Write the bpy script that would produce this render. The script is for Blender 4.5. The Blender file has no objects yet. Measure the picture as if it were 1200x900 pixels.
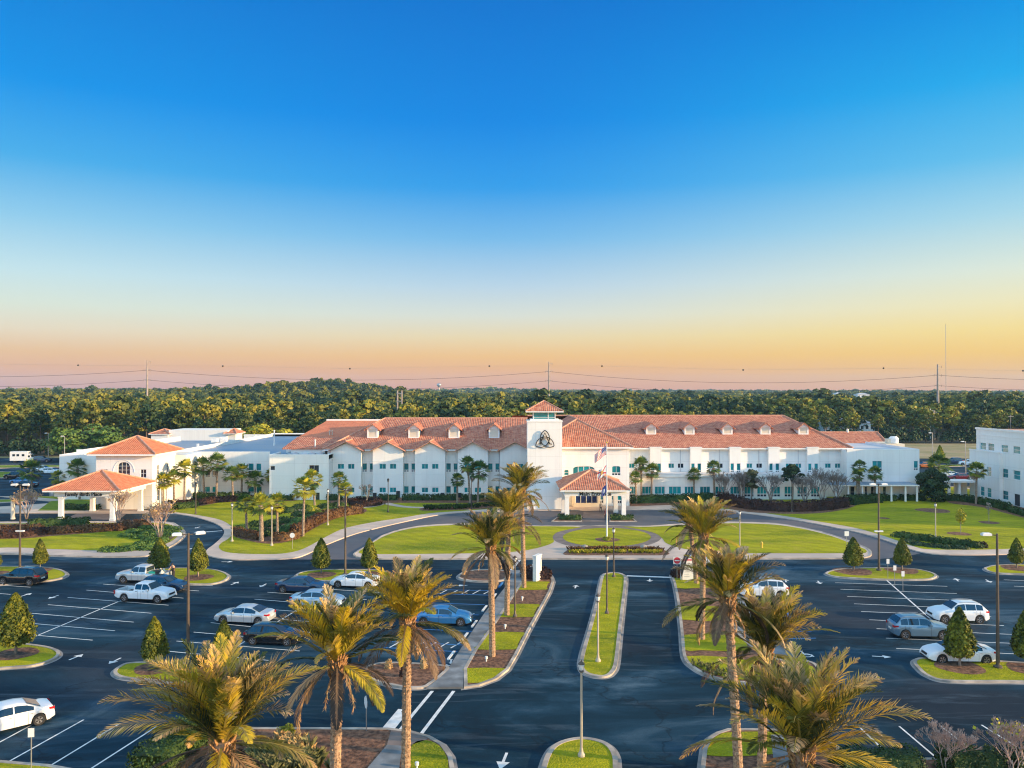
import bpy, math, random
import numpy as np
from mathutils import Vector, Matrix

# ------------------------------------------------------------------ camera, sky, sun, exposure
SC = bpy.context.scene
FPX, HORIZON, CAMH = 950.0, 459.0, 19.5          # focal length in pixels of a 1200 px wide frame
cam_data = bpy.data.cameras.new('camera')
cam_data.lens = 36.0*FPX/1200.0
cam_data.sensor_width = 36.0
cam_data.clip_start = 0.5
cam_data.clip_end = 20000
cam = bpy.data.objects.new('camera', cam_data)
SC.collection.objects.link(cam)
cam.location = (0, 0, CAMH)
cam.rotation_euler = (math.radians(90)+math.atan((HORIZON-450)/FPX), 0, 0)
SC.camera = cam

SC.view_settings.view_transform = 'Standard'
SC.view_settings.look = 'None'
SC.view_settings.gamma = 1
SC.view_settings.exposure = 1.05
SC.cycles.max_bounces = 5
SC.cycles.diffuse_bounces = 3
SC.cycles.glossy_bounces = 2
SC.cycles.transparent_max_bounces = 6
SC.cycles.use_denoising = True
SC.cycles.filter_width = 1.15

SUN_EL = math.radians(10.0)
SUN_AZ = math.radians(104.0)                     # clockwise from +Y (the way the camera looks)
sun_dir = Vector((math.sin(SUN_AZ)*math.cos(SUN_EL), math.cos(SUN_AZ)*math.cos(SUN_EL), math.sin(SUN_EL)))
sun_data = bpy.data.lights.new('sun', 'SUN')
sun_data.energy = 4.6
sun_data.angle = math.radians(0.55)
sun_data.color = (1.0, 0.68, 0.36)
sun = bpy.data.objects.new('sun', sun_data)
SC.collection.objects.link(sun)
sun.location = (150, -40, 60)
sun.rotation_euler = (-sun_dir).to_track_quat('-Z', 'Y').to_euler()

def s2l(c):
    return tuple(((x/255.0)/12.92 if x/255.0 <= 0.04045 else ((x/255.0+0.055)/1.055)**2.4) for x in c)

world = bpy.data.worlds.new('World')
SC.world = world
world.use_nodes = True
wn, wl = world.node_tree.nodes, world.node_tree.links
wn.clear()
w_out = wn.new('ShaderNodeOutputWorld')
w_bg = wn.new('ShaderNodeBackground')
sky = wn.new('ShaderNodeTexSky')
sky.sky_type = 'NISHITA'
sky.sun_disc = False
sky.sun_elevation = SUN_EL
sky.sun_rotation = SUN_AZ
sky.altitude = 20
sky.air_density = 1.0
sky.dust_density = 1.2
sky.ozone_density = 2.0
tc = wn.new('ShaderNodeTexCoord')
sep = wn.new('ShaderNodeSeparateXYZ')
wl.new(tc.outputs['Generated'], sep.inputs[0])
EXPO = 2**SC.view_settings.exposure
def sky_ramp(stops):
    r = wn.new('ShaderNodeValToRGB')
    cr = r.color_ramp
    cr.interpolation = 'EASE' if False else 'LINEAR'
    while len(cr.elements) > 1:
        cr.elements.remove(cr.elements[-1])
    first = True
    for pos, col in stops:
        e = cr.elements[0] if first else cr.elements.new(pos)
        e.position = pos
        first = False
        l = s2l(col)
        e.color = (l[0]/EXPO, l[1]/EXPO, l[2]/EXPO, 1)
    return r
def elev(py):
    return math.sin(math.atan((HORIZON-py)/FPX))
# evening sky: colours by height above the horizon, one set away from the sun and one towards it
ramp_w = sky_ramp([(0.0, (218, 142, 126)), (elev(440), (238, 166, 118)), (elev(418), (240, 192, 140)), (elev(395), (236, 220, 192)),
                   (elev(370), (222, 232, 216)), (elev(335), (200, 230, 236)), (elev(280), (146, 206, 238)), (elev(220), (72, 176, 236)), (elev(140), (0, 150, 236)),
                   (elev(60), (0, 136, 224)), (elev(0), (0, 126, 216)), (0.60, (120, 185, 232)), (0.85, (205, 222, 238))])  # last two stops, as in the other ramps: overhead sky raised for fill
ramp_e = sky_ramp([(0.0, (246, 166, 98)), (elev(440), (254, 188, 92)), (elev(418), (255, 206, 98)), (elev(395), (253, 224, 138)),
                   (elev(370), (246, 234, 182)), (elev(335), (226, 236, 218)), (elev(280), (172, 218, 234)), (elev(220), (100, 194, 238)), (elev(140), (30, 174, 238)),
                   (elev(60), (0, 150, 230)), (elev(0), (0, 134, 220)), (0.60, (120, 185, 232)), (0.85, (205, 222, 238))])
ramp_m = sky_ramp([(0.0, (230, 144, 104)), (elev(440), (248, 168, 92)), (elev(418), (250, 194, 114)), (elev(395), (240, 218, 170)),
                   (elev(370), (222, 226, 214)), (elev(335), (188, 214, 232)), (elev(280), (120, 188, 236)), (elev(220), (44, 158, 236)), (elev(140), (0, 136, 230)),
                   (elev(60), (0, 126, 220)), (elev(0), (0, 118, 212)), (0.60, (120, 185, 232)), (0.85, (205, 222, 238))])
for r in (ramp_w, ramp_e, ramp_m):
    wl.new(sep.outputs['Z'], r.inputs[0])
def mrange(a, b, src, inv=False):
    m = wn.new('ShaderNodeMapRange')
    m.inputs['From Min'].default_value = a
    m.inputs['From Max'].default_value = b
    m.interpolation_type = 'SMOOTHSTEP'
    wl.new(src, m.inputs['Value'])
    return m.outputs['Result']
def cmix(fac, a, b):
    m = wn.new('ShaderNodeMix'); m.data_type = 'RGBA'
    if isinstance(fac, float): m.inputs[0].default_value = fac
    else: wl.new(fac, m.inputs[0])
    wl.new(a, m.inputs[6]); wl.new(b, m.inputs[7])
    return m.outputs[2]
c1 = cmix(mrange(-0.62, 0.05, sep.outputs['X']), ramp_w.outputs[0], ramp_m.outputs[0])
c2 = cmix(mrange(-0.05, 0.62, sep.outputs['X']), c1, ramp_e.outputs[0])
nis = wn.new('ShaderNodeVectorMath'); nis.operation = 'SCALE'; nis.inputs['Scale'].default_value = 0.10
wl.new(sky.outputs[0], nis.inputs[0])
c3 = cmix(0.02, c2, nis.outputs[0])
# unseen sky behind the camera and at left raised as added fill for the facades
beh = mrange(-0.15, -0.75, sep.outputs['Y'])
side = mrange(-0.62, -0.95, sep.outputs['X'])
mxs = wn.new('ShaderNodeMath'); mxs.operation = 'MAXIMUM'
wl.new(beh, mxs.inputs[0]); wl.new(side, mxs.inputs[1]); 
warm = wn.new('ShaderNodeVectorMath'); warm.operation = 'MULTIPLY_ADD'      # the added fill is tinted warm
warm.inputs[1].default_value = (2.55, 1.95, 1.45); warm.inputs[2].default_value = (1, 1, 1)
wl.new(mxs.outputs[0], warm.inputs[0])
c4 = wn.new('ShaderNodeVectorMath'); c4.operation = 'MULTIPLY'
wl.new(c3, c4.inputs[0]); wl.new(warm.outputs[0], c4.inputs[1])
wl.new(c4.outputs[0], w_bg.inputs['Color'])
w_bg.inputs['Strength'].default_value = 1.0
wl.new(w_bg.outputs[0], w_out.inputs['Surface'])

# ------------------------------------------------------------------ helpers
COL = SC.collection
PI = math.pi
rnd = random.Random(7)
def R(d): return math.radians(d)

def G(px, py, z=0.0):
    """ground point (height z) seen at a pixel of the 1200x900 photograph"""
    Y = FPX*(CAMH-z)/(py-HORIZON)
    return Vector(((px-600)*Y/FPX, Y, z))
def D(px, py, Y):
    return Vector(((px-600)*Y/FPX, Y, CAMH-(py-HORIZON)*Y/FPX))

def tag(o, label=None, cat=None, group=None, kind=None):
    if label: o['label'] = label
    if cat: o['category'] = cat
    if group: o['group'] = group
    if kind: o['kind'] = kind
    return o
def empty(name, loc=(0, 0, 0), rz=0, label=None, cat=None, group=None):
    o = bpy.data.objects.new(name, None)
    o.empty_display_size = 0.5
    COL.objects.link(o)
    o.location = loc
    o.rotation_euler = (0, 0, rz)
    return tag(o, label, cat, group)
def wloc(o):
    v = Vector((0, 0, 0))
    while o is not None:
        v += o.location
        o = o.parent
    return v

class MB:
    """collects faces; build() links them as one mesh object"""
    def __init__(self):
        self.v, self.f, self.m = [], [], []
    def face(self, pts, mi=0):
        n = len(self.v)
        self.v.extend([tuple(p) for p in pts])
        self.f.append(tuple(range(n, n+len(pts))))
        self.m.append(mi)
        return self
    def box(self, x0, x1, y0, y1, z0, z1, mi=0, rz=0, c=None):
        P = [(x, y, z) for z in (z0, z1) for y in (y0, y1) for x in (x0, x1)]
        if rz:
            cx, cy = c if c else ((x0+x1)/2, (y0+y1)/2)
            co, si = math.cos(rz), math.sin(rz)
            P = [(cx+(x-cx)*co-(y-cy)*si, cy+(x-cx)*si+(y-cy)*co, z) for x, y, z in P]
        n = len(self.v)
        self.v.extend(P)
        for q in ((0, 2, 3, 1), (4, 5, 7, 6), (0, 1, 5, 4), (2, 6, 7, 3), (0, 4, 6, 2), (1, 3, 7, 5)):
            self.f.append(tuple(n+i for i in q)); self.m.append(mi)
        return self
    def prism(self, pts, z0, z1, mi=0, top=True, bottom=False, mtop=None):
        """vertical extrusion of an xy outline"""
        pts = [(p[0], p[1]) for p in pts]
        a = sum(pts[i][0]*pts[(i+1) % len(pts)][1]-pts[(i+1) % len(pts)][0]*pts[i][1] for i in range(len(pts)))
        if a < 0: pts = pts[::-1]
        n = len(pts)
        if top: self.face([(x, y, z1) for x, y in pts], mi if mtop is None else mtop)
        if bottom: self.face([(x, y, z0) for x, y in pts[::-1]], mi)
        b = len(self.v)
        self.v.extend([(x, y, z0) for x, y in pts]+[(x, y, z1) for x, y in pts])
        for i in range(n):
            j = (i+1) % n
            self.f.append((b+i, b+j, b+n+j, b+n+i)); self.m.append(mi)
        return self
    def tube(self, pts, rads, n=8, mi=0, cap=True):
        pts = [Vector(p) for p in pts]
        if not isinstance(rads, (list, tuple)): rads = [rads]*len(pts)
        b = len(self.v)
        prev = None
        for i, p in enumerate(pts):
            t = (pts[min(i+1, len(pts)-1)]-pts[max(i-1, 0)])
            t = t.normalized() if t.length > 1e-9 else Vector((0, 0, 1))
            if prev is None:
                u = t.cross(Vector((0, 1, 0)))
                if u.length < 0.1: u = t.cross(Vector((1, 0, 0)))
            else:
                u = prev-t*prev.dot(t)
            u.normalize(); prev = u
            w = t.cross(u)
            for k in range(n):
                a = 2*PI*k/n
                self.v.append(tuple(p+(u*math.cos(a)+w*math.sin(a))*rads[i]))
        for i in range(len(pts)-1):
            for k in range(n):
                k2 = (k+1) % n
                self.f.append((b+i*n+k, b+i*n+k2, b+(i+1)*n+k2, b+(i+1)*n+k)); self.m.append(mi)
        if cap:
            self.f.append(tuple(b+k for k in range(n))[::-1]); self.m.append(mi)
            e = b+(len(pts)-1)*n
            self.f.append(tuple(e+k for k in range(n))); self.m.append(mi)
        return self
    def lathe(self, prof, c=(0, 0, 0), n=16, mi=0):
        b = len(self.v)
        for r, z in prof:
            for k in range(n):
                a = 2*PI*k/n
                self.v.append((c[0]+r*math.cos(a), c[1]+r*math.sin(a), c[2]+z))
        for i in range(len(prof)-1):
            for k in range(n):
                k2 = (k+1) % n
                self.f.append((b+i*n+k, b+i*n+k2, b+(i+1)*n+k2, b+(i+1)*n+k)); self.m.append(mi)
        self.f.append(tuple(b+k for k in range(n))[::-1]); self.m.append(mi)
        e = b+(len(prof)-1)*n
        self.f.append(tuple(e+k for k in range(n))); self.m.append(mi)
        return self
    def build(self, name, mats, parent=None, smooth=False, local=False, angle=None):
        me = bpy.data.meshes.new(name)
        V = self.v
        if parent is not None and not local:
            o = wloc(parent)
            V = [(x-o.x, y-o.y, z-o.z) for x, y, z in V]
        me.from_pydata(V, [], self.f)
        if not isinstance(mats, (list, tuple)): mats = [mats]
        for m in mats: me.materials.append(m)
        if len(mats) > 1: me.polygons.foreach_set('material_index', self.m)
        # UV in metres: u runs level along the face, v up its slope
        uv = me.uv_layers.new(name='UV').data
        co = np.array(self.v, dtype=np.float64).reshape(-1, 3)
        buf = np.zeros((len(me.loops), 2))
        k = 0
        for f in self.f:
            p = co[list(f)]
            nrm = np.zeros(3)
            for i in range(len(f)):
                nrm += np.cross(p[i], p[(i+1) % len(f)])
            L = np.linalg.norm(nrm)
            nrm = nrm/L if L > 0 else np.array([0, 0, 1.0])
            if abs(nrm[2]) > 0.995: u, v = np.array([1.0, 0, 0]), np.array([0, 1.0, 0])
            else:
                u = np.cross([0, 0, 1.0], nrm); u /= np.linalg.norm(u)
                v = np.cross(nrm, u)
            buf[k:k+len(f), 0] = p@u
            buf[k:k+len(f), 1] = p@v
            k += len(f)
        uv.foreach_set('uv', buf.ravel())
        if smooth or angle:
            me.polygons.foreach_set('use_smooth', [True]*len(me.polygons))
            if angle:
                me.set_sharp_from_angle(angle=R(angle))
        me.update()
        o = bpy.data.objects.new(name, me)
        COL.objects.link(o)
        if parent is not None: o.parent = parent
        return o

def np_mesh(name, V, F, mat, smooth=False, col=None):
    """fast mesh from numpy arrays; F is (n,3) or (n,4)"""
    V = np.asarray(V, dtype=np.float32); F = np.asarray(F, dtype=np.int32)
    me = bpy.data.meshes.new(name)
    me.vertices.add(len(V)); me.vertices.foreach_set('co', V.ravel())
    k = F.shape[1]
    me.loops.add(F.size); me.loops.foreach_set('vertex_index', F.ravel())
    me.polygons.add(len(F))
    me.polygons.foreach_set('loop_start', np.arange(0, F.size, k, dtype=np.int32))
    me.polygons.foreach_set('loop_total', np.full(len(F), k, dtype=np.int32))
    for m in (mat if isinstance(mat, (list, tuple)) else [mat]): me.materials.append(m)
    if smooth: me.polygons.foreach_set('use_smooth', [True]*len(F))
    if col is not None:
        a = me.color_attributes.new('Col', 'FLOAT_COLOR', 'POINT')
        c = np.ones((len(V), 4), dtype=np.float32); c[:, :3] = col
        a.data.foreach_set('color', c.ravel())
    me.update(calc_edges=True)
    return me
def link_mesh(name, me, parent=None, loc=(0, 0, 0)):
    o = bpy.data.objects.new(name, me)
    COL.objects.link(o)
    if parent is not None: o.parent = parent
    o.location = loc
    return o
def leaf_quads(C, N, size, rs, jitter=0.7, aspect=1.0):
    """quads at centres C whose normals lean to N; size scalar or per-leaf"""
    n = len(C)
    Nn = N+rs.normal(0, jitter, (n, 3))
    Nn /= np.linalg.norm(Nn, axis=1, keepdims=True)+1e-9
    T = np.cross(Nn, rs.normal(0, 1, (n, 3)))
    T /= np.linalg.norm(T, axis=1, keepdims=True)+1e-9
    B = np.cross(Nn, T)
    s = (np.asarray(size)*np.ones(n)*rs.uniform(0.6, 1.25, n))[:, None]*0.5
    V = np.stack([C-T*s-B*s*aspect, C+T*s-B*s*aspect*0.6, C+T*s*0.8+B*s*aspect, C-T*s*0.9+B*s*aspect*0.7], axis=1).reshape(-1, 3)
    F = np.arange(4*n).reshape(-1, 4)
    return V, F
def copy_thing(o, loc, rz=0.0, scale=None, label=None, group=None):
    c = o.copy(); COL.objects.link(c)
    c.location = loc; c.rotation_euler = (0, 0, rz)
    if scale is not None: c.scale = scale if isinstance(scale, (tuple, list)) else (scale,)*3
    if label: c['label'] = label
    if group: c['group'] = group
    for ch in list(o.children):
        k = ch.copy(); COL.objects.link(k); k.parent = c
        for g in ch.children:
            d = g.copy(); COL.objects.link(d); d.parent = k
    return c

# ------------------------------------------------------------------ materials
def new_mat(name):
    m = bpy.data.materials.new(name); m.use_nodes = True
    nt = m.node_tree
    return m, nt.nodes, nt.links, nt.nodes['Principled BSDF']
def noise_mat(name, c1, c2, scale=1.0, rough=0.7, detail=4, bump=0.0, bscale=None, metallic=0, spec=0.5, coords='Object', c3=None, scale3=0.1, lo=0.35, hi=0.65, coat=0):
    m, N, L, b = new_mat(name)
    t = N.new('ShaderNodeTexCoord')
    n = N.new('ShaderNodeTexNoise'); n.inputs['Scale'].default_value = scale; n.inputs['Detail'].default_value = detail
    L.new(t.outputs[coords], n.inputs['Vector'])
    r = N.new('ShaderNodeValToRGB')
    r.color_ramp.elements[0].position = lo; r.color_ramp.elements[1].position = hi
    r.color_ramp.elements[0].color = (*c1, 1); r.color_ramp.elements[1].color = (*c2, 1)
    L.new(n.outputs['Fac'], r.inputs[0])
    out = r.outputs[0]
    if c3:
        n3 = N.new('ShaderNodeTexNoise'); n3.inputs['Scale'].default_value = scale3; n3.inputs['Detail'].default_value = 3
        L.new(t.outputs[coords], n3.inputs['Vector'])
        mr = N.new('ShaderNodeMapRange'); mr.inputs['From Min'].default_value = 0.42; mr.inputs['From Max'].default_value = 0.62
        L.new(n3.outputs['Fac'], mr.inputs['Value'])
        mx = N.new('ShaderNodeMix'); mx.data_type = 'RGBA'
        L.new(mr.outputs[0], mx.inputs[0]); L.new(out, mx.inputs[6]); mx.inputs[7].default_value = (*c3, 1)
        out = mx.outputs[2]
    L.new(out, b.inputs['Base Color'])
    b.inputs['Roughness'].default_value = rough
    b.inputs['Metallic'].default_value = metallic
    b.inputs['Specular IOR Level'].default_value = spec
    b.inputs['Coat Weight'].default_value = coat
    if bump:
        bn = N.new('ShaderNodeBump'); bn.inputs['Strength'].default_value = bump; bn.inputs['Distance'].default_value = 0.05
        nb = N.new('ShaderNodeTexNoise'); nb.inputs['Scale'].default_value = bscale or scale*4; nb.inputs['Detail'].default_value = 3
        L.new(t.outputs[coords], nb.inputs['Vector'])
        L.new(nb.outputs['Fac'], bn.inputs['Height']); L.new(bn.outputs[0], b.inputs['Normal'])
    return m
def plain(name, c, rough=0.6, metallic=0, spec=0.5, coat=0):
    k = 0.9
    return noise_mat(name, tuple(x*k for x in c), c, scale=3.0, rough=rough, metallic=metallic, spec=spec, coat=coat)
def roof_tile_mat(name, ca, cb, cc, mort, big=0.12):
    """clay barrel tiles laid in the face's own UV (metres)"""
    m, N, L, b = new_mat(name)
    t = N.new('ShaderNodeTexCoord')
    br = N.new('ShaderNodeTexBrick')
    br.offset = 0.0
    br.inputs['Scale'].default_value = 1.0
    br.inputs['Brick Width'].default_value = 0.34
    br.inputs['Row Height'].default_value = 0.42
    br.inputs['Mortar Size'].default_value = 0.03
    br.inputs['Color1'].default_value = (*ca, 1); br.inputs['Color2'].default_value = (*cb, 1)
    br.inputs['Mortar'].default_value = (*mort, 1)
    L.new(t.outputs['UV'], br.inputs['Vector'])
    n = N.new('ShaderNodeTexNoise'); n.inputs['Scale'].default_value = 1.1; n.inputs['Detail'].default_value = 6; n.inputs['Roughness'].default_value = 0.8
    L.new(t.outputs['UV'], n.inputs['Vector'])
    mr = N.new('ShaderNodeMapRange'); mr.inputs['From Min'].default_value = 0.42; mr.inputs['From Max'].default_value = 0.64
    L.new(n.outputs['Fac'], mr.inputs['Value'])
    mx = N.new('ShaderNodeMix'); mx.data_type = 'RGBA'
    L.new(mr.outputs[0], mx.inputs[0]); L.new(br.outputs['Color'], mx.inputs[6]); mx.inputs[7].default_value = (*cc, 1)
    n2 = N.new('ShaderNodeTexNoise'); n2.inputs['Scale'].default_value = big; n2.inputs['Detail'].default_value = 3
    L.new(t.outputs['UV'], n2.inputs['Vector'])
    hsv = N.new('ShaderNodeHueSaturation')
    mv = N.new('ShaderNodeMapRange'); mv.inputs['To Min'].default_value = 0.75; mv.inputs['To Max'].default_value = 1.25
    L.new(n2.outputs['Fac'], mv.inputs['Value'])
    L.new(mv.outputs[0], hsv.inputs['Value']); L.new(mx.outputs[2], hsv.inputs['Color'])
    L.new(hsv.outputs[0], b.inputs['Base Color'])
    b.inputs['Roughness'].default_value = 0.8
    w = N.new('ShaderNodeTexWave'); w.wave_type = 'BANDS'; w.bands_direction = 'X'
    w.inputs['Scale'].default_value = 2*PI/(20*0.34)
    L.new(t.outputs['UV'], w.inputs['Vector'])
    bn = N.new('ShaderNodeBump'); bn.inputs['Strength'].default_value = 0.8; bn.inputs['Distance'].default_value = 0.07
    L.new(w.outputs['Fac'], bn.inputs['Height']); L.new(bn.outputs[0], b.inputs['Normal'])
    return m
def leaf_mat(name, dark, mid, lit, scale=0.15, rough=0.6, tint=None, fine=1.2, wn_=0.6):
    m, N, L, b = new_mat(name)
    g = N.new('ShaderNodeNewGeometry')
    n = N.new('ShaderNodeTexNoise'); n.inputs['Scale'].default_value = scale; n.inputs['Detail'].default_value = 3
    L.new(g.outputs['Position'], n.inputs['Vector'])
    n2 = N.new('ShaderNodeTexNoise'); n2.inputs['Scale'].default_value = fine; n2.inputs['Detail'].default_value = 2
    L.new(g.outputs['Position'], n2.inputs['Vector'])
    a = N.new('ShaderNodeMath'); a.operation = 'MULTIPLY_ADD'; a.inputs[1].default_value = 0.45
    L.new(n2.outputs['Fac'], a.inputs[0])
    s = N.new('ShaderNodeMath'); s.operation = 'MULTIPLY'; s.inputs[1].default_value = wn_
    L.new(n.outputs['Fac'], s.inputs[0]); L.new(s.outputs[0], a.inputs[2])
    if tint:
        if tint == 'attr': q = N.new('ShaderNodeAttribute'); q.attribute_name = 'Col'; qo = q.outputs['Fac']
        else: q = N.new('ShaderNodeObjectInfo'); qo = q.outputs['Random']
        k = N.new('ShaderNodeMath'); k.operation = 'MULTIPLY_ADD'; k.inputs[1].default_value = 0.26; k.inputs[2].default_value = -0.13
        L.new(qo, k.inputs[0])
        k2 = N.new('ShaderNodeMath'); k2.operation = 'ADD'; L.new(k.outputs[0], k2.inputs[0]); L.new(a.outputs[0], k2.inputs[1]); a = k2
    r = N.new('ShaderNodeValToRGB')
    r.color_ramp.elements[0].position = 0.38; r.color_ramp.elements[1].position = 0.68
    r.color_ramp.elements[0].color = (*dark, 1); r.color_ramp.elements[1].color = (*lit, 1)
    e = r.color_ramp.elements.new(0.52); e.color = (*mid, 1)
    L.new(a.outputs[0], r.inputs[0])
    L.new(r.outputs[0], b.inputs['Base Color'])
    b.inputs['Roughness'].default_value = rough
    b.inputs['Specular IOR Level'].default_value = 0.25
    return m
def attr_mat(name, rough=0.55, spec=0.3):
    m, N, L, b = new_mat(name)
    a = N.new('ShaderNodeAttribute'); a.attribute_name = 'Col'
    L.new(a.outputs['Color'], b.inputs['Base Color'])
    b.inputs['Roughness'].default_value = rough
    b.inputs['Specular IOR Level'].default_value = spec
    tr = N.new('ShaderNodeBsdfTranslucent'); L.new(a.outputs['Color'], tr.inputs['Color'])
    mx = N.new('ShaderNodeMixShader'); mx.inputs[0].default_value = 0.22
    L.new(b.outputs[0], mx.inputs[1]); L.new(tr.outputs[0], mx.inputs[2]); L.new(mx.outputs[0], N['Material Output'].inputs['Surface'])
    return m

M = {}
def wall_mat():
    m, N, L, b = new_mat('white_stucco')
    t = N.new('ShaderNodeTexCoord')
    mp = N.new('ShaderNodeMapping'); mp.inputs['Scale'].default_value = (1.0, 0.10, 1); L.new(t.outputs['UV'], mp.inputs['Vector'])
    n = N.new('ShaderNodeTexNoise'); n.inputs['Scale'].default_value = 0.8; n.inputs['Detail'].default_value = 6; n.inputs['Roughness'].default_value = 0.7; L.new(mp.outputs[0], n.inputs['Vector'])
    r = N.new('ShaderNodeValToRGB'); r.color_ramp.elements[0].position = 0.34; r.color_ramp.elements[1].position = 0.56
    r.color_ramp.elements[0].color = (0.755, 0.74, 0.715, 1); r.color_ramp.elements[1].color = (0.81, 0.80, 0.77, 1); L.new(n.outputs['Fac'], r.inputs[0])
    br = N.new('ShaderNodeTexBrick'); br.offset = 0.0; br.inputs['Brick Width'].default_value = 3.9; br.inputs['Row Height'].default_value = 2.2; br.inputs['Mortar Size'].default_value = 0.018; br.inputs['Scale'].default_value = 1.0
    br.inputs['Color1'].default_value = (1, 1, 1, 1); br.inputs['Color2'].default_value = (0.97, 0.97, 0.96, 1); br.inputs['Mortar'].default_value = (0.80, 0.79, 0.77, 1); L.new(t.outputs['UV'], br.inputs['Vector'])
    x = N.new('ShaderNodeMix'); x.data_type = 'RGBA'; x.blend_type = 'MULTIPLY'; x.inputs[0].default_value = 1.0; L.new(r.outputs[0], x.inputs[6]); L.new(br.outputs['Color'], x.inputs[7])
    L.new(x.outputs[2], b.inputs['Base Color']); b.inputs['Roughness'].default_value = 0.85
    return m
M['wall'] = wall_mat()
M['wall_trim'] = noise_mat('white_trim', (0.76, 0.75, 0.72), (0.82, 0.81, 0.78), scale=1.0, rough=0.7)
M['cream'] = noise_mat('cream_stucco', (0.66, 0.58, 0.46), (0.72, 0.64, 0.52), scale=0.6, rough=0.85)
M['roof'] = roof_tile_mat('clay_roof_tiles', (0.49, 0.145, 0.068), (0.33, 0.090, 0.052), (0.60, 0.28, 0.175), (0.22, 0.058, 0.038))
M['roof_orange'] = roof_tile_mat('orange_roof_tiles', (0.66, 0.19, 0.075), (0.56, 0.145, 0.06), (0.70, 0.25, 0.12), (0.40, 0.10, 0.045), big=0.25)
M['ridge'] = noise_mat('ridge_tiles', (0.45, 0.20, 0.13), (0.60, 0.32, 0.22), scale=2.0, rough=0.8)
M['membrane'] = noise_mat('blue_grey_roof_membrane', (0.10, 0.20, 0.32), (0.15, 0.27, 0.40), scale=0.08, rough=0.45, c3=(0.36, 0.36, 0.38), scale3=0.035)
M['light_membrane'] = noise_mat('pale_roof_membrane', (0.45, 0.46, 0.50), (0.6, 0.6, 0.62), scale=0.2, rough=0.6)
M['glass'] = noise_mat('teal_window_glass', (0.008, 0.13, 0.15), (0.012, 0.27, 0.30), scale=0.35, rough=0.12, spec=0.6, lo=0.4, hi=0.6)
M['dark_glass'] = noise_mat('dark_window_glass', (0.012, 0.018, 0.03), (0.03, 0.04, 0.06), scale=0.5, rough=0.06, spec=0.9)
M['blue_glass'] = noise_mat('blue_door_glass', (0.008, 0.02, 0.08), (0.02, 0.05, 0.22), scale=0.8, rough=0.08, spec=0.8)
M['frame'] = plain('white_window_frame', (0.75, 0.76, 0.76), 0.5)
M['dark'] = plain('black_metal', (0.02, 0.02, 0.024), 0.5)
M['void'] = plain('dark_recess', (0.04, 0.04, 0.045), 0.9)
M['concrete'] = noise_mat('kerb_concrete', (0.36, 0.31, 0.26), (0.54, 0.46, 0.39), scale=1.4, rough=0.9, c3=(0.24, 0.22, 0.20), scale3=0.6)
M['walk'] = noise_mat('pale_pink_concrete_walk', (0.50, 0.39, 0.32), (0.64, 0.50, 0.41), scale=0.5, rough=0.9, c3=(0.44, 0.36, 0.31), scale3=0.15)
M['old_walk'] = noise_mat('weathered_grey_concrete', (0.15, 0.17, 0.19), (0.27, 0.29, 0.31), scale=0.9, rough=0.9, c3=(0.11, 0.12, 0.13), scale3=0.5)
M['pavers'] = noise_mat('mauve_pavers', (0.13, 0.115, 0.125), (0.21, 0.18, 0.185), scale=0.35, rough=0.85, detail=6)
M['ring'] = noise_mat('red_brown_brick_path', (0.14, 0.11, 0.10), (0.22, 0.17, 0.15), scale=0.8, rough=0.85)
M['mulch'] = noise_mat('pine_bark_mulch', (0.07, 0.028, 0.014), (0.26, 0.125, 0.07), scale=3.5, rough=0.95, detail=6, bump=0.9, bscale=6)
M['paint'] = noise_mat('white_road_paint', (0.55, 0.57, 0.58), (0.75, 0.76, 0.76), scale=2.0, rough=0.7)
M['blue_paint'] = noise_mat('blue_road_paint', (0.02, 0.13, 0.38), (0.04, 0.20, 0.50), scale=2.0, rough=0.7)
M['steel'] = plain('grey_steel', (0.42, 0.42, 0.42), 0.4, 0.7)
M['bronze_pole'] = noise_mat('bronze_painted_pole', (0.06, 0.045, 0.035), (0.10, 0.075, 0.055), scale=2, rough=0.45, spec=0.6)
M['tan_pole'] = noise_mat('tan_painted_pole', (0.38, 0.33, 0.26), (0.46, 0.40, 0.31), scale=2, rough=0.5)
M['conc_pole'] = noise_mat('concrete_pylon', (0.26, 0.22, 0.20), (0.36, 0.31, 0.28), scale=0.5, rough=0.8)
M['lamp_white'] = plain('white_lamp_housing', (0.78, 0.78, 0.76), 0.4)
M['white_pole'] = plain('white_painted_pole', (0.80, 0.80, 0.80), 0.4)
M['bark'] = noise_mat('pine_bark', (0.09, 0.055, 0.04), (0.22, 0.15, 0.11), scale=1.5, rough=0.95)
M['bark_grey'] = noise_mat('grey_bark', (0.20, 0.16, 0.13), (0.36, 0.29, 0.24), scale=3, rough=0.9)
M['twig'] = noise_mat('bare_twigs', (0.34, 0.23, 0.19), (0.52, 0.38, 0.31), scale=2, rough=0.9)
M['twig_grey'] = noise_mat('grey_bare_twigs', (0.16, 0.14, 0.13), (0.28, 0.25, 0.23), scale=2, rough=0.9)
M['palm_trunk'] = noise_mat('date_palm_trunk', (0.16, 0.095, 0.055), (0.50, 0.33, 0.20), scale=9, rough=0.95, detail=5, bump=0.8, bscale=14, lo=0.3, hi=0.7)
M['boots'] = noise_mat('palm_leaf_bases', (0.20, 0.10, 0.04), (0.50, 0.28, 0.11), scale=8, rough=0.9)
M['cabbage_trunk'] = noise_mat('cabbage_palm_trunk', (0.13, 0.095, 0.07), (0.36, 0.28, 0.21), scale=6, rough=0.95, bump=0.6, bscale=10)
M['pine'] = leaf_mat('pine_needles', (0.014, 0.042, 0.016), (0.070, 0.090, 0.016), (0.23, 0.21, 0.020), scale=0.02, fine=0.35, tint='attr')
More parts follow.
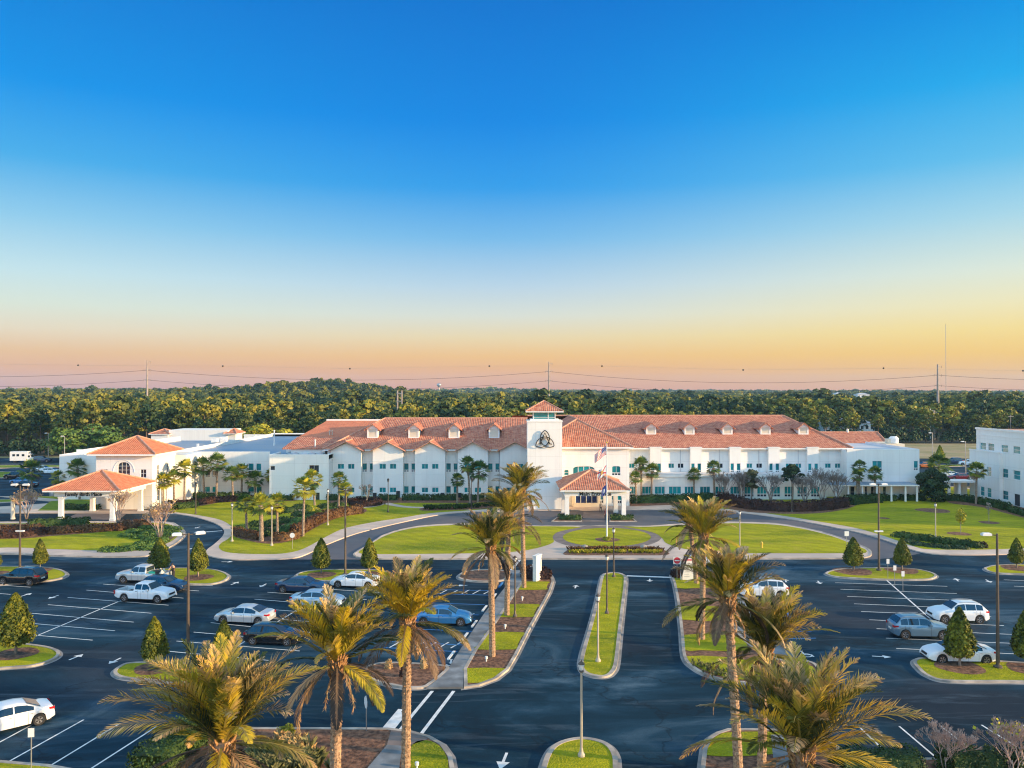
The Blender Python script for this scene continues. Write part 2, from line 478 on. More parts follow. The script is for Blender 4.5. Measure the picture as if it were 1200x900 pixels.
M['pine_near'] = leaf_mat('near_pine_needles', (0.014, 0.042, 0.016), (0.070, 0.090, 0.016), (0.23, 0.21, 0.020), scale=0.02, fine=0.35, tint='obj')
M['cone'] = leaf_mat('holly_leaves', (0.030, 0.050, 0.008), (0.095, 0.11, 0.010), (0.22, 0.21, 0.015), scale=0.8, fine=5)
M['oak'] = leaf_mat('evergreen_leaves', (0.010, 0.026, 0.012), (0.022, 0.048, 0.018), (0.05, 0.085, 0.025), scale=0.5, fine=2.5)
M['hedge'] = leaf_mat('hedge_leaves', (0.012, 0.032, 0.008), (0.026, 0.058, 0.012), (0.06, 0.10, 0.02), scale=0.5, fine=3)
M['red_hedge'] = leaf_mat('maroon_hedge_leaves', (0.040, 0.018, 0.009), (0.090, 0.042, 0.018), (0.155, 0.085, 0.03), scale=0.5, fine=3)
M['dark_hedge'] = leaf_mat('dark_plum_hedge_leaves', (0.020, 0.008, 0.008), (0.038, 0.017, 0.013), (0.075, 0.032, 0.02), scale=0.5, fine=3)
M['juniper'] = leaf_mat('juniper_leaves', (0.03, 0.07, 0.015), (0.075, 0.14, 0.025), (0.16, 0.24, 0.05), scale=0.4, fine=2.5)
M['gold_leaf'] = leaf_mat('yellow_green_leaves', (0.13, 0.14, 0.01), (0.26, 0.25, 0.015), (0.40, 0.36, 0.03), scale=0.4, fine=2.5)
M['grey_leaf'] = leaf_mat('grey_green_leaves', (0.035, 0.042, 0.022), (0.07, 0.08, 0.04), (0.13, 0.135, 0.06), scale=0.5, fine=2.5)
M['grass_tuft'] = leaf_mat('ornamental_grass_blades', (0.07, 0.085, 0.03), (0.14, 0.15, 0.06), (0.26, 0.24, 0.12), scale=0.5, fine=2.5)
M['frond'] = attr_mat('palm_frond')

def grass_mat(name, ca, cb, cc, stripe=True):
    m, N, L, b = new_mat(name)
    t = N.new('ShaderNodeNewGeometry')
    n = N.new('ShaderNodeTexNoise'); n.inputs['Scale'].default_value = 0.12; n.inputs['Detail'].default_value = 6; n.inputs['Roughness'].default_value = 0.65
    mp = N.new('ShaderNodeMapping'); mp.inputs['Scale'].default_value = (0.55, 1.6, 1)
    L.new(t.outputs['Position'], mp.inputs['Vector']); L.new(mp.outputs[0], n.inputs['Vector'])
    r = N.new('ShaderNodeValToRGB')
    r.color_ramp.elements[0].position = 0.36; r.color_ramp.elements[1].position = 0.64
    r.color_ramp.elements[0].color = (*ca, 1); r.color_ramp.elements[1].color = (*cb, 1)
    L.new(n.outputs['Fac'], r.inputs[0])
    n2 = N.new('ShaderNodeTexNoise'); n2.inputs['Scale'].default_value = 5.0; n2.inputs['Detail'].default_value = 3
    L.new(t.outputs['Position'], n2.inputs['Vector'])
    mr = N.new('ShaderNodeMapRange'); mr.inputs['From Min'].default_value = 0.5; mr.inputs['From Max'].default_value = 0.75; mr.inputs['To Max'].default_value = 0.6
    L.new(n2.outputs['Fac'], mr.inputs['Value'])
    mx = N.new('ShaderNodeMix'); mx.data_type = 'RGBA'
    L.new(mr.outputs[0], mx.inputs[0]); L.new(r.outputs[0], mx.inputs[6]); mx.inputs[7].default_value = (*cc, 1)
    n5 = N.new('ShaderNodeTexNoise'); n5.inputs['Scale'].default_value = 0.35; n5.inputs['Detail'].default_value = 7; n5.inputs['Roughness'].default_value = 0.7
    L.new(t.outputs['Position'], n5.inputs['Vector'])
    m5 = N.new('ShaderNodeMapRange'); m5.inputs['From Min'].default_value = 0.52; m5.inputs['From Max'].default_value = 0.72; m5.inputs['To Max'].default_value = 0.65
    L.new(n5.outputs['Fac'], m5.inputs['Value'])
    x5 = N.new('ShaderNodeMix'); x5.data_type = 'RGBA'; L.new(m5.outputs[0], x5.inputs[0]); L.new(mx.outputs[2], x5.inputs[6]); x5.inputs[7].default_value = (0.36, 0.30, 0.05, 1)
    # mowing bands
    wv = N.new('ShaderNodeTexWave'); wv.bands_direction = 'DIAGONAL'; wv.inputs['Scale'].default_value = 0.22; wv.inputs['Distortion'].default_value = 5.0; wv.inputs['Detail'].default_value = 2
    L.new(t.outputs['Position'], wv.inputs['Vector'])
    m6 = N.new('ShaderNodeMapRange'); m6.inputs['To Min'].default_value = 0.93; m6.inputs['To Max'].default_value = 1.05; L.new(wv.outputs['Fac'], m6.inputs['Value'])
    h6 = N.new('ShaderNodeHueSaturation'); L.new(m6.outputs[0], h6.inputs['Value']); L.new(x5.outputs[2], h6.inputs['Color'])
    L.new(h6.outputs[0], b.inputs['Base Color'])
    b.inputs['Roughness'].default_value = 0.9
    b.inputs['Specular IOR Level'].default_value = 0.15
    nb = N.new('ShaderNodeTexNoise'); nb.inputs['Scale'].default_value = 9.0; nb.inputs['Detail'].default_value = 4
    L.new(t.outputs['Position'], nb.inputs['Vector'])
    bn = N.new('ShaderNodeBump'); bn.inputs['Strength'].default_value = 1.0; bn.inputs['Distance'].default_value = 0.09
    L.new(nb.outputs['Fac'], bn.inputs['Height'])
    nb2 = N.new('ShaderNodeTexNoise'); nb2.inputs['Scale'].default_value = 0.8; nb2.inputs['Detail'].default_value = 4
    L.new(mp.outputs[0], nb2.inputs['Vector'])
    bn2 = N.new('ShaderNodeBump'); bn2.inputs['Strength'].default_value = 0.9; bn2.inputs['Distance'].default_value = 0.20
    L.new(nb2.outputs['Fac'], bn2.inputs['Height']); L.new(bn.outputs[0], bn2.inputs['Normal'])
    L.new(bn2.outputs[0], b.inputs['Normal'])
    return m
M['grass'] = grass_mat('lawn_grass', (0.16, 0.20, 0.006), (0.38, 0.36, 0.008), (0.50, 0.43, 0.02))
M['grass_cool'] = grass_mat('shade_toned_lawn_grass', (0.10, 0.17, 0.015), (0.18, 0.25, 0.02), (0.24, 0.28, 0.03))  # copy of the lawn with shade put into a cooler, darker colour
M['scrub'] = noise_mat('forest_floor', (0.035, 0.035, 0.012), (0.085, 0.075, 0.03), scale=0.05, rough=0.95, c3=(0.12, 0.085, 0.05), scale3=0.02)
M['dry'] = noise_mat('dry_field_grass', (0.26, 0.20, 0.10), (0.38, 0.29, 0.16), scale=0.1, rough=0.95, c3=(0.20, 0.19, 0.07), scale3=0.06)

def asphalt_mat():
    m, N, L, b = new_mat('sealed_asphalt')
    g = N.new('ShaderNodeNewGeometry')
    n = N.new('ShaderNodeTexNoise'); n.inputs['Scale'].default_value = 0.10; n.inputs['Detail'].default_value = 8; n.inputs['Roughness'].default_value = 0.62; n.inputs['Distortion'].default_value = 1.2
    mp = N.new('ShaderNodeMapping'); mp.inputs['Scale'].default_value = (0.6, 1.1, 1); mp.inputs['Rotation'].default_value = (0, 0, 0.3)
    L.new(g.outputs['Position'], mp.inputs['Vector']); L.new(mp.outputs[0], n.inputs['Vector'])
    r = N.new('ShaderNodeValToRGB')
    E = r.color_ramp.elements
    E[0].position = 0.36; E[0].color = (0.001, 0.012, 0.024, 1)
    E[1].position = 0.70; E[1].color = (0.075, 0.130, 0.175, 1)
    e = E.new(0.49); e.color = (0.0015, 0.024, 0.044, 1)
    e = E.new(0.57); e.color = (0.010, 0.045, 0.078, 1)
    L.new(n.outputs['Fac'], r.inputs[0])
    n2 = N.new('ShaderNodeTexNoise'); n2.inputs['Scale'].default_value = 12; n2.inputs['Detail'].default_value = 3
    L.new(g.outputs['Position'], n2.inputs['Vector'])
    # tyre-worn streaks, patches and fine cracks
    mp2 = N.new('ShaderNodeMapping'); mp2.inputs['Scale'].default_value = (0.10, 0.9, 1); mp2.inputs['Rotation'].default_value = (0, 0, -0.06)
    L.new(g.outputs['Position'], mp2.inputs['Vector'])
    n3 = N.new('ShaderNodeTexNoise'); n3.inputs['Scale'].default_value = 0.9; n3.inputs['Detail'].default_value = 6; n3.inputs['Roughness'].default_value = 0.7; n3.inputs['Distortion'].default_value = 0.8
    L.new(mp2.outputs[0], n3.inputs['Vector'])
    m3 = N.new('ShaderNodeMapRange'); m3.inputs['From Min'].default_value = 0.54; m3.inputs['From Max'].default_value = 0.74; m3.inputs['To Max'].default_value = 0.75
    L.new(n3.outputs['Fac'], m3.inputs['Value'])
    x3 = N.new('ShaderNodeMix'); x3.data_type = 'RGBA'; L.new(m3.outputs[0], x3.inputs[0]); L.new(r.outputs[0], x3.inputs[6]); x3.inputs[7].default_value = (0.075, 0.110, 0.145, 1)
    n4 = N.new('ShaderNodeTexNoise'); n4.inputs['Scale'].default_value = 0.045; n4.inputs['Detail'].default_value = 4
    L.new(g.outputs['Position'], n4.inputs['Vector'])
    m4 = N.new('ShaderNodeMapRange'); m4.inputs['From Min'].default_value = 0.55; m4.inputs['From Max'].default_value = 0.66; m4.inputs['To Max'].default_value = 0.55
    L.new(n4.outputs['Fac'], m4.inputs['Value'])
    x4 = N.new('ShaderNodeMix'); x4.data_type = 'RGBA'; L.new(m4.outputs[0], x4.inputs[0]); L.new(x3.outputs[2], x4.inputs[6]); x4.inputs[7].default_value = (0.040, 0.046, 0.062, 1)
    vo = N.new('ShaderNodeTexVoronoi'); vo.feature = 'DISTANCE_TO_EDGE'; vo.inputs['Scale'].default_value = 0.085
    nv = N.new('ShaderNodeTexNoise'); nv.inputs['Scale'].default_value = 0.6; nv.inputs['Detail'].default_value = 5
    L.new(g.outputs['Position'], nv.inputs['Vector'])
    vm = N.new('ShaderNodeMix'); vm.data_type = 'RGBA'; vm.blend_type = 'ADD'; vm.inputs[0].default_value = 1.0
    vs = N.new('ShaderNodeVectorMath'); vs.operation = 'SCALE'; vs.inputs['Scale'].default_value = 3.0; L.new(nv.outputs['Color'], vs.inputs[0])
    va = N.new('ShaderNodeVectorMath'); va.operation = 'ADD'; L.new(vs.outputs[0], va.inputs[0]); L.new(g.outputs['Position'], va.inputs[1]); L.new(va.outputs[0], vo.inputs['Vector'])
    m5 = N.new('ShaderNodeMapRange'); m5.inputs['From Min'].default_value = 0.0; m5.inputs['From Max'].default_value = 0.012; m5.inputs['To Min'].default_value = 0.5; m5.inputs['To Max'].default_value = 0.0
    L.new(vo.outputs['Distance'], m5.inputs['Value'])
    x5 = N.new('ShaderNodeMix'); x5.data_type = 'RGBA'; L.new(m5.outputs[0], x5.inputs[0]); L.new(x4.outputs[2], x5.inputs[6]); x5.inputs[7].default_value = (0.002, 0.004, 0.007, 1)
    h = N.new('ShaderNodeHueSaturation')
    mv = N.new('ShaderNodeMapRange'); mv.inputs['To Min'].default_value = 0.6; mv.inputs['To Max'].default_value = 1.4
    L.new(n2.outputs['Fac'], mv.inputs['Value']); L.new(mv.outputs[0], h.inputs['Value']); L.new(x5.outputs[2], h.inputs['Color'])
    L.new(h.outputs[0], b.inputs['Base Color'])
    b.inputs['Roughness'].default_value = 0.8
    b.inputs['Specular IOR Level'].default_value = 0.18
    bn = N.new('ShaderNodeBump'); bn.inputs['Strength'].default_value = 0.25; bn.inputs['Distance'].default_value = 0.02
    L.new(n2.outputs['Fac'], bn.inputs['Height']); L.new(bn.outputs[0], b.inputs['Normal'])
    return m
M['asphalt'] = asphalt_mat()
M['drive'] = noise_mat('older_worn_asphalt', (0.045, 0.06, 0.085), (0.085, 0.095, 0.115), scale=0.25, rough=0.8, detail=7, c3=(0.11, 0.10, 0.11), scale3=0.06)
# ------------------------------------------------------------------ terrain, roads, lawns
def hill(X, Y):
    h = 0.0
    d = max(0.0, (math.hypot(X*0.8, Y)-500.0))
    h += 6.5*math.exp(-((X+188)/52)**2 - ((Y-860)/130)**2) + 7.0*math.exp(-((X+205)/95)**2 - ((Y-880)/170)**2)
    t = min(1.0, max(0.0, (Y-420.0)/600.0)); l = min(1.0, max(0.0, (-X/max(Y, 1)-0.10)/0.18)); h += (0.8+5.4*l)*t*t*(3-2*t)*(1+0.16*math.sin(X*0.011+1.0)*math.sin(Y*0.006))
    far = min(1.0, max(0.0, (Y-1300.0)/1200.0))
    h += far*(6.0+2.6*math.sin(X*0.0021+0.8)+2.5*math.sin(X*0.0067+2.0)+1.6*math.sin(X*0.017+Y*0.004)+ 3*math.sin(Y*0.0017))
    h += 6.0*math.exp(-((X+95)/230)**2-((Y-2300)/350)**2)
    return h
def axis(vals):
    out = []
    for a, b, n in vals:
        out += [a+(b-a)*i/n for i in range(n)]
    return out+[vals[-1][1]]
gx = axis([(-5200, -2500, 8), (-2500, -600, 24), (-600, 600, 60), (600, 2500, 24), (2500, 5200, 8)])
gy = axis([(-600, 280, 4), (280, 1300, 50), (1300, 4700, 40)])
V = np.array([[x, y, hill(x, y)-0.06 if y > 280 else -0.06] for y in gy for x in gx])
nx = len(gx)
F = np.array([[j*nx+i, j*nx+i+1, (j+1)*nx+i+1, (j+1)*nx+i] for j in range(len(gy)-1) for i in range(nx-1)])
tag(link_mesh('ground', np_mesh('ground', V, F, M['scrub'], smooth=True)), kind='structure')

def smooth_poly(pts, k=4, closed=True):
    n = len(pts); out = []
    rng_ = range(n) if closed else range(n-1)
    for i in rng_:
        if closed: p0, p1, p2, p3 = pts[(i-1) % n], pts[i], pts[(i+1) % n], pts[(i+2) % n]
        else: p0, p1, p2, p3 = pts[max(i-1, 0)], pts[i], pts[i+1], pts[min(i+2, n-1)]
        for j in range(k):
            t = j/k
            out.append(tuple(0.5*((2*p1[c])+(-p0[c]+p2[c])*t+(2*p0[c]-5*p1[c]+4*p2[c]-p3[c])*t*t+(-p0[c]+3*p1[c]-3*p2[c]+p3[c])*t**3) for c in (0, 1)))
    if not closed: out.append(tuple(pts[-1][:2]))
    return out
def gp(px_pts, z=0.0):
    return [(G(x, y, z).x, G(x, y, z).y) for x, y in px_pts]
def area(p):
    return 0.5*sum(p[i][0]*p[(i+1) % len(p)][1]-p[(i+1) % len(p)][0]*p[i][1] for i in range(len(p)))
def inset(p, w):
    if area(p) < 0: p = p[::-1]
    n = len(p); out = []
    for i in range(n):
        a, b, c = Vector(p[(i-1) % n]), Vector(p[i]), Vector(p[(i+1) % n])
        d1, d2 = (b-a), (c-b)
        if d1.length < 1e-6 or d2.length < 1e-6:
            out.append(p[i]); continue
        d1.normalize(); d2.normalize()
        n1, n2 = Vector((-d1.y, d1.x)), Vector((-d2.y, d2.x))
        m = n1+n2
        if m.length < 0.3: m = n1
        m.normalize()
        s = w/max(0.5, m.dot(n1))
        out.append((b.x+m.x*s, b.y+m.y*s))
    return out
def sheet(name, pts, z, mat, thick=0.0):
    mb = MB()
    if thick: mb.prism(pts, z-thick, z)
    else:
        p = pts if area(pts) > 0 else pts[::-1]
        mb.face([(x, y, z) for x, y in p])
    return tag(mb.build(name, mat), kind='structure')
def ribbon(name, pts, w, z, mat, smooth=True):
    if smooth: pts = smooth_poly(pts, 5, closed=False)
    mb = MB(); L = []
    for i, p in enumerate(pts):
        a, b = Vector(pts[max(i-1, 0)]), Vector(pts[min(i+1, len(pts)-1)])
        d = (b-a).normalized(); nn = Vector((-d.y, d.x))*w/2
        L.append(((p[0]+nn.x, p[1]+nn.y, z), (p[0]-nn.x, p[1]-nn.y, z)))
    for i in range(len(L)-1):
        mb.face([L[i][0], L[i][1], L[i+1][1], L[i+1][0]])
    return tag(mb.build(name, mat), kind='structure')
def island(px_pts, inner, w=0.24, z=0.14, smooth=4, kerb=None, name='lawn', zin=None):
    """kerb ring with a step, filled with grass or mulch"""
    o = gp(px_pts)
    if smooth: o = smooth_poly(o, smooth)
    if area(o) < 0: o = o[::-1]
    i1 = inset(o, w)
    mb = MB(); n = len(o)
    for i in range(n):
        j = (i+1) % n
        mb.face([(*o[i], 0), (*o[j], 0), (*o[j], z), (*o[i], z)])
        mb.face([(*o[i], z), (*o[j], z), (*i1[j], z), (*i1[i], z)])
        mb.face([(*i1[i], z), (*i1[j], z), (*i1[j], z-0.05), (*i1[i], z-0.05)])
    tag(mb.build('kerb', kerb or M['concrete']), kind='structure')
    sheet(name, i1, (zin if zin is not None else z-0.03), inner)
    # gutter: a flat pale apron at the foot of the kerb
    g = inset(o, -0.20)
    mb = MB()
    for i in range(n):
        j = (i+1) % n
        mb.face([(*g[i], 0.005), (*g[j], 0.005), (*o[j], 0.005), (*o[i], 0.005)])
    tag(mb.build('gutter', M['gutter']), kind='structure')
    return i1
M['gutter'] = noise_mat('grey_gutter_concrete', (0.16, 0.17, 0.18), (0.30, 0.29, 0.29), scale=0.9, rough=0.9)

sheet('parking_lot', [(-210, 8), (230, 8), (230, 136), (-210, 136)], 0.0, M['asphalt'])
sheet('rear_parking_lot', [(-210, 136.2), (-74, 136.2), (-74, 228), (-100, 238), (-210, 238)], 0.0, M['asphalt'])
sheet('far_parking_lot', [(84, 168), (210, 168), (210, 236), (84, 236)], 0.0, M['asphalt'])
sheet('dry_field', [(70, 237), (330, 237), (330, 300), (120, 306), (60, 300)], -0.01, M['dry'])
sheet('verge', [(-210, 238.2), (-70, 238.2), (-70, 244), (-210, 244)], -0.01, M['dry'])

# the loop drive of older, greyer asphalt
sheet('loop_drive', gp([(344, 655.3), (1022, 655.3), (1060, 652), (1078, 648), (1010, 620), (900, 600), (840, 592), (600, 592), (540, 596), (400, 625)]), 0.006, M['drive'])
sheet('portico_pavers', gp([(75, 609), (140, 609), (150, 601), (92, 601)]), 0.008, M['pavers'])
sheet('entrance_pavers', gp([(682, 611), (716, 611), (712, 598), (684, 598)]), 0.010, M['pavers'])

# left front lawn of the west wing
L1 = [(-120, 652), (10, 649.5), (60, 651.5), (120, 653), (165, 652.5), (182, 650), (197, 643), (209, 636), (217, 628), (216, 622), (209, 616), (200, 612.5), (165, 611), (100, 611.5), (0, 612), (-120, 611)]
island(L1, M['walk'], name='sidewalk')
l1i = gp([(-118, 644), (10, 642.3), (60, 644), (120, 646), (160, 646), (176, 644.5), (190, 640), (203, 634), (210, 627), (208, 621), (196, 614.5), (165, 613), (100, 613.5), (0, 614), (-118, 613)])
sheet('lawn', smooth_poly(l1i), 0.125, M['grass'])
sheet('mulch_bed', smooth_poly(gp([(-60, 630), (20, 632), (60, 629), (110, 625), (160, 621), (172, 628), (166, 640), (190, 639), (204, 631), (209, 625), (204, 619), (170, 614.5), (100, 614.5), (0, 615), (-60, 615)])), 0.131, M['mulch'])
# bed behind the west portico
sheet('sidewalk', gp([(-40, 601.5), (100, 601.5), (205, 602), (205, 588), (90, 588), (-10, 595)]), 0.12, M['walk'], 0.12)
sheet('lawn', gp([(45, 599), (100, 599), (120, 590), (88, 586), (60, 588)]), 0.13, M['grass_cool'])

# west lawn slab between the two drives, up to the building
L2o = [(205, 602), (228, 606), (250, 612.5), (262, 620), (262, 628), (252, 638), (244, 644), (242, 649), (250, 653), (272, 656), (308, 656), (344, 654.5), (362, 649), (380, 640), (412, 627.5), (443, 619), (487, 609), (516, 603.5), (547, 600.5), (600, 599)]
p = smooth_poly(gp(L2o), 4, closed=False)
p += gp([(640, 598.6), (792, 597.4)])+[(92*0.30, 150.5), (-95, 150.5), (-62, 134)]
sheet('sidewalk', p, 0.12, M['walk'], 0.12)
L2i = [(203, 600.5), (230, 604), (256, 609), (270, 616), (275, 624), (268, 632), (260, 637), (257, 642), (262, 646.5), (275, 649), (300, 650), (330, 649.6), (350, 646), (364, 640), (382, 630), (405, 619.5), (441, 612), (474, 607), (505, 602), (547, 599), (575, 597)]
p = smooth_poly(gp(L2i), 4, closed=False)+gp([(598, 594.5)])+[(0.5, 150.3), (-90, 150.3), (-57.5, 135)]
sheet('lawn', p, 0.126, M['grass'])
ribbon('footpath', gp([(340, 599), (372, 597.5), (405, 596), (430, 594.8), (443, 592.5), (450, 590), (462, 592.5), (480, 595), (520, 596), (552, 597.5)]), 1.5, 0.133, M['walk'])
sheet('mulch_bed', smooth_poly(gp([(274, 628), (290, 634), (315, 638), (340, 635), (356, 627), (378, 615), (402, 606), (426, 602), (428, 597), (400, 596), (370, 600), (345, 606), (320, 616), (290, 620)])), 0.135, M['mulch'])
sheet('mulch_bed', gp([(385, 590), (617, 590), (617, 584), (385, 584)]), 0.135, M['mulch'])
sheet('mulch_bed', smooth_poly(gp([(495, 599), (530, 598.5), (575, 596.5), (600, 593.5), (600, 590), (560, 592.5), (520, 595), (495, 596)])), 0.137, M['mulch'])
sheet('mulch_bed', smooth_poly(gp([(198, 592), (230, 594), (262, 589), (300, 587.5), (345, 587.5), (345, 583), (230, 585), (200, 587)])), 0.135, M['mulch'])

# east lawn slab
Ro = [(792, 597.4), (840, 598.5), (858, 600), (884, 603), (920, 608), (950, 613), (980, 619), (1010, 625.5), (1038, 634), (1055, 640), (1075, 646.5), (1100, 650), (1150, 650.5), (1200, 649), (1300, 645)]
p = smooth_poly(gp(Ro), 4, closed=False)+[(130, 106), (130, 124), (92, 124.5), (92, 166), (20, 166), (27.6, 140)]
sheet('sidewalk', p, 0.12, M['walk'], 0.12)
Ri = [(796, 595.5), (840, 596.5), (860, 598), (884, 600.5), (920, 605.5), (960, 612), (1000, 619), (1026, 626), (1050, 634), (1070, 641), (1088, 644.5), (1140, 645), (1180, 644), (1300, 640)]
p = smooth_poly(gp(Ri), 4, closed=False)+[(129, 108), (129, 124), (91, 124), (91, 165), (26, 165), (30, 150)]
sheet('lawn', p, 0.126, M['grass'])
sheet('mulch_bed', smooth_poly(gp([(838, 590), (850, 596), (880, 601), (930, 603), (970, 601), (998, 595), (1000, 589), (930, 590), (850, 583)])), 0.134, M['mulch'])
sheet('mulch_bed', gp([(738, 594), (800, 592), (860, 586), (860, 584), (738, 584)]), 0.134, M['mulch'])
sheet('mulch_bed', smooth_poly(gp([(1112, 590), (1150, 595), (1185, 604), (1230, 614), (1230, 600), (1170, 588), (1115, 583)])), 0.134, M['mulch'])
def mulch_disc(px, py, r, z=0.118, ry=None):
    c = G(px, py, z)
    pts = [(c.x+r*(1+0.08*math.sin(3*a+px))*math.cos(a), c.y+(ry or r)*math.sin(a)) for a in [2*PI*i/22 for i in range(22)]]
    sheet('mulch_ring', pts, z, M['mulch'])
for x, y, r in [(1093, 598, 2.6), (1123, 625, 1.5), (1158, 612, 1.4), (1035, 607, 0.9)]:
    mulch_disc(x, y, r, 0.135)

# the raised oval in front of the main entrance
C = [(414, 651), (420, 645.5), (430, 640), (441, 632.5), (450, 627), (470, 620.8), (500, 616), (548, 614), (600, 616), (650, 616.6), (711, 616.6), (760, 616.6), (800, 614), (840, 612.3), (868, 612), (900, 613), (920, 615), (940, 618.5), (960, 623), (982, 629.5), (1004, 638), (1017, 643.5), (1021, 649), (1012, 654), (960, 655), (820, 655.3), (600, 655.3), (470, 655.3), (425, 654.5)]
island(C, M['walk'], name='sidewalk', smooth=3)
LW = [(421, 648.5), (428, 642.5), (441, 634.5), (452, 628.5), (471, 622.3), (500, 617.7), (548, 615.6), (600, 617.2), (645, 617.4), (680, 618.2), (668, 620.8), (653, 624.5), (647.5, 630), (649, 635.5), (640, 640), (620, 645), (600, 647.5), (560, 649), (500, 649.8), (440, 650)]
sheet('lawn', smooth_poly(gp(LW), 3), 0.126, M['grass'])
LE = [(730, 617.8), (760, 618), (800, 616), (840, 614.3), (868, 613.8), (900, 615), (920, 617), (940, 620.4), (960, 625), (980, 631), (1002, 640), (1013, 644.5), (1014, 648), (1000, 649), (900, 649), (838, 648.4), (808, 645), (792, 641.5), (780, 637), (776, 632), (768, 626), (752, 621.5)]
sheet('lawn', smooth_poly(gp(LE), 3), 0.126, M['grass'])
def ell(cx, cy, rx, ry, n=48, a0=0, a1=2*PI):
    c0 = [(cx+rx*math.cos(a0+(a1-a0)*i/n), cy+ry*math.sin(a0+(a1-a0)*i/n)) for i in range(n)]
    return gp(c0)
sheet('brick_path', ell(711, 630, 64, 14.2), 0.118, M['ring'])
sheet('lawn', ell(711, 630.3, 51.5, 11), 0.127, M['grass'])
sheet('flower_bed', smooth_poly(gp([(662, 651), (664, 646), (672, 642.5), (690, 640.8), (711, 641.8), (735, 641.8), (752, 640.5), (770, 642.5), (779, 646), (782, 651), (740, 651.5), (700, 651.5)]), 3), 0.131, M['mulch'])
mulch_disc(711, 632, 1.6, 0.135)

# kerbed parking islands
island([(-80, 663), (-10, 664), (40, 664.5), (65, 666.5), (78, 670.5), (79.5, 675), (70, 679), (50, 682), (0, 686), (-80, 690)], M['grass'])
island([(176, 671), (186, 667.5), (214, 666), (245, 667), (262, 670.5), (269.5, 675.5), (264, 681), (248, 685), (220, 685.2), (196, 683), (178, 677)], M['grass'])
island([(347, 675), (357, 670.3), (380, 668), (410, 667.8), (440, 668.3), (457, 671.5), (458, 676), (445, 680.5), (400, 682), (362, 680)], M['grass'])
island([(-80, 757), (-20, 753.5), (20, 754), (46, 756.5), (64, 760), (72, 765.5), (67, 772), (48, 779), (20, 782.5), (-80, 786)], M['grass'])
island([(134.5, 789), (140, 782), (154, 777), (190, 776.5), (240, 779.5), (280, 783.5), (297, 787), (300, 794), (288, 802), (250, 803.5), (200, 799.5), (148, 795.5)], M['grass'])
island([(536.5, 676), (544, 670.6), (560, 668.3), (580, 668.5), (597, 670), (598, 674), (590, 680.5), (566, 682), (543, 680)], M['mulch'], name='mulch_bed')
island([(426, 788), (433, 780.5), (450, 776.8), (475, 777), (500, 778.5), (526, 781.5), (520, 791), (507, 801), (498, 806), (478, 806.5), (452, 802), (434, 796)], M['mulch'], name='mulch_bed')
# sidewalk and palm strip left of the entrance drive
sheet('sidewalk', gp([(597, 669), (617, 669), (611, 682), (593, 709), (579, 730), (566, 748), (556, 762), (544, 784), (543, 806), (500, 806.5), (508, 801), (521, 790), (527, 782), (535, 769), (552, 743), (568, 719), (591, 690), (600, 674)]), 0.13, M['old_walk'], 0.13)
strip = [(617, 669), (640, 669), (646.5, 675), (649, 682), (645, 694), (632, 718), (620, 740), (612, 756), (606, 768), (596, 785), (582, 796), (562, 803.5), (544, 806), (543.5, 784), (556, 762), (579, 730), (593, 709), (611, 682)]
island(strip, M['mulch'], name='mulch_bed', smooth=0)
def xl(y, a):   # x on the polyline a at image row y
    for (x0, y0), (x1, y1) in zip(a, a[1:]):
        if min(y0, y1) <= y <= max(y0, y1) and y1 != y0:
            return x0+(x1-x0)*(y-y0)/(y1-y0)
    return a[-1][0]
sl = [(617, 668), (611, 682), (593, 709), (579, 730), (566, 748), (556, 762), (544, 784), (543.5, 806)]
sr = [(642, 668), (648, 682), (644, 694), (632, 718), (620, 740), (612, 756), (606, 768), (596, 785), (582, 796), (562, 803)]
for y0, y1 in [(682.5, 692), (709, 724), (742, 762), (784, 801)]:
    pts = [(xl(y0+(y1-y0)*k/4, sl)+1.2, y0+(y1-y0)*k/4) for k in range(5)]+[(xl(y1-(y1-y0)*k/4, sr)-5.0, y1-(y1-y0)*k/4) for k in range(5)]
    sheet('lawn', smooth_poly(gp(pts), 2), 0.134, M['grass'])
# median strips
island([(709, 672.6), (704, 677), (698, 705), (690, 735), (681.5, 764), (679, 780), (684, 789), (698, 793.3), (711, 793.3), (719, 788), (723.5, 777), (727, 745), (731, 710), (734, 680), (731, 674), (721, 671.5)], M['grass'], w=0.28)
island([(613, 965), (634, 900), (640, 884), (648, 874), (662, 867.5), (681, 864.5), (700, 867), (714, 873), (722, 884), (724, 900), (724, 965)], M['grass'], w=0.28)
# strip right of the exit drive
rs_ = [(786.5, 673), (789, 684), (793, 705), (797, 740), (800, 770), (811, 783), (828, 792), (855, 799), (900, 802.5), (945, 801), (960, 793), (957, 780), (940, 774), (905, 771), (868, 745), (850, 705), (842, 672), (800, 668.5)]
island(rs_, M['mulch'], name='mulch_bed')
for pts in ([(790, 677), (812, 677), (838, 679), (840, 688), (814, 690), (792.5, 690)], [(797, 712), (843, 712), (851, 727), (798, 727)], [(802, 745), (858, 745), (876, 763), (820, 763), (803, 763)],
            [(803, 770), (815, 781.5), (835, 790), (860, 796.5), (900, 799), (940, 798), (953, 792), (951, 782), (930, 778), (896, 778), (850, 771)]):
    sheet('lawn', smooth_poly(gp(pts), 2), 0.134, M['grass'])
sheet('sidewalk', gp([(842, 670), (860, 670), (880, 706), (908, 742), (934, 773), (905, 771), (868, 745), (850, 705)]), 0.13, M['old_walk'], 0.13)
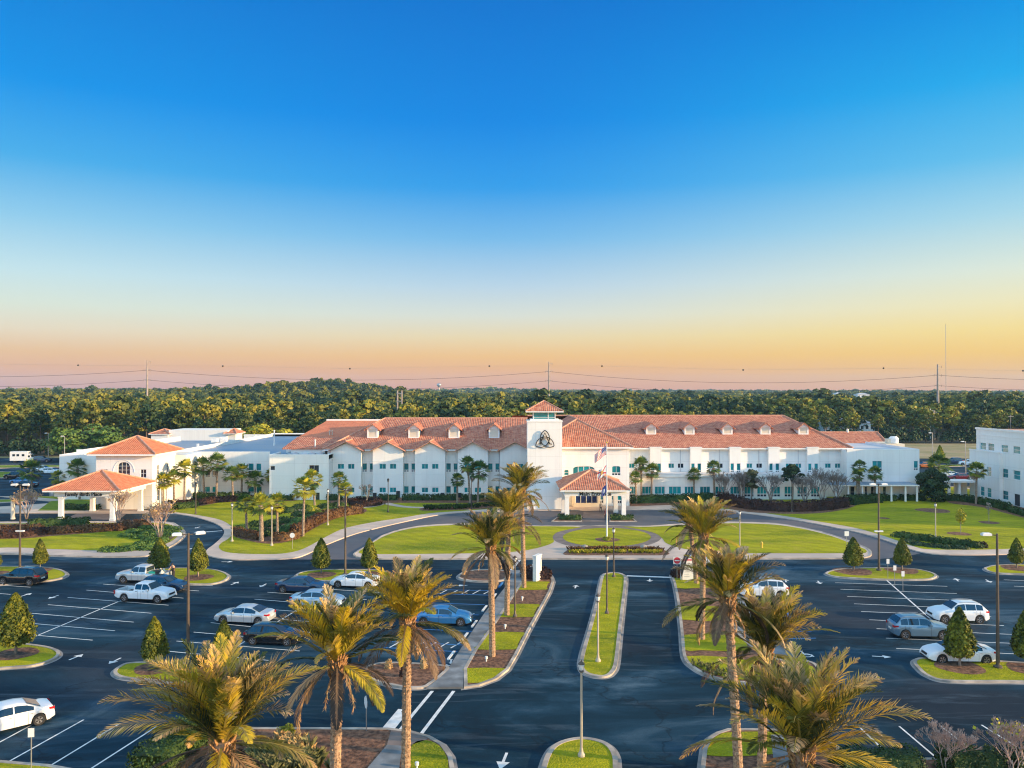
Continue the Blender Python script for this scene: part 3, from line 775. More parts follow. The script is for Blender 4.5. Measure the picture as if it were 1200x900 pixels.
# beds at the bottom of the picture
lb = [(312, 853.2), (380, 853.4), (455, 853.8), (482, 857), (504, 863), (520, 872), (530, 886), (533, 902), (533, 975), (120, 975), (150, 905), (172, 884), (200, 862), (240, 853.2)]
island(lb, M['mulch'], name='mulch_bed', smooth=0)
sheet('footpath', gp([(454, 874), (472, 875), (468, 905), (462, 975), (395, 975), (432, 900)]), 0.136, M['old_walk'])
sheet('brick_ramp', gp([(459, 856), (482, 859), (502, 866), (500, 868), (476, 876), (454, 874)]), 0.134, M['ring'])
sheet('lawn', smooth_poly(gp([(484, 873), (500, 868.5), (514, 874), (523, 886), (526, 902), (526, 970), (468, 970), (474, 900)]), 3), 0.134, M['grass'])
island([(-90, 884), (0, 891.5), (60, 896.5), (92, 902), (100, 930), (-90, 930)], M['grass'], smooth=0)
rb = [(838, 859), (852, 854.5), (900, 854.5), (950, 859), (972, 868), (992, 888), (1105, 889), (1320, 889), (1320, 985), (820, 985), (820, 900), (823, 877), (829, 865)]
island(rb, M['mulch'], name='mulch_bed', smooth=0)
sheet('lawn', smooth_poly(gp([(842, 862), (856, 859), (900, 858.5), (935, 862), (940, 878), (890, 886), (828, 886), (830, 872)]), 3), 0.134, M['grass'])
sheet('footpath', gp([(902, 862), (916, 862), (926, 900), (930, 980), (904, 980), (906, 900)]), 0.138, M['old_walk'])
island([(966.5, 672), (979, 668), (1004, 666.2), (1036, 666), (1068, 667), (1088, 670.5), (1097, 675), (1090, 679), (1072, 680), (1030, 679.6), (990, 677.6), (973, 675.5)], M['grass'])
island([(1152, 667), (1161, 663.5), (1182, 662), (1230, 662), (1280, 664), (1280, 676), (1200, 673.5), (1165, 672)], M['grass'])
island([(1068.5, 776), (1074, 772), (1092, 771.4), (1140, 773.5), (1200, 777), (1290, 783), (1300, 806), (1200, 800), (1112, 799), (1085, 792.5), (1073, 783)], M['grass'])
for x, y, r in [(-5, 672, 1.5), (48, 667, 1.4), (188, 672, 1.3), (233, 676, 1.5), (377, 673, 1.5), (432, 672, 1.3), (20, 765, 1.5), (182, 782, 1.35), (263, 789, 1.35), (999, 669, 2.0), (1056, 668, 1.7), (1190, 665, 1.6), (1123, 780, 1.6), (1203, 782, 1.4)]:
    mulch_disc(x, y, r)
for pts in ([(646, 611.5), (655, 605), (682, 605), (682, 611.5)], [(714, 611.5), (714, 605), (738, 605), (746, 611.5)]):
    island(pts, M['mulch'], w=0.2, smooth=0, name='mulch_bed')
# islands of the lot behind the west portico
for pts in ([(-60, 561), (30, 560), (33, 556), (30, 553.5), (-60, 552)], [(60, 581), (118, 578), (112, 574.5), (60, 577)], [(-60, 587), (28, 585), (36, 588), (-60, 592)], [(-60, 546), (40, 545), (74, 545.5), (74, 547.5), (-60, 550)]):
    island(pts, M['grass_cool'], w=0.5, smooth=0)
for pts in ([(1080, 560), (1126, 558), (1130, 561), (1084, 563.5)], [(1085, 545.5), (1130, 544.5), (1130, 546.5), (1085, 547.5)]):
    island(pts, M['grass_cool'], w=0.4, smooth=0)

# ------------------------------------------------------------------ painted markings
def line(a, b, w=0.11, mat=None, z=0.007, name='parking_line'):
    a, b = G(*a), G(*b)
    d = (b-a).normalized(); nn = Vector((-d.y, d.x, 0))*w/2
    mb = MB()
    mb.face([(a.x-nn.x, a.y-nn.y, z), (b.x-nn.x, b.y-nn.y, z), (b.x+nn.x, b.y+nn.y, z), (a.x+nn.x, a.y+nn.y, z)])
    o = mb.build(name, mat or M['paint'])
    if o.data.polygons[0].normal.z < 0: o.data.flip_normals()
    return tag(o, kind='structure')
# left lot
for a, b in [((140, 678), (250, 686)), ((122, 684), (234, 692)), ((102.6, 691), (216, 700.4)), ((80.6, 699.6), (198.6, 708.6)), ((57.6, 708), (178.6, 718)), ((34, 717.6), (158, 728.4)), ((7, 727), (136, 738.4)), ((-22, 738), (110, 749.4)),
             ((-60, 681), (37, 687.6)), ((-60, 690.5), (14, 696)), ((-60, 702), (-9, 706)),
             ((330, 686), (445, 694)), ((314, 693.4), (430, 702)), ((299, 701.6), (417, 711)), ((283, 711), (403, 720)), ((266, 719.6), (388, 730)), ((248, 729), (370, 741)), ((228, 740), (355, 751)), ((208, 750.4), (352, 762)), ((184, 761), (316, 773)),
             ((58, 838), (-20, 880)), ((100, 842), (14, 890)), ((142.6, 846), (61, 895.6)), ((185, 850), (107, 900)), ((228, 853), (150, 903)), ((16, 834), (-60, 870)),
             ((978, 682.4), (1109, 686.6)), ((984, 690), (1120, 695)), ((992, 698.4), (1133, 703.4)), ((1000, 707), (1147, 713)), ((1008, 716), (1160, 722)), ((1017.6, 725.6), (1175, 732.4)), ((1026, 736), (1192, 743)), ((1037, 747), (1208, 754)), ((1049, 759), (1224, 767)),
             ((1175, 679), (1290, 684)), ((1187, 686.4), (1300, 691)),
             ((978, 873), (995, 889)), ((1005, 850), (1045, 888)), ((1052, 849.6), (1102, 892)), ((1100, 849), (1150, 887)), ((1148, 848), (1203, 882)), ((1196, 848), (1255, 882))]:
    line(a, b)
line((148, 701), (0, 763), 0.13)
line((385, 692.5), (240, 779.6), 0.13)
line((1038, 679.5), (1092, 727), 0.15)
line((1092, 727), (1140, 771), 0.15)
line((734, 674.3), (786.5, 676.2), 0.5, name='stop_line')
line((228, 624.3), (261, 621.6), 0.45, name='stop_line')
line((598, 669), (609, 656), 0.3, name='crosswalk_line'); line((619, 668.5), (630, 656), 0.3, name='crosswalk_line')
line((507, 808.5), (470, 853), 0.22, name='crosswalk_line'); line((532, 808.5), (494, 858.5), 0.22, name='crosswalk_line')
line((474, 830), (455.5, 852.5), 0.75, name='stop_line')
# left lot beside the sidewalk: blue accessible bays
for a, b in [((517, 690.5), (580, 691.8)), ((512, 695.2), (575, 697)), ((505, 706), (568, 708)), ((497, 717.5), (561, 720)), ((494, 722.5), (557, 725)), ((478, 736), (553, 739.2)), ((458, 751), (542, 755)), ((450, 758), (536, 762.7))]:
    line(a, b, 0.14, M['blue_paint'])
for k in range(5):
    line((515+13*k, 695.5), (524+13*k, 690.8), 0.12)
for k in range(4):
    line((500+15*k, 722.8), (511+15*k, 718.2), 0.12)
for k in range(6):
    line((456+14.5*k, 758.5), (468+14.5*k, 751.8), 0.13)
for a, b in [((840, 700), (905, 698)), ((868, 712), (930, 711)), ((872, 722), (934, 721.5)), ((896, 740), (950, 739)), ((903, 748), (955, 747))]:
    line(a, b, 0.14, M['blue_paint'])
def stall_square(px, py, s):
    c = G(px, py)
    mb = MB().face([(c.x-s, c.y-s, 0.008), (c.x+s, c.y-s, 0.008), (c.x+s, c.y+s, 0.008), (c.x-s, c.y+s, 0.008)])
    tag(mb.build('painted_square', M['blue_paint']), kind='structure')
def arrow(px, py, ang, L=1.35, straight=False):
    """painted lane arrow; ang is the heading in degrees from +Y"""
    c = G(px, py); a = R(ang)
    sh = [(-0.09, -L/2), (0.09, -L/2), (0.09, 0.1), (0.42, 0.1), (0, L/2), (-0.42, 0.1), (-0.09, 0.1)]
    sh = [(x*0.85, y) for x, y in sh]
    pts = [(c.x+x*math.cos(a)+y*math.sin(a), c.y-x*math.sin(a)+y*math.cos(a), 0.008) for x, y in sh]
    mb = MB().face(pts[::-1])
    o = mb.build('road_arrow', M['paint'])
    if o.data.polygons[0].normal.z < 0: o.data.flip_normals()
    tag(o, kind='structure')
for x, y, a in [(32, 696.5, 15), (64, 699, 190), (91, 769, 15), (136, 773.5, 190), (276, 683, 15), (309, 685.5, 190), (267, 658, 90), (232, 618, 190), (224, 643, 15), (674.5, 687, 10), (761, 679.5, 190), (920, 680, 15), (959, 682, 190), (1120, 679, 15), (1157, 680.5, 190), (1032, 768.5, 100)]:
    arrow(x, y, a)
arrow(590, 890, 190, 2.0)
arrow(537, 685.5, 90, 2.0)
def wheel_stop(px, py, ang, L=1.8):
    c = G(px, py)
    o = MB().box(-L/2, L/2, -0.09, 0.09, 0.0, 0.12).build('wheel_stop', M['lamp_white'], local=True)
    b = o.data
    o.location = (c.x, c.y, 0.002); o.rotation_euler = (0, 0, R(ang))
    return o
for k, (x, y, lb_) in enumerate([(579, 699, 'second wheel stop from the road along the left sidewalk'), (568, 713, 'third wheel stop from the road along the left sidewalk'), (556, 731, 'wheel stop in front of the bright blue car'), (545, 746, 'white wheel stop between the blue car and the striped bay'), (529, 768, 'white wheel stop just above the oval mulch bed')]):
    tag(wheel_stop(x, y, 80), lb_, 'wheel stop', 'white wheel stops along the left sidewalk')
ws = wheel_stop(587, 685.5, 80); ws.data.materials[0] = M['blue_paint']
tag(ws, 'blue painted wheel stop nearest the road on the left', 'wheel stop')

ws = wheel_stop(923, 721, 80); ws.data.materials[0] = M['blue_paint']
tag(ws, 'blue painted wheel stop showing right of the date palm crowns', 'wheel stop')
for px, py in ((944, 767), (529, 777)):                      # painted wheelchair symbols
    c = G(px, py); mb = MB()
    for k in range(14):
        a0, a1 = R(200+k*20), R(200+(k+1)*20)
        mb.face([(c.x+.42*math.cos(a0), c.y+.42*math.sin(a0), .008), (c.x+.42*math.cos(a1), c.y+.42*math.sin(a1), .008), (c.x+.31*math.cos(a1), c.y+.31*math.sin(a1), .008), (c.x+.31*math.cos(a0), c.y+.31*math.sin(a0), .008)][::-1])
    mb.face([(c.x-.12, c.y+.05, .0085), (c.x+.0, c.y+.05, .0085), (c.x+.0, c.y+.80, .0085), (c.x-.12, c.y+.80, .0085)])
    mb.face([(c.x+.001, c.y+.05, .0085), (c.x+.35, c.y+.05, .0085), (c.x+.35, c.y+.16, .0085), (c.x+.001, c.y+.16, .0085)])
    mb.face([(c.x+.351, c.y-.35, .0085), (c.x+.47, c.y-.35, .0085), (c.x+.47, c.y+.16, .0085), (c.x+.351, c.y+.16, .0085)])
    mb.face([(c.x-.15, c.y+.85, .0085), (c.x+.03, c.y+.85, .0085), (c.x+.03, c.y+1.02, .0085), (c.x-.15, c.y+1.02, .0085)])
    tag(mb.build('painted_symbol', M['paint']), kind='structure')
# ------------------------------------------------------------------ buildings
def facade(mb, P0, d, width, z0, z1, holes=(), depth=0.16, mi=0):
    """wall from P0 along d with real openings; the outer side is to the right of d"""
    d = Vector((d[0], d[1])).normalized(); nrm = Vector((d.y, -d.x))
    def pt(u, z, k=0.0):
        return (P0[0]+d.x*u-nrm.x*k, P0[1]+d.y*u-nrm.y*k, z)
    us = sorted({0.0, width}|{round(h[i], 4) for h in holes for i in (0, 1)})
    zs = sorted({z0, z1}|{round(h[i], 4) for h in holes for i in (2, 3)})
    for a, b in zip(us, us[1:]):
        for c, e in zip(zs, zs[1:]):
            mu, mz = (a+b)/2, (c+e)/2
            if any(h[0] < mu < h[1] and h[2] < mz < h[3] for h in holes): continue
            mb.face([pt(a, c), pt(b, c), pt(b, e), pt(a, e)], mi)
    for h in holes:
        u0, u1, a, b = [round(q, 4) for q in h[:4]]
        mb.face([pt(u0, a), pt(u0, a, depth), pt(u0, b, depth), pt(u0, b)], mi)
        mb.face([pt(u1, a), pt(u1, b), pt(u1, b, depth), pt(u1, a, depth)], mi)
        mb.face([pt(u0, a), pt(u1, a), pt(u1, a, depth), pt(u0, a, depth)], mi)
        mb.face([pt(u0, b), pt(u0, b, depth), pt(u1, b, depth), pt(u1, b)], mi)
def obox(mb, P0, d, u0, u1, z0, z1, k0, k1, mi=0):
    d = Vector((d[0], d[1])).normalized(); nrm = Vector((d.y, -d.x))
    c = [(P0[0]+d.x*u-nrm.x*k, P0[1]+d.y*u-nrm.y*k) for u, k in ((u0, k0), (u1, k0), (u1, k1), (u0, k1))]
    mb.prism(c, z0, z1, mi, top=True, bottom=True)
def window(root, P0, d, h, cols=1, rows=1, glass=None, low=0.0, bar=0.05, depth=0.12, name='window'):
    """a frame with a pane sub-part; low>0 gives a row of small dark panes at the foot"""
    u0, u1, z0, z1 = h[:4]
    glass = glass or M['glass']
    mb = MB()
    obox(mb, P0, d, u0, u1, z0, z0+bar, depth-0.05, depth+0.03)
    obox(mb, P0, d, u0, u1, z1-bar, z1, depth-0.05, depth+0.03)
    obox(mb, P0, d, u0, u0+bar, z0+bar, z1-bar, depth-0.05, depth+0.03)
    obox(mb, P0, d, u1-bar, u1, z0+bar, z1-bar, depth-0.05, depth+0.03)
    zl = z0+(z1-z0)*low
    for c in range(1, cols):
        u = u0+(u1-u0)*c/cols
        obox(mb, P0, d, u-bar/2, u+bar/2, zl if low else z0+bar, z1-bar, depth-0.04, depth+0.03)
    for r in range(1, rows):
        z = zl+(z1-zl)*r/rows
        obox(mb, P0, d, u0+bar, u1-bar, z-bar/2, z+bar/2, depth-0.035, depth+0.03)
    if low:
        obox(mb, P0, d, u0+bar, u1-bar, zl-0.10, zl+0.03, depth-0.052, depth+0.03)
        n = max(2, int((u1-u0)/0.45))
        for c in range(1, n):
            u = u0+(u1-u0)*c/n
            obox(mb, P0, d, u-0.05, u+0.05, z0+bar, zl-0.10, depth-0.045, depth+0.03)
    w = mb.build(name, M['frame'], root)
    d2 = Vector((d[0], d[1])).normalized(); nrm = Vector((d2.y, -d2.x))
    def pt(u, z): return (P0[0]+d2.x*u-nrm.x*depth, P0[1]+d2.y*u-nrm.y*depth, z)
    mb = MB().face([pt(u0, zl if low else z0), pt(u1, zl if low else z0), pt(u1, z1), pt(u0, z1)])
    mb.build('pane', glass, w)
    if low:
        MB().face([pt(u0, z0), pt(u1, z0), pt(u1, zl), pt(u0, zl)]).build('lower_pane', M['dark_glass'], w)
    return w
def slab_roof(mb, pts, t=0.18, mi=0, side=None):
    """sloping roof plane with thickness"""
    lo = [(p[0], p[1], p[2]-t) for p in pts]
    mb.face(pts, mi); mb.face(lo[::-1], mi if side is None else side)
    n = len(pts)
    for i in range(n):
        j = (i+1) % n
        mb.face([lo[i], lo[j], pts[j], pts[i]], mi if side is None else side)
def hip_roof(root, x0, x1, y0, y1, ze, zp, mat, ridge=None, fascia=0.28, name='roof', mats2=None, capw=0.16):
    """ridge: None for a pyramid, else (xa, ya, xb, yb)"""
    cx, cy = (x0+x1)/2, (y0+y1)/2
    a, b = ((cx, cy), (cx, cy)) if ridge is None else ((ridge[0], ridge[1]), (ridge[2], ridge[3]))
    A, B = (a[0], a[1], zp), (b[0], b[1], zp)
    c = [(x0, y0, ze), (x1, y0, ze), (x1, y1, ze), (x0, y1, ze)]
    mb = MB()
    if ridge is None:
        for i in range(4): mb.face([c[i], c[(i+1) % 4], A])
    elif abs(a[1]-b[1]) < 1e-6:                 # ridge along x
        mb.face([c[0], c[1], B, A]); mb.face([c[1], c[2], B]); mb.face([c[2], c[3], A, B]); mb.face([c[3], c[0], A])
    else:                                       # ridge along y
        mb.face([c[0], c[1], A]); mb.face([c[1], c[2], B, A]); mb.face([c[2], c[3], B]); mb.face([c[3], c[0], A, B])
    mb.face([(p[0], p[1], ze-0.02) for p in c][::-1])
    r = mb.build(name, mat, root)
    mb = MB()
    for i in range(4):
        mb.tube([(c[i][0], c[i][1], ze+0.03), ((A if i in (0, 3) else B) if ridge is not None and abs(a[1]-b[1]) < 1e-6 else (A if i in (0, 1) else B))], capw, 6)
    if ridge is not None: mb.tube([A, B], capw, 6)
    mb.build('ridge_cap', M['ridge'], r)
    if fascia:
        mb = MB()
        t = 0.14
        mb.box(x0, x1, y0, y0+t, ze-fascia, ze-0.021); mb.box(x0, x1, y1-t, y1, ze-fascia, ze-0.021)
        mb.box(x0, x0+t, y0+t, y1-t, ze-fascia, ze-0.021); mb.box(x1-t, x1, y0+t, y1-t, ze-fascia, ze-0.021)
        mb.build('fascia', M['wall_trim'], r)
        MB().box(x0+t, x1-t, y0+t, y1-t, ze-0.12, ze-0.05).build('soffit', M['wall_trim'], r)
    return r
def X150(px, Y=150.0): return (px-600)*Y/FPX
def Z150(py, Y=150.0): return CAMH-(py-HORIZON)*Y/FPX
E = (1, 0); S = (0, -1); N_ = (0, 1); W_ = (-1, 0)

# ---- west wing with the row of gables
ww = empty('hospital_wing', (-15, 149, 0), label='long white wing left of the tower with a row of small gables and dormers', cat='building', group='buildings of the hospital')
wall = MB()
YB, YR = 148.6, 150.3
bays = [407.5, 456, 505, 554.5, 603.5]
zE = 8.76
prev = 382
wins = []
for c in bays:
    x0, x1 = X150(c-17.5), X150(c+17.5)
    # recess to the left of the bay
    rx0 = X150(c-32.5) if c > 410 else -34.2
    hol = []
    for cx in ((c-29.0), (c-20.3)) if c > 410 else ((c-19.9),):
        for yt, yb in ((543, 553), (569.8, 580)):
            u = X150(cx)-rx0
            hol.append((u-0.44, u+0.44, Z150(yb), Z150(yt)))
    facade(wall, (rx0, YR), E, x0-rx0, 0, zE, hol)
    wins += [((rx0, YR), E, h, 1, 1, 0.22, M['glass']) for h in hol]
    hol = []
    for k in (-6, 6):
        for yt, yb in ((543, 548.4), (570.4, 575.6)):
            u = X150(c+k)-x0
            hol.append((u-0.60, u+0.60, Z150(yb)-0.05, Z150(yt)+0.05))
    facade(wall, (x0, YB), E, x1-x0, 0, zE, hol)
    wins += [((x0, YB), E, h, 2, 1, 0, (M['dark_glass'] if (i == 1 and c < 410) else M['glass'])) for i, h in enumerate(hol)]
    facade(wall, (x0, YR), S, YR-YB, 0, zE); facade(wall, (x1, YB), N_, YR-YB, 0, zE)
    cx = (x0+x1)/2
    wall.face([(x0, YB, zE), (x1, YB, zE), (cx, YB, 10.15)])
    # joint groove line between storeys
facade(wall, (-34.2, 182), S, 182-YR, 0, zE)
wall.build('wall', M['wall'], ww)
for P0, d, h, cl, rw, low, gl in wins: window(ww, P0, d, h, cl, rw, gl, low=low)
mb = MB()
for c in bays:
    x0, x1 = X150(c-17.5), X150(c+17.5)
    mb.box(x0-0.005, x1+0.005, YB-0.03, YB-0.003, 6.75, 6.83)
    mb.box(x0-0.005, x1+0.005, YB-0.03, YB-0.003, 4.25, 4.31)
mb.build('string_course', M['wall_trim'], ww)
mb = MB()
for k, px in enumerate([408, 441, 468, 491, 519.5, 539.5, 566]):
    x = X150(px); big = k in (2,)
    mb.box(x-0.32, x+0.32, YB-0.25 if 0 else 148.35, 148.55, 0.12, 1.0 if not big else 1.35)
mb.build('ground_vent', M['dark'], ww)
rf = MB()
ym, zm, s = 166.0, 14.08, (14.08-8.9)/(166-149.4)
rf.face([(-34.9, 149.4, 8.9), (3.2, 149.4, 8.9), (3.2, ym, zm), (-26, ym, zm)])
rf.face([(-34.9, 182.6, 8.9), (-34.9, 149.4, 8.9), (-26, ym, zm)])
rf.face([(3.2, 182.6, 8.9), (-34.9, 182.6, 8.9), (-26, ym, zm), (3.2, ym, zm)])
for c in bays:
    cx = X150(c); hw = 3.25; yb = 149.4+(10.4-8.9)/s
    for sg in (-1, 1):
        pts = [(cx+sg*hw, 148.0, 8.72), (cx, 148.0, 10.42), (cx, yb+0.6, 10.42), (cx+sg*hw, 149.6, 8.72)]
        if sg < 0: pts = pts[::-1]
        slab_roof(rf, pts if sg > 0 else pts, 0.16)
r = rf.build('roof', M['roof'], ww)
cap = MB().tube([(-26, ym, zm), (3.2, ym, zm)], 0.17, 6).tube([(-34.9, 149.4, 8.95), (-26, ym, zm)], 0.17, 6)
for c in bays: cap.tube([(X150(c), 147.95, 10.45), (X150(c), 149.4+(10.45-8.9)/s, 10.45)], 0.15, 6)
cap.build('ridge_cap', M['ridge'], r)
tr = MB()
for c in bays:
    cx = X150(c)
    for sg in (-1, 1):
        tr.tube([(cx+sg*3.2, 147.95, 8.66), (cx, 147.95, 10.32)], 0.085, 4)
tr.build('gable_trim', M['ridge'], r)
for a, b in zip([None]+bays, bays):
    x0 = X150(a+17.5) if a else -34.9
    MB().box(x0, X150(b-17.5), 149.45, 149.6, 8.62, 8.84).build('gutter_board', M['wall_trim'], r)
def dormer(root, cx, Y, zb, zt, zp, s, w=2.05):
    """small gabled dormer standing on a roof of slope s"""
    f = MB()
    x0, x1 = cx-w/2, cx+w/2
    facade(f, (x0, Y), E, w, zb, zt, [(0.28, w-0.28, zb+0.25, zt-0.15)], 0.08)
    f.face([(x0, Y, zt), (x1, Y, zt), (cx, Y, zp)])
    yb = Y+(zt-zb)/s
    f.face([(x0, yb, zt), (x0, Y, zb), (x0, Y, zt)]); f.face([(x1, Y, zb), (x1, yb, zt), (x1, Y, zt)])
    d = f.build('dormer', M['wall'], root)
    g = MB()
    ov = 0.5
    for sg in (-1, 1):
        ze = zt-ov*(zp-zt)/(w/2)
        pts = [(cx+sg*(w/2+ov), Y-0.45, ze), (cx, Y-0.45, zp+0.04), (cx, Y+(zp-zb)/s+0.3, zp+0.04), (cx+sg*(w/2+ov), Y+(ze-zb)/s+0.3, ze)]
        slab_roof(g, pts if sg > 0 else pts[::-1], 0.13)
    g.build('dormer_roof', M['roof'], d)
    lv = MB()
    n = 7
    for k in range(n):
        z = zb+0.27+(zt-0.15-zb-0.27)*k/n
        lv.face([(x0+0.28, Y+0.02, z), (x1-0.28, Y+0.02, z), (x1-0.28, Y+0.09, z+(zt-0.15-zb-0.27)/n), (x0+0.28, Y+0.09, z+(zt-0.15-zb-0.27)/n)])
    lv.build('louvre', M['cream'], d)
for px in (436.5, 484.8, 532, 579):
    cx = (px-600)*155/FPX
    dormer(ww, cx, 155.0, 8.9+s*(155-149.4)-0.05, 12.55, 13.35, s)

# ---- older red roofs behind the west wing
rb2 = empty('hospital_wing', (-31, 160, 0), label='set-back hospital wing with a plain orange roof behind the leftmost gables', cat='building', group='buildings of the hospital')
mb = MB()
mb.box(-41.2, -34.95, 151.4, 160, 0.1, 8.9); mb.box(-41.2, -22, 160.01, 184, 0.1, 10.2)
mb.build('wall', M['wall'], rb2)
mb = MB()
slab_roof(mb, [(-42.8, 151, 8.95), (-34.0, 151, 8.95), (-25.5, 157.4, 10.75), (-41.6, 157.4, 10.75)], 0.2)
mb.build('lower_roof', M['roof'], rb2)
mb = MB()
slab_roof(mb, [(-41.7, 157.0, 10.55), (-22, 157.0, 10.55), (-20, 178, 13.15), (-40.6, 178, 13.15)], 0.2)
mb.face([(-41.7, 197, 10.5), (-40.6, 178, 13.15), (-20, 178, 13.15), (-20, 197, 10.5)][::-1])
r = mb.build('upper_roof', M['roof_orange'], rb2)
MB().box(-40.7, -21, 177.9, 178.6, 13.1, 13.45).build('ridge_parapet', M['wall_trim'], r)
for px in (386.5, 389.5):
    c = D(px, 511, 160)
    MB().lathe([(0.12, 0), (0.12, 0.8), (0.22, 0.8), (0.22, 1.0)], (c.x, c.y, 10.85), 8).build('roof_vent', M['steel'], rb2)

# ---- flat-roofed white wing
fw = empty('hospital_wing', (-48, 150, 0), label='flat-roofed white wing with blue-grey roof between the left portico building and the gables', cat='building', group='buildings of the hospital')
wall = MB(); wins = []
def hp(P0x, Y, pxs, pys):
    return (X150(pxs[0], Y)-P0x, X150(pxs[1], Y)-P0x, Z150(pys[1], Y), Z150(pys[0], Y))
Yw = 150.0; xw0, xw1 = X150(198, Yw), X150(316.5, Yw)
hol = [hp(xw0, Yw, (291.5, 297.5), (543, 553)), hp(xw0, Yw, (300.5, 306.5), (543, 553)), hp(xw0, Yw, (241, 246.5), (551.5, 559)), hp(xw0, Yw, (249, 254), (551.5, 559)),
       hp(xw0, Yw, (240, 246.5), (570, 578)), hp(xw0, Yw, (249, 255), (570, 578)), hp(xw0, Yw, (291, 298), (570, 578)), hp(xw0, Yw, (301, 307), (570, 582))]
facade(wall, (xw0, Yw), E, xw1-xw0, 0, 8.25, hol)
wins += [((xw0, Yw), E, h, 1, 1, 0.2, M['dark_glass'] if i in (2, 3) else M['glass']) for i, h in enumerate(hol)]
Yb = 145.5; xb0, xb1 = X150(316, Yb), X150(385.5, Yb)
hol = [hp(xb0, Yb, (317, 322.5), (546, 551)), hp(xb0, Yb, (362.5, 374), (545, 556)), hp(xb0, Yb, (370, 375), (577, 586))]
facade(wall, (xb0, Yb), E, xb1-xb0, 0, 8.1, hol)
wins += [((xb0, Yb), E, hol[0], 1, 1, 0, M['dark_glass']), ((xb0, Yb), E, hol[1], 2, 1, 0.22, M['dark_glass']), ((xb0, Yb), E, hol[2], 1, 1, 0, M['dark_glass'])]
facade(wall, (xb1, Yb), N_, 8, 0, 8.1); facade(wall, (xb0, Yw), S, Yw-Yb, 0, 8.1)
facade(wall, (xw0, 214), S, 214-Yw, 0, 8.25)
facade(wall, (xw1+4, 214), W_, 30, 0, 8.25)
wall.build('wall', M['wall'], fw)
for P0, d, h, cl, rw, low, gl in wins: window(fw, P0, d, h, cl, rw, gl, low=low)
mb = MB()
t = 0.3
mb.box(xw0, xw1, Yw+0.003, Yw+t, 7.6, 8.42); mb.box(xw0, xw0+t, Yw+t, 214, 7.6, 8.42); mb.box(xw0, xw1+8, 214, 214.3, 7.6, 8.55)
mb.box(xb0, xb1, Yb+0.003, Yb+t, 7.4, 8.25); mb.box(xb0, xb0+t, Yb+t, Yw+1.8, 7.4, 8.25); mb.box(xb1-t, xb1, Yb+t, 156, 7.4, 8.25)
mb.box(xb0+t, xb1-t-0.6, 155.2, 155.5, 7.5, 9.0)
mb.build('parapet', M['wall_trim'], fw)
mb = MB()
mb.face([(xw0+t, Yw+t, 7.75), (xb1, Yw+t, 7.75), (xb1+4, 214, 7.75), (xw0+t, 214, 7.75)])
rr = mb.build('roof', M['membrane'], fw)
mb = MB().face([(xb0+t, Yb+t, 7.78), (xb1-t, Yb+t, 7.78), (xb1-t, 155.2, 7.78), (xb0+t, 155.2, 7.78)])
mb.build('front_roof', M['membrane'], fw)
for px, py, Y, w, h in [(252, 513.8, 188, 1.3, 0.9), (262.5, 512, 190, 1.5, 1.2), (298, 508, 206, 0.9, 0.8), (232, 521, 172, 0.4, 0.7)]:
    x = X150(px, Y)
    MB().box(x-w/2, x+w/2, Y-w/2, Y+w/2, 7.76, 7.76+h).build('roof_unit', M['lamp_white'], rr)
for px, Y, h in [(321.5, 176, 3.2), (369.5, 152, 2.6)]:
    x = X150(px, Y)
    MB().lathe([(0.22, 0), (0.22, 0.6), (0.12, 0.6), (0.12, h), (0.2, h), (0.2, h+0.15)], (x, Y, 7.78), 8).build('vent_pipe', M['lamp_white'], rr)
for px in (339, 346, 352, 360, 366, 376):
    x = X150(px, 151)
    MB().lathe([(0.75, 0), (0.7, 0.25), (0.2, 0.45)], (x, 149+((px*7) % 5), 7.79), 10).build('skylight_dome', M['light_membrane'], rr)
# rear penthouse with two little tiled roofs
ph = empty('penthouse', (-84, 216, 0), label='low white rooftop block with two small red tiled corners beyond the blue roof', cat='building', group='buildings of the hospital')
MB().box(X150(198, 216), X150(268, 216), 216, 226, 0, 9.3).build('wall', M['wall'], ph)
hip_roof(ph, X150(176, 216), X150(201, 216), 215, 222, 8.3, 9.5, M['roof'], fascia=0.2, name='left_roof')
MB().box(X150(178, 216), X150(197.8, 216), 215.6, 221.5, 0, 8.05).build('left_base', M['wall'], ph)
hip_roof(ph, X150(263, 216), X150(279, 216), 215, 222, 8.4, 9.6, M['roof'], fascia=0.2, name='right_roof')
MB().box(X150(268.2, 216), X150(276, 216), 216.1, 221.5, 0, 8.15).build('right_base', M['wall'], ph)

# ---- plain block behind the west portico
wb = empty('hospital_wing', (-75, 146, 0), label='plain flat-roofed white block at the far left behind the tiled portico', cat='building', group='buildings of the hospital')
mb = MB(); xa = X150(70, 146)
facade(mb, (xa, 146), E, X150(118, 146)-xa, 0, 8.1); facade(mb, (xa, 196), S, 50, 0, 8.1)
mb.build('wall', M['wall'], wb)
MB().face([(xa+0.3, 146.3, 7.7), (-62.9, 146.3, 7.7), (-62.9, 196, 7.7), (xa+0.3, 196, 7.7)]).build('roof', M['membrane'], wb)
MB().box(xa, -67, 146.003, 146.3, 7.7, 8.2).box(xa, xa+0.3, 146.3, 152, 7.7, 8.2).box(xa+1.1, xa+1.4, 152, 196, 7.7, 8.7).box(xa, xa+1.4, 151.7, 152, 7.7, 8.7).build('parapet', M['wall_trim'], wb)

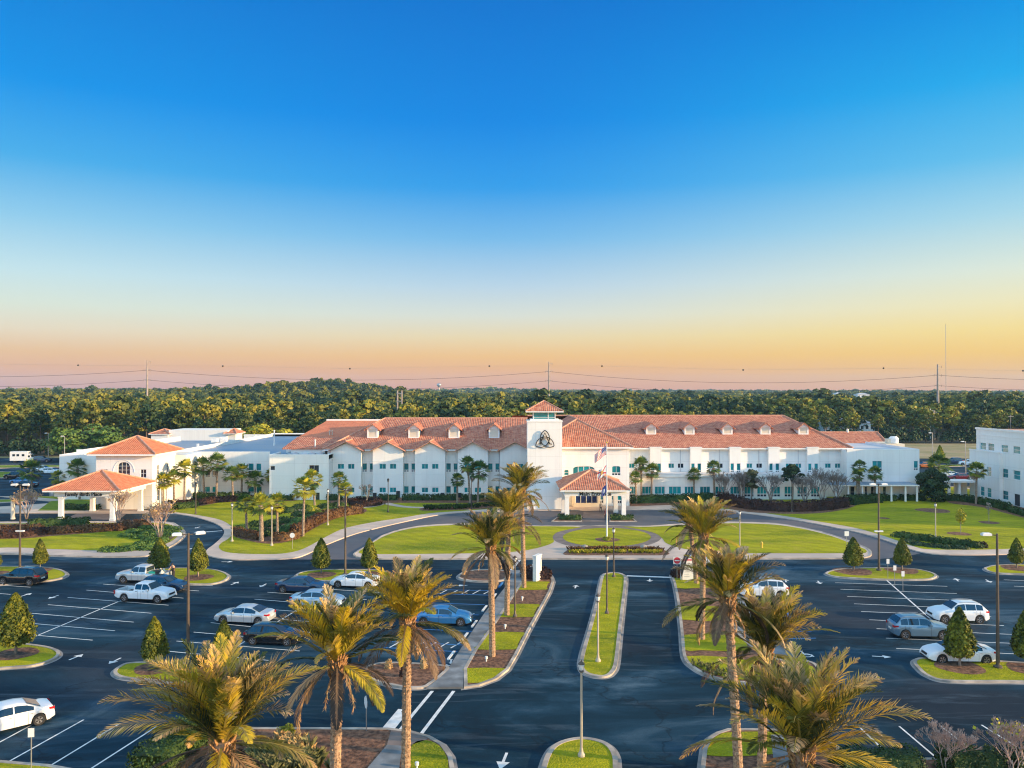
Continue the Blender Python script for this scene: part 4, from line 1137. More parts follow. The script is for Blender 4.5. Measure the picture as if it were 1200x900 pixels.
# ---- tall hip-roofed block with the arched window
eb = empty('hospital_wing', (-64, 134, 0), label='square white block with an orange hip roof and an arched window behind the left portico', cat='building', group='buildings of the hospital')
x0, x1, y0, y1 = -68.7, -59.4, 134.0, 143.4
wall = MB(); wins = []
def h2(px0, px1, py0, py1): return hp(x0, 134.0, (px0, px1), (py0, py1))
hf = [h2(138.5, 152.8, 541.5, 560), h2(165, 171.8, 550, 562.5), h2(121, 126.5, 550, 553.5)]
facade(wall, (x0, y0), E, x1-x0, 0, 9.1, hf)
hs = []
for yy in (135.9,):
    for z0_, z1_ in ((5.6, 7.2), (1.2, 3.0)):
        hs.append((yy-y0, yy-y0+0.75, z0_, z1_))
hs += [(5.6, 6.3, 5.6, 7.2)]
facade(wall, (x1, y0), N_, y1-y0, 0, 9.1, hs)
facade(wall, (x0, y1), S, y1-y0, 0, 9.1); facade(wall, (x1, y1), W_, x1-x0, 0, 9.1)
wall.build('wall', M['wall'], eb)
aw = window(eb, (x0, y0), E, hf[0], 3, 4, M['dark_glass'])
def arch_corners(root, P0, d, h, depth=0.0, mat=None, rise=0.35):
    """white spandrels that turn a square head into a segmental arch"""
    u0, u1, z0_, z1_ = h[:4]; d = Vector((d[0], d[1])); nrm = Vector((d.y, -d.x))
    mb = MB(); n = 10; rr_ = (u1-u0)*rise
    c = (u0+u1)/2; a = (u1-u0)/2
    def pt(u, z, k): return (P0[0]+d.x*u-nrm.x*k, P0[1]+d.y*u-nrm.y*k, z)
    for i in range(n):
        t0, t1 = -1+2*i/n, -1+2*(i+1)/n
        za, zb = z1_-rr_*(1-math.sqrt(max(0, 1-t0*t0))), z1_-rr_*(1-math.sqrt(max(0, 1-t1*t1)))
        ua, ub = c+a*t0, c+a*t1
        mb.face([pt(ua, za, 0.003), pt(ub, zb, 0.003), pt(ub, z1_, 0.003), pt(ua, z1_, 0.003)])
        mb.face([pt(ua, za, 0.003), pt(ua, za, 0.1), pt(ub, zb, 0.1), pt(ub, zb, 0.003)])
    mb.build('arch_head', mat or M['wall'], root)
arch_corners(aw, (x0, y0), E, hf[0])
# raised archivolt line
ac = MB(); cx = x0+(hf[0][0]+hf[0][1])/2
ac.tube([(cx+1.75*math.cos(a), y0-0.02, 6.2+2.0*math.sin(a)) for a in [PI*i/16 for i in range(17)]], 0.05, 6)
ac.build('arch_moulding', M['wall_trim'], eb)
window(eb, (x0, y0), E, hf[1], 2, 2, M['dark_glass'], low=0.25); window(eb, (x0, y0), E, hf[2], 2, 1, M['dark_glass'])
for h in hs: window(eb, (x1, y0), N_, h, 1, 2, M['dark_glass'])
hip_roof(eb, x0-1.0, x1+1.0, y0-1.0, y1+1.0, 9.25, 11.95, M['roof_orange'])
MB().box(-59.39, -57.5, 143, 150.0, 0, 8.3).build('link_wall', M['wall'], eb)

def column(mb, x, y, z0, z1, w=0.62):
    mb.box(x-w/2-0.05, x+w/2+0.05, y-w/2-0.05, y+w/2+0.05, z0, z0+0.35)
    a, b = w/2, w/2*0.93
    P = [(-a, -a), (a, -a), (a, a), (-a, a)]; Q = [(-b, -b), (b, -b), (b, b), (-b, b)]
    for i in range(4):
        j = (i+1) % 4
        mb.face([(x+P[i][0], y+P[i][1], z0+0.35), (x+P[j][0], y+P[j][1], z0+0.35), (x+Q[j][0], y+Q[j][1], z1-0.25), (x+Q[i][0], y+Q[i][1], z1-0.25)])
    mb.box(x-w/2-0.04, x+w/2+0.04, y-w/2-0.04, y+w/2+0.04, z1-0.25, z1)
def font_mesh(cu, name):
    t_ = bpy.data.objects.new(name, cu); COL.objects.link(t_)
    me = bpy.data.meshes.new_from_object(t_.evaluated_get(bpy.context.evaluated_depsgraph_get()))
    bpy.data.objects.remove(t_); bpy.data.curves.remove(cu)
    o = bpy.data.objects.new(name, me); COL.objects.link(o)
    return o
def text(root, body, x, y, z, size, mat, name='lettering', ext=0.02, rz=0.0, sx=1.0):
    cu = bpy.data.curves.new(name, 'FONT')
    cu.body = body; cu.size = size; cu.extrude = ext; cu.align_x = 'CENTER'; cu.align_y = 'CENTER'; cu.offset = 0.022; cu.resolution_u = 3
    cu.materials.append(mat)
    o = font_mesh(cu, name)
    if root is not None:
        o.parent = root
        w = wloc(root)
        o.location = (x-w.x, y-w.y, z-w.z)
    else: o.location = (x, y, z)
    o.rotation_euler = (PI/2, 0, rz); o.scale = (sx, 1, 1)
    return o
# ---- west portico
wp = empty('portico', (-65, 128, 0), label='open drive-through portico with orange hip roof lettered Family Birth Place', cat='portico', group='entrance porticos')
for x, y in ((-68.2, 122.8), (-60.4, 122.8), (-68.2, 132.0), (-60.4, 132.0), (-64.6, 132.2)):
    mb = MB(); column(mb, x, y, 0.0, 3.698); mb.build('column', M['wall'], wp)
mb = MB()
X0, X1, Y0_, Y1_ = -69.0, -59.8, 122.35, 132.6
for a, b, c, d_ in ((X0, X1, Y0_, Y0_+0.5), (X0, X1, Y1_-0.5, Y1_), (X0, X0+0.5, Y0_+0.5, Y1_-0.5), (X1-0.5, X1, Y0_+0.5, Y1_-0.5)):
    mb.box(a, b, c, d_, 3.70, 4.55)
# tapered haunches under the beam
for (x, y) in ((-68.2, 122.8), (-60.4, 122.8)):
    for sg in (1,) if x < -64 else (-1,):
        mb.face([(x+sg*0.3, y-0.3, 3.1), (x+sg*1.3, y-0.3, 3.69), (x+sg*0.3, y-0.3, 3.69)])
mb.build('beam', M['wall'], wp)
hip_roof(wp, X0-1.2, X1+1.2, Y0_-1.1, Y1_+1.1, 4.72, 7.15, M['roof_orange'], fascia=0.24)
text(wp, 'Family Birth Place', -64.6, Y0_-0.03, 4.02, 0.78, M['dark'])

# ---- central block
cb = empty('hospital_wing', (14, 138, 0), label='central white block with arched windows right behind the main entrance portico', cat='building', group='buildings of the hospital')
Yc = 138.0; xc0, xc1 = 8.3, X150(737.3, Yc)
def hc(a, b, c, d_): return hp(xc0, Yc, (a, b), (c, d_))
hol = [hc(661, 666.5, 550.5, 559.5), hc(671, 697, 546, 560), hc(701, 706.8, 550.5, 559.5), hc(717, 727, 546, 557), hc(674, 700, 573, 592.4), hc(703.2, 707, 574, 589.5), hc(716.5, 718.5, 574, 589.5), hc(722.5, 728.5, 574, 590)]
wall = MB()
facade(wall, (xc0, Yc), E, xc1-xc0, 0, 10.0, hol, 0.2)
facade(wall, (xc1, Yc), N_, 12.5, 0, 10.0)
facade(wall, (xc0, 152), S, 14, 0, 10.0)
wall.build('wall', M['wall'], cb)
a1 = window(cb, (xc0, Yc), E, hol[0], 1, 2, low=0.3); arch_corners(a1, (xc0, Yc), E, hol[0], rise=0.25)
a2 = window(cb, (xc0, Yc), E, hol[1], 4, 1, low=0.28, bar=0.10); arch_corners(a2, (xc0, Yc), E, hol[1], rise=0.13)
a3 = window(cb, (xc0, Yc), E, hol[2], 1, 2, M['dark_glass'], low=0.3); arch_corners(a3, (xc0, Yc), E, hol[2], rise=0.25)
a4 = window(cb, (xc0, Yc), E, hol[3], 2, 1, low=0.28); arch_corners(a4, (xc0, Yc), E, hol[3], rise=0.15)
dr = window(cb, (xc0, Yc), E, hol[4], 4, 1, M['blue_glass'], bar=0.11, name='entrance_doors')
for h in hol[5:]: window(cb, (xc0, Yc), E, h, 1, 2, low=0.25)
MB().box(X150(670, Yc), X150(673.8, Yc), Yc-0.25, Yc-0.003, 0, 4.0).box(X150(700.2, Yc), X150(703, Yc), Yc-0.25, Yc-0.003, 0, 4.0).build('door_surround', M['cream'], cb)
MB().box(X150(672, 137), X150(702, 137), 136.6, 136.9, 0.12, 0.75).build('planter_wall', M['cream'], cb)
mb = MB()
ex0, ex1, ey0, zc = 3.2, xc1+0.7, Yc-0.7, 10.15
pk = (11.7, 146.6, 14.55)
mb.face([(ex0, ey0, zc), (ex1, ey0, zc), pk])
mb.face([(ex1, ey0, zc), (ex1, 156.0, zc), (11.7, 168, 14.55), pk])
mb.face([(ex0, 156, zc), (ex0, ey0, zc), pk, (11.7, 168, 14.55)])
r = mb.build('roof', M['roof'], cb)
MB().tube([(ex0, ey0, zc), pk], 0.16, 6).tube([(ex1, ey0, zc), pk], 0.16, 6).tube([pk, (11.7, 168, 14.55)], 0.16, 6).build('ridge_cap', M['ridge'], r)
MB().box(ex0+5.2, ex1, ey0, ey0+0.15, zc-0.3, zc-0.02).box(ex1-0.15, ex1, ey0+0.15, 149, zc-0.3, zc-0.02).box(8.35, ex1-0.16, ey0+0.16, Yc-0.003, zc-0.12, zc-0.06).build('fascia', M['wall_trim'], r)

# ---- tower with the emblem
tw = empty('tower', (5.4, 137, 0), label='square white tower with glazed lantern and a looped black emblem', cat='tower')
tx0, tx1, ty0, ty1 = 2.54, 8.29, 134.0, 139.8
wall = MB()
facade(wall, (tx0, ty0), E, tx1-tx0, 0, 14.5); facade(wall, (tx0, ty1), S, ty1-ty0, 0, 14.5); facade(wall, (tx1, ty0), N_, ty1-ty0, 0, 14.5)
facade(wall, (tx1, ty1), W_, tx1-tx0, 0, 14.5)
wall.build('wall', M['wall'], tw)
MB().box(tx0-0.08, tx1+0.08, ty0-0.08, ty1+0.08, 14.5, 14.72).box(tx0+0.5, tx1-0.5, ty0+0.5, ty1-0.5, 14.72, 14.98).build('cornice', M['wall_trim'], tw)
MB().box(3.55, 7.2, 134.85, 138.95, 14.98, 16.1).build('lantern_glass', M['glass'], tw)
mb = MB()
for x in (3.5, 5.95, 7.1):
    mb.box(x, x+0.14, 134.78, 134.92, 14.98, 16.1); mb.box(x, x+0.14, 138.9, 139.04, 14.98, 16.1)
for y in (136.1, 137.5):
    mb.box(3.48, 3.62, y, y+0.1, 14.98, 16.1); mb.box(7.14, 7.26, y, y+0.1, 14.98, 16.1)
mb.box(3.47, 7.27, 134.77, 134.93, 15.2, 15.27)
mb.build('lantern_frame', M['frame'], tw)
hip_roof(tw, 2.28, 8.52, 133.9, 140.1, 16.28, 18.0, M['roof'], fascia=0.2, capw=0.1)
# emblem: three interlaced almond loops around a letter A
em = MB()
ecx, ecz, ey = 5.42, 11.75, 133.72
def P3(x, z): return (ecx+x, ey, ecz+z)
SE = 1.5
for k in range(3):
    th = R(90+120*k)
    ax = Vector((math.cos(th), math.sin(th))); bx = Vector((-ax.y, ax.x))
    for sg in (-1, 1):                                  # the two arcs of one almond loop
        cc = ax*0.2887-bx*sg*0.5
        pts = []
        for i in range(17):
            t = R(-60+120*i/16)
            q = cc+(bx*sg*math.cos(t)+ax*math.sin(t))
            pts.append(P3(q.x*SE, q.y*SE-0.35))
        em.tube(pts, 0.075, 6)
for sg in (-1, 1):
    em.tube([P3(sg*0.03, 0.95), P3(sg*0.40, 0.05), P3(sg*0.80, -0.80)], [0.05, 0.085, 0.13], 4)
    em.box(ecx+sg*0.84-0.30, ecx+sg*0.84+0.30, ey-0.05, ey+0.05, ecz-0.92, ecz-0.80)
em.tube([P3(-0.42, -0.02), P3(0.42, -0.02)], 0.055, 4)
for x, z in ((0, 1.1), (-1.1, -1.0), (1.1, -1.0)):
    em.tube([(ecx+x, ey, ecz+z), (ecx+x, 134.0, ecz+z)], 0.04, 5)
em.build('emblem', M['dark'], tw)

# ---- main entrance portico
mp_ = empty('portico', (12.5, 129, 0), label='white drive-through portico with pink tiled hip roof lettered Main Entrance', cat='portico', group='entrance porticos')
for x, y in ((8.35, 123.3), (16.95, 123.3), (16.75, 131.2), (8.35, 131.2)):
    mb = MB(); column(mb, x, y, 0.0, 3.698, 0.66); mb.build('column', M['wall'], mp_)
mb = MB()
X0, X1, Y0_, Y1_ = 7.95, 17.3, 122.95, 135.2
for a, b, c, d_ in ((X0, X1, Y0_, Y0_+0.5), (X0, X1, Y1_-0.5, Y1_), (X0, X0+0.5, Y0_+0.5, Y1_-0.5), (X1-0.5, X1, Y0_+0.5, Y1_-0.5)):
    mb.box(a, b, c, d_, 3.70, 4.5)
mb.build('beam', M['wall'], mp_)
hip_roof(mp_, X0-0.75, X1+0.6, Y0_-0.7, Y1_+0.9, 4.66, 7.1, M['roof'], fascia=0.22)
text(mp_, 'Main Entrance', 12.6, Y0_-0.03, 4.0, 0.78, M['dark'], sx=1.08)

# ---- east wing
ew = empty('hospital_wing', (42, 149, 0), label='long white hospital wing right of the entrance with five dormers and a flat-topped lower storey', cat='building', group='buildings of the hospital')
Yu = 150.0; xu0, xu1 = X150(737, Yu), X150(994, Yu); zE = 9.1
ch = [768.5, 815.5, 861.5, 907, 952.5]
wall = MB(); wins = []
hol = []
for a in (740, 751.5, 786.5, 797.5, 832, 843.5, 878, 889.5, 924, 935.5, 970, 981.5):
    hol.append(hp(xu0, Yu, (a-3.4, a+3.4), (543, 548.4)))
facade(wall, (xu0, Yu), E, xu1-xu0, 0, zE, hol)
for i, h in enumerate(hol): wins.append(((xu0, Yu), E, h, 2, 1, 0, M['dark_glass'] if i in (1, 3, 5, 7) else M['glass']))
for c in ch:
    Yq = 149.1; q0, q1 = X150(c-6.6, Yq), X150(c+6.6, Yq)
    hh = [hp(q0, Yq, (c-5.7, c-1.6), (543, 553.2)), hp(q0, Yq, (c+1.6, c+6.0), (543, 553.2))]
    hh = [(max(0.08, h[0]), min(q1-q0-0.08, h[1]), h[2], h[3]) for h in hh]
    facade(wall, (q0, Yq), E, q1-q0, 4.3, 9.18, hh)
    facade(wall, (q0, Yu), S, Yu-Yq, 4.3, 9.18); facade(wall, (q1, Yq), N_, Yu-Yq, 4.3, 9.18)
    wall.box(q0-0.08, q1+0.08, Yq-0.08, 150.3, 9.18, 9.32)
    for h in hh: wins.append(((q0, Yq), E, h, 1, 1, 0.22, M['glass']))
Yl = 146.0; xl0, xl1 = X150(737.5, Yl), X150(968, Yl)
hol = []
for a, b in ((738, 745), (752, 763.5), (767, 779), (783.5, 798), (802, 813), (820, 832), (838, 850), (855.5, 867.5), (871.5, 883), (887, 898), (903, 914), (919, 930), (934, 945.5), (950, 960)):
    hol.append(hp(xl0, Yl, (a, b), (570, 582)))
hol = [(max(0.06, h[0]), h[1], h[2], h[3]) for h in hol]
facade(wall, (xl0, Yl), E, xl1-xl0, 0, 4.55, hol)
for h in hol: wins.append(((xl0, Yl), E, h, 3, 1, 0.28, M['glass']))
facade(wall, (xu1, Yu), N_, 36, 0, zE)
wall.build('wall', M['wall'], ew)
for P0, d, h, cl, rw, low, gl in wins: window(ew, P0, d, h, cl, rw, gl, low=low)
MB().box(xl0-0.02, xl1, Yl-0.18, Yl-0.003, 4.15, 4.62).box(xu0, xu1, Yu-0.03, Yu-0.003, 6.75, 6.82).build('string_course', M['wall_trim'], ew)
MB().face([(xl0, Yl-0.17, 4.64), (xl1, Yl-0.17, 4.64), (xl1, 149.99, 4.70), (xl0, 149.99, 4.70)]).build('lower_roof', M['light_membrane'], ew)
s2 = (14.55-9.15)/(168-149.2)
rf = MB()
rf.face([(xu0-1.5, 149.2, 9.15), (xu1+0.5, 149.2, 9.15), (56.2, 168, 14.55), (12, 168, 14.55)])
rf.face([(xu1+0.5, 149.2, 9.15), (xu1+0.5, 186.8, 9.15), (56.2, 168, 14.55)])
rf.face([(xu1+0.5, 186.8, 9.15), (0, 186.8, 9.15), (0, 168, 14.55), (56.2, 168, 14.55)])
r = rf.build('roof', M['roof'], ew)
MB().tube([(3.2, 168, 14.55), (56.2, 168, 14.55)], 0.17, 6).tube([(xu1+0.5, 149.2, 9.2), (56.2, 168, 14.55)], 0.17, 6).build('ridge_cap', M['ridge'], r)
MB().box(xu0, xu1+0.5, 149.2, 149.32, 8.88, 9.13).box(xu0, xu1+0.4, 149.33, 149.99, 8.9, 8.95).build('fascia', M['wall_trim'], r)
for px in (763, 808, 852.5, 897, 941.5):
    cx = (px-600)*156.5/FPX
    dormer(ew, cx, 156.5, 9.15+s2*7.3-0.05, 12.75, 13.5, s2, 1.95)

# ---- east block
kb = empty('hospital_wing', (67, 147, 0), label='flat white end block with a low columned canopy right of the dormered wing', cat='building', group='buildings of the hospital')
Yk = 147.0; xk0, xk1 = X150(992, Yk), X150(1077, Yk)
hol = [hp(xk0, Yk, (1022, 1033.3), (540, 551)), hp(xk0, Yk, (1070.5, 1075.5), (540, 551))]
low_h = [hp(xk0, Yk, (a, a+b), (570, 583)) for a, b in ((996, 5), (1004, 4), (1013, 3), (1020, 4), (1034, 4))]
wall = MB()
facade(wall, (xk0, Yk), E, xk1-xk0, 0, 8.95, hol+low_h)
facade(wall, (xk1, Yk), N_, 22, 0, 8.95); facade(wall, (xk0, Yk+5), S, 5, 0, 8.95)
wall.build('wall', M['wall'], kb)
window(kb, (xk0, Yk), E, hol[0], 2, 1, low=0.25); window(kb, (xk0, Yk), E, hol[1], 1, 1, low=0.25)
for h in low_h: window(kb, (xk0, Yk), E, h, 1, 2, M['dark_glass'])
MB().face([(xk0+0.2, Yk+0.2, 8.75), (xk1-0.2, Yk+0.2, 8.75), (xk1-0.2, 169, 8.75), (xk0+0.2, 169, 8.75)]).build('roof', M['light_membrane'], kb)
MB().box(xk0, xk1, Yk+0.003, Yk+0.2, 8.6, 9.1).box(xk1-0.2, xk1, Yk+0.2, 169, 8.6, 9.1).build('parapet', M['wall_trim'], kb)
cp = MB()
xa, xb = X150(973, 143), X150(1077, 143)
cp.box(xa, xb, 143.0, 146.99, 2.85, 3.05)
r = cp.build('canopy', M['wall_trim'], kb)
MB().face([(xa, 143.0, 3.055), (xb, 143.0, 3.055), (xb, 146.98, 3.2), (xa, 146.98, 3.2)]).build('canopy_roof', M['membrane'], r)
for px in (979, 993.5, 1010, 1027, 1044, 1060.5, 1074):
    mb = MB(); x = X150(px, 143.4); mb.lathe([(0.2, 0.1), (0.18, 0.4), (0.17, 2.85)], (x, 143.4, 0), 10); mb.build('canopy_column', M['wall'], r)

# ---- covered walk between the east block and the eastern building
cw = empty('covered_walkway', (81, 150, 0), label='white flat canopy walkway linking the end block to the three-storey building', cat='walkway')
xa, xb = X150(1078.5, 148), X150(1141.5, 148)
MB().box(xa, xb, 147.6, 151, 2.95, 3.25).build('roof', M['wall_trim'], cw)
for px in (1089, 1101, 1112, 1124):
    mb = MB(); x = X150(px, 148); column(mb, x, 148.2, 0.1, 2.94, 0.42); mb.build('column', M['wall'], cw)
MB().box(X150(1118, 150.5), xb, 150.4, 150.8, 0.1, 2.9).build('back_wall', M['cream'], cw)

# ---- small tiled building behind
sb = empty('outbuilding', (76, 190, 0), label='low cream building with a pink hip roof behind the right end of the dormered wing', cat='building')
MB().box(X150(955, 190), X150(1034, 190), 190, 202, 0, 7.2).build('wall', M['cream'], sb)
hip_roof(sb, X150(950, 190), X150(1039, 190), 189.2, 203, 7.4, 9.75, M['roof'], ridge=(X150(960, 190), 196, X150(1024, 190)+3.5, 196), fascia=0.25)
MB().lathe([(0.25, 0), (0.25, 0.9)], (X150(993, 196), 196, 9.6), 8).build('chimney', M['lamp_white'], sb)
ac_ = empty('rooftop_plant', (X150(1045, 175), 178, 8.0), label='white cylindrical rooftop machine beyond the flat end block', cat='machine')
MB().box(X150(1036, 176)-0.5, X150(1052, 176)+0.5, 174, 182, 0, 8.3).build('base', M['cream'], ac_)
MB().lathe([(0.9, 0), (1.0, 0.2), (1.0, 1.1), (0.6, 1.5)], (X150(1047, 176), 176, 8.32), 12).build('drum', M['lamp_white'], ac_)
MB().box(X150(1039, 176), X150(1043, 176), 175.5, 177, 8.32, 9.3).build('housing', M['cream'], ac_)

# ---- three-storey building on the right
tb = empty('office_building', (100, 135, 0), label='three-storey white building with teal windows at the right edge', cat='building', group='buildings of the hospital')
fx = 85.4; wall = MB(); wins = []
def ywin(px): return fx*FPX/(px-600)
Yn, Yf_ = 112.0, 149.2
def hw(py_px, zlo, zhi, w=1.85):   # hole on a face looking to -X ; u measured from the far end towards the camera
    y = ywin(py_px); u = Yf_-y
    return (u-w/2, u+w/2, zlo, zhi)
hol = []
for p_ in (1151.5, 1161, 1177, 1191, 1206.5, 1222):
    for lo_, hi_ in ((9.0, 10.25), (4.6, 6.15)) + (((0.8, 2.35),) if p_ != 1191 else ()):
        if p_ < 1170 and lo_ < 8.8: continue
        hol.append(hw(p_, lo_, hi_))
dh = hw(1191, 0.13, 2.2, 1.6)
facade(wall, (fx, Yf_), S, Yf_-Yn, 0, 12.6, hol+[dh])
wins += [((fx, Yf_), S, h, 1, 2, 0, M['glass']) for h in hol]
facade(wall, (fx, Yn), E, 40, 0, 12.6); facade(wall, (fx+40, Yf_), W_, 40, 0, 12.6); facade(wall, (fx+40, Yn), N_, Yf_-Yn, 0, 12.6)
# lower block standing forward
bx = 84.7; Yb1 = 150.2; Yb0 = bx*FPX/(1170.5-600)
hol2 = []
for p_ in (1150.5, 1158.5):
    y = bx*FPX/(p_-600)
    hol2 += [(Yb1-y-0.65, Yb1-y+0.65, 4.5, 6.1), (Yb1-y-0.65, Yb1-y+0.65, 0.75, 2.4)]
facade(wall, (bx, Yb1), S, Yb1-Yb0, 0, 8.75, hol2)
facade(wall, (bx, Yb0), E, fx-bx, 0, 8.75)
wall.face([(bx, Yb0, 8.75), (fx, Yb0, 8.75), (fx, Yb1, 8.75), (bx, Yb1, 8.75)])
facade(wall, (fx+3, Yb1), W_, 3.7, 0, 8.75)
wins += [((bx, Yb1), S, h, 1, 2, 0, M['glass']) for h in hol2]
wall.build('wall', M['wall'], tb)
for P0, d, h, cl, rw, low, gl in wins: window(tb, P0, d, h, cl, rw, gl, low=low)
window(tb, (fx, Yf_), S, dh, 1, 1, M['void'], name='service_door')
MB().box(fx-0.15, fx+0.25, Yn-0.15, Yf_+0.15, 12.6, 12.95).box(fx+0.25, fx+40, Yn-0.15, Yn+0.2, 12.6, 12.95).box(bx-0.08, bx+0.1, Yb0-0.05, Yb1+0.1, 8.75, 8.95).box(fx-0.06, fx-0.003, Yb0-6, Yf_, 11.6, 11.75).build('cornice', M['wall_trim'], tb)
MB().face([(fx+0.25, Yn+0.2, 12.65), (fx+40, Yn+0.2, 12.65), (fx+40, Yf_, 12.65), (fx+0.25, Yf_, 12.65)]).build('roof', M['ridge'], tb)

# ---- low white buildings in the far woods
def far_house(px, py, Y, w, h, d, roofh, lab, n=1, mat=None):
    c = D(px, py, Y)
    g = hill(c.x, Y) if Y > 280 else 0
    z0 = max(g, c.z-h-4)
    o = empty('far_building', (c.x, Y, z0), label=lab, cat='building', group='pale buildings in the woods')
    MB().box(c.x-w/2, c.x+w/2, Y, Y+d, z0, c.z).build('wall', M['wall'], o)
    mb = MB(); zr = c.z
    e = 0.4
    mb.face([(c.x-w/2-e, Y-e, zr), (c.x+w/2+e, Y-e, zr), (c.x+w/2-d*0.4, Y+d/2, zr+roofh), (c.x-w/2+d*0.4, Y+d/2, zr+roofh)])
    mb.face([(c.x+w/2+e, Y-e, zr), (c.x+w/2+e, Y+d+e, zr), (c.x+w/2-d*0.4, Y+d/2, zr+roofh)])
    mb.face([(c.x-w/2-e, Y+d+e, zr), (c.x-w/2-e, Y-e, zr), (c.x-w/2+d*0.4, Y+d/2, zr+roofh)])
    mb.face([(c.x+w/2+e, Y+d+e, zr), (c.x-w/2-e, Y+d+e, zr), (c.x-w/2+d*0.4, Y+d/2, zr+roofh), (c.x+w/2-d*0.4, Y+d/2, zr+roofh)])
    mb.build('roof', mat or M['light_membrane'], o)
    mb = MB()
    k = max(3, int(w/3))
    for i in range(k):
        x = c.x-w/2+w*(i+0.5)/k
        for zz in ([c.z-1.6] + ([c.z-4.4] if c.z-z0 > 6 else [])):
            mb.box(x-0.5, x+0.5, Y-0.06, Y-0.003, zz-0.7, zz+0.6)
    mb.build('window_row', M['dark_glass'], o)
for a in [(984, 493, 330, 13, 6, 12, 1.4, 'left one of three white buildings among the trees beyond the right roof'), (1003, 492.5, 333, 8, 6, 12, 1.4, 'narrow middle one of three white buildings among the trees beyond the right roof'),
          (1016, 496, 326, 6, 5, 10, 1.0, 'small right-hand one of three white buildings among the trees beyond the right roof'),
          (984, 461.4, 900, 9, 5, 10, 1.5, 'pale house just under the horizon above the white buildings'), (1012, 462.3, 820, 12, 5, 10, 1.5, 'wider pale house just under the horizon right of its neighbour'),
          (738, 486.5, 420, 4, 3, 8, 0.8, 'tiny white roof peeping over the long tiled ridge right of the tower'), (372, 453.2, 800, 3, 8, 6, 2, 'tiny white house on the crest of the wooded hill')]:
    far_house(*a)

mb_list = [(X150(c-18.2), 150.22, 8.6) for c in bays]+[(X150(c+17.0), 149.92, 8.9) for c in (780, 826, 872, 918)]
for i, (x, y, zt) in enumerate(mb_list):
    MB().tube([(x, y, 0.1 if i < 5 else 4.75), (x, y, zt)], 0.055, 6).build('downpipe', M['light_membrane'], ww if i < 5 else ew)
# ------------------------------------------------------------------ vegetation
def crown_pts(rs, n, h, style):
    """leaf centres and outward normals of a tree crown, trunk foot at the origin"""
    C, N = [], []
    if style == 'pine':
        k = rs.integers(11, 17); base = h*rs.uniform(0.42, 0.55)
        cl = []
        for i in range(k):
            t = (i+0.5)/k; z = base+(h-base)*t*0.93
            r = h*0.20*(math.sin(PI*min(1, 0.18+0.80*t))**0.8)*rs.uniform(0.55, 1.0)
            a = i*2.4+rs.uniform(-0.4, 0.4)
            cl.append((r*math.cos(a), r*math.sin(a), z, h*rs.uniform(0.075, 0.12), h*rs.uniform(0.045, 0.065)))
        cl.append((0, 0, h*0.93, h*0.09, h*0.065)); cl.append((0, 0, h*0.8, h*0.12, h*0.07))
    elif style == 'round':
        k = rs.integers(10, 15); cl = []
        for i in range(k):
            t = (i+0.5)/k; z = h*(0.25+0.62*t); r = h*0.30*math.sin(PI*(0.2+0.62*t))*rs.uniform(0.5, 1.0); a = i*2.4
            cl.append((r*math.cos(a), r*math.sin(a), z, h*rs.uniform(0.13, 0.19), h*rs.uniform(0.10, 0.14)))
        cl.append((0, 0, h*0.55, h*0.25, h*0.22))
    else:                                           # 'mound': low cheap far tree
        cl = [(rs.normal(0, h*0.13), rs.normal(0, h*0.13), h*rs.uniform(0.55, 0.86), h*rs.uniform(0.13, 0.2), h*rs.uniform(0.09, 0.14)) for _ in range(6)]
    cl = np.array(cl); w = cl[:, 3]**2; w /= w.sum()
    idx = rs.choice(len(cl), n, p=w)
    d = rs.normal(0, 1, (n, 3)); d[:, 2] = np.where(rs.random(n) < 0.7, np.abs(d[:, 2]), d[:, 2]); d /= np.linalg.norm(d, axis=1, keepdims=True)
    rad = rs.uniform(0.72, 1.05, n)[:, None]
    c = cl[idx]
    P = c[:, :3]+d*rad*np.stack([c[:, 3], c[:, 3], c[:, 4]], axis=1)
    return P, d
def tree_geo(rs, n, h, style, leaf):
    P, d = crown_pts(rs, n, h, style)
    return leaf_quads(P, d, leaf, rs, 0.45)
rs = np.random.default_rng(11)
# ---- individual trees of the forest edge, eight kinds copied
def make_tree(name, h, style, n, leaf, mat, label, group, seed, trunk_r=0.2, barkm=None, lean=0.3):
    r_ = np.random.default_rng(seed)
    o = empty(name, (0, 0, 0), label=label, cat='tree', group=group)
    V, F = tree_geo(r_, n, h, style, leaf)
    link_mesh('crown', np_mesh('crown', V, F, mat), o)
    mb = MB().tube([(0, 0, -0.5), (lean*0.3, 0, h*0.3), (lean*0.5, lean*0.3, h*0.6), (0, 0, h*0.92)], [trunk_r*1.3, trunk_r, trunk_r*0.8, 0.04], 6)
    for i in range(5):
        a = i*2.2+seed; z = h*(0.5+0.07*i)
        mb.tube([(0.1, 0, z), (h*0.14*math.cos(a), h*0.14*math.sin(a), z+h*0.06)], [trunk_r*0.4, 0.03], 4)
    mb.build('trunk', barkm or M['bark'], o, smooth=True, local=True)
    return o
pines = [make_tree('pine_tree', 16.5, 'pine', 700, 0.80, M['pine_near'], 'pine', 'pines along the forest edge', 100+i) for i in range(6)]
used_proto = set()
def plant(protos, k, x, y, s, rz, label, group):
    p = protos[k]; key = id(p)
    z = hill(x, y)-0.1 if y > 280 else -0.1
    if p.name not in used_proto:
        used_proto.add(p.name); p.location = (x, y, z); p.rotation_euler = (0, 0, rz); p.scale = (s, s, s)
        p['label'] = label; p['group'] = group
        return p
    return copy_thing(p, (x, y, z), rz, s, label, group)
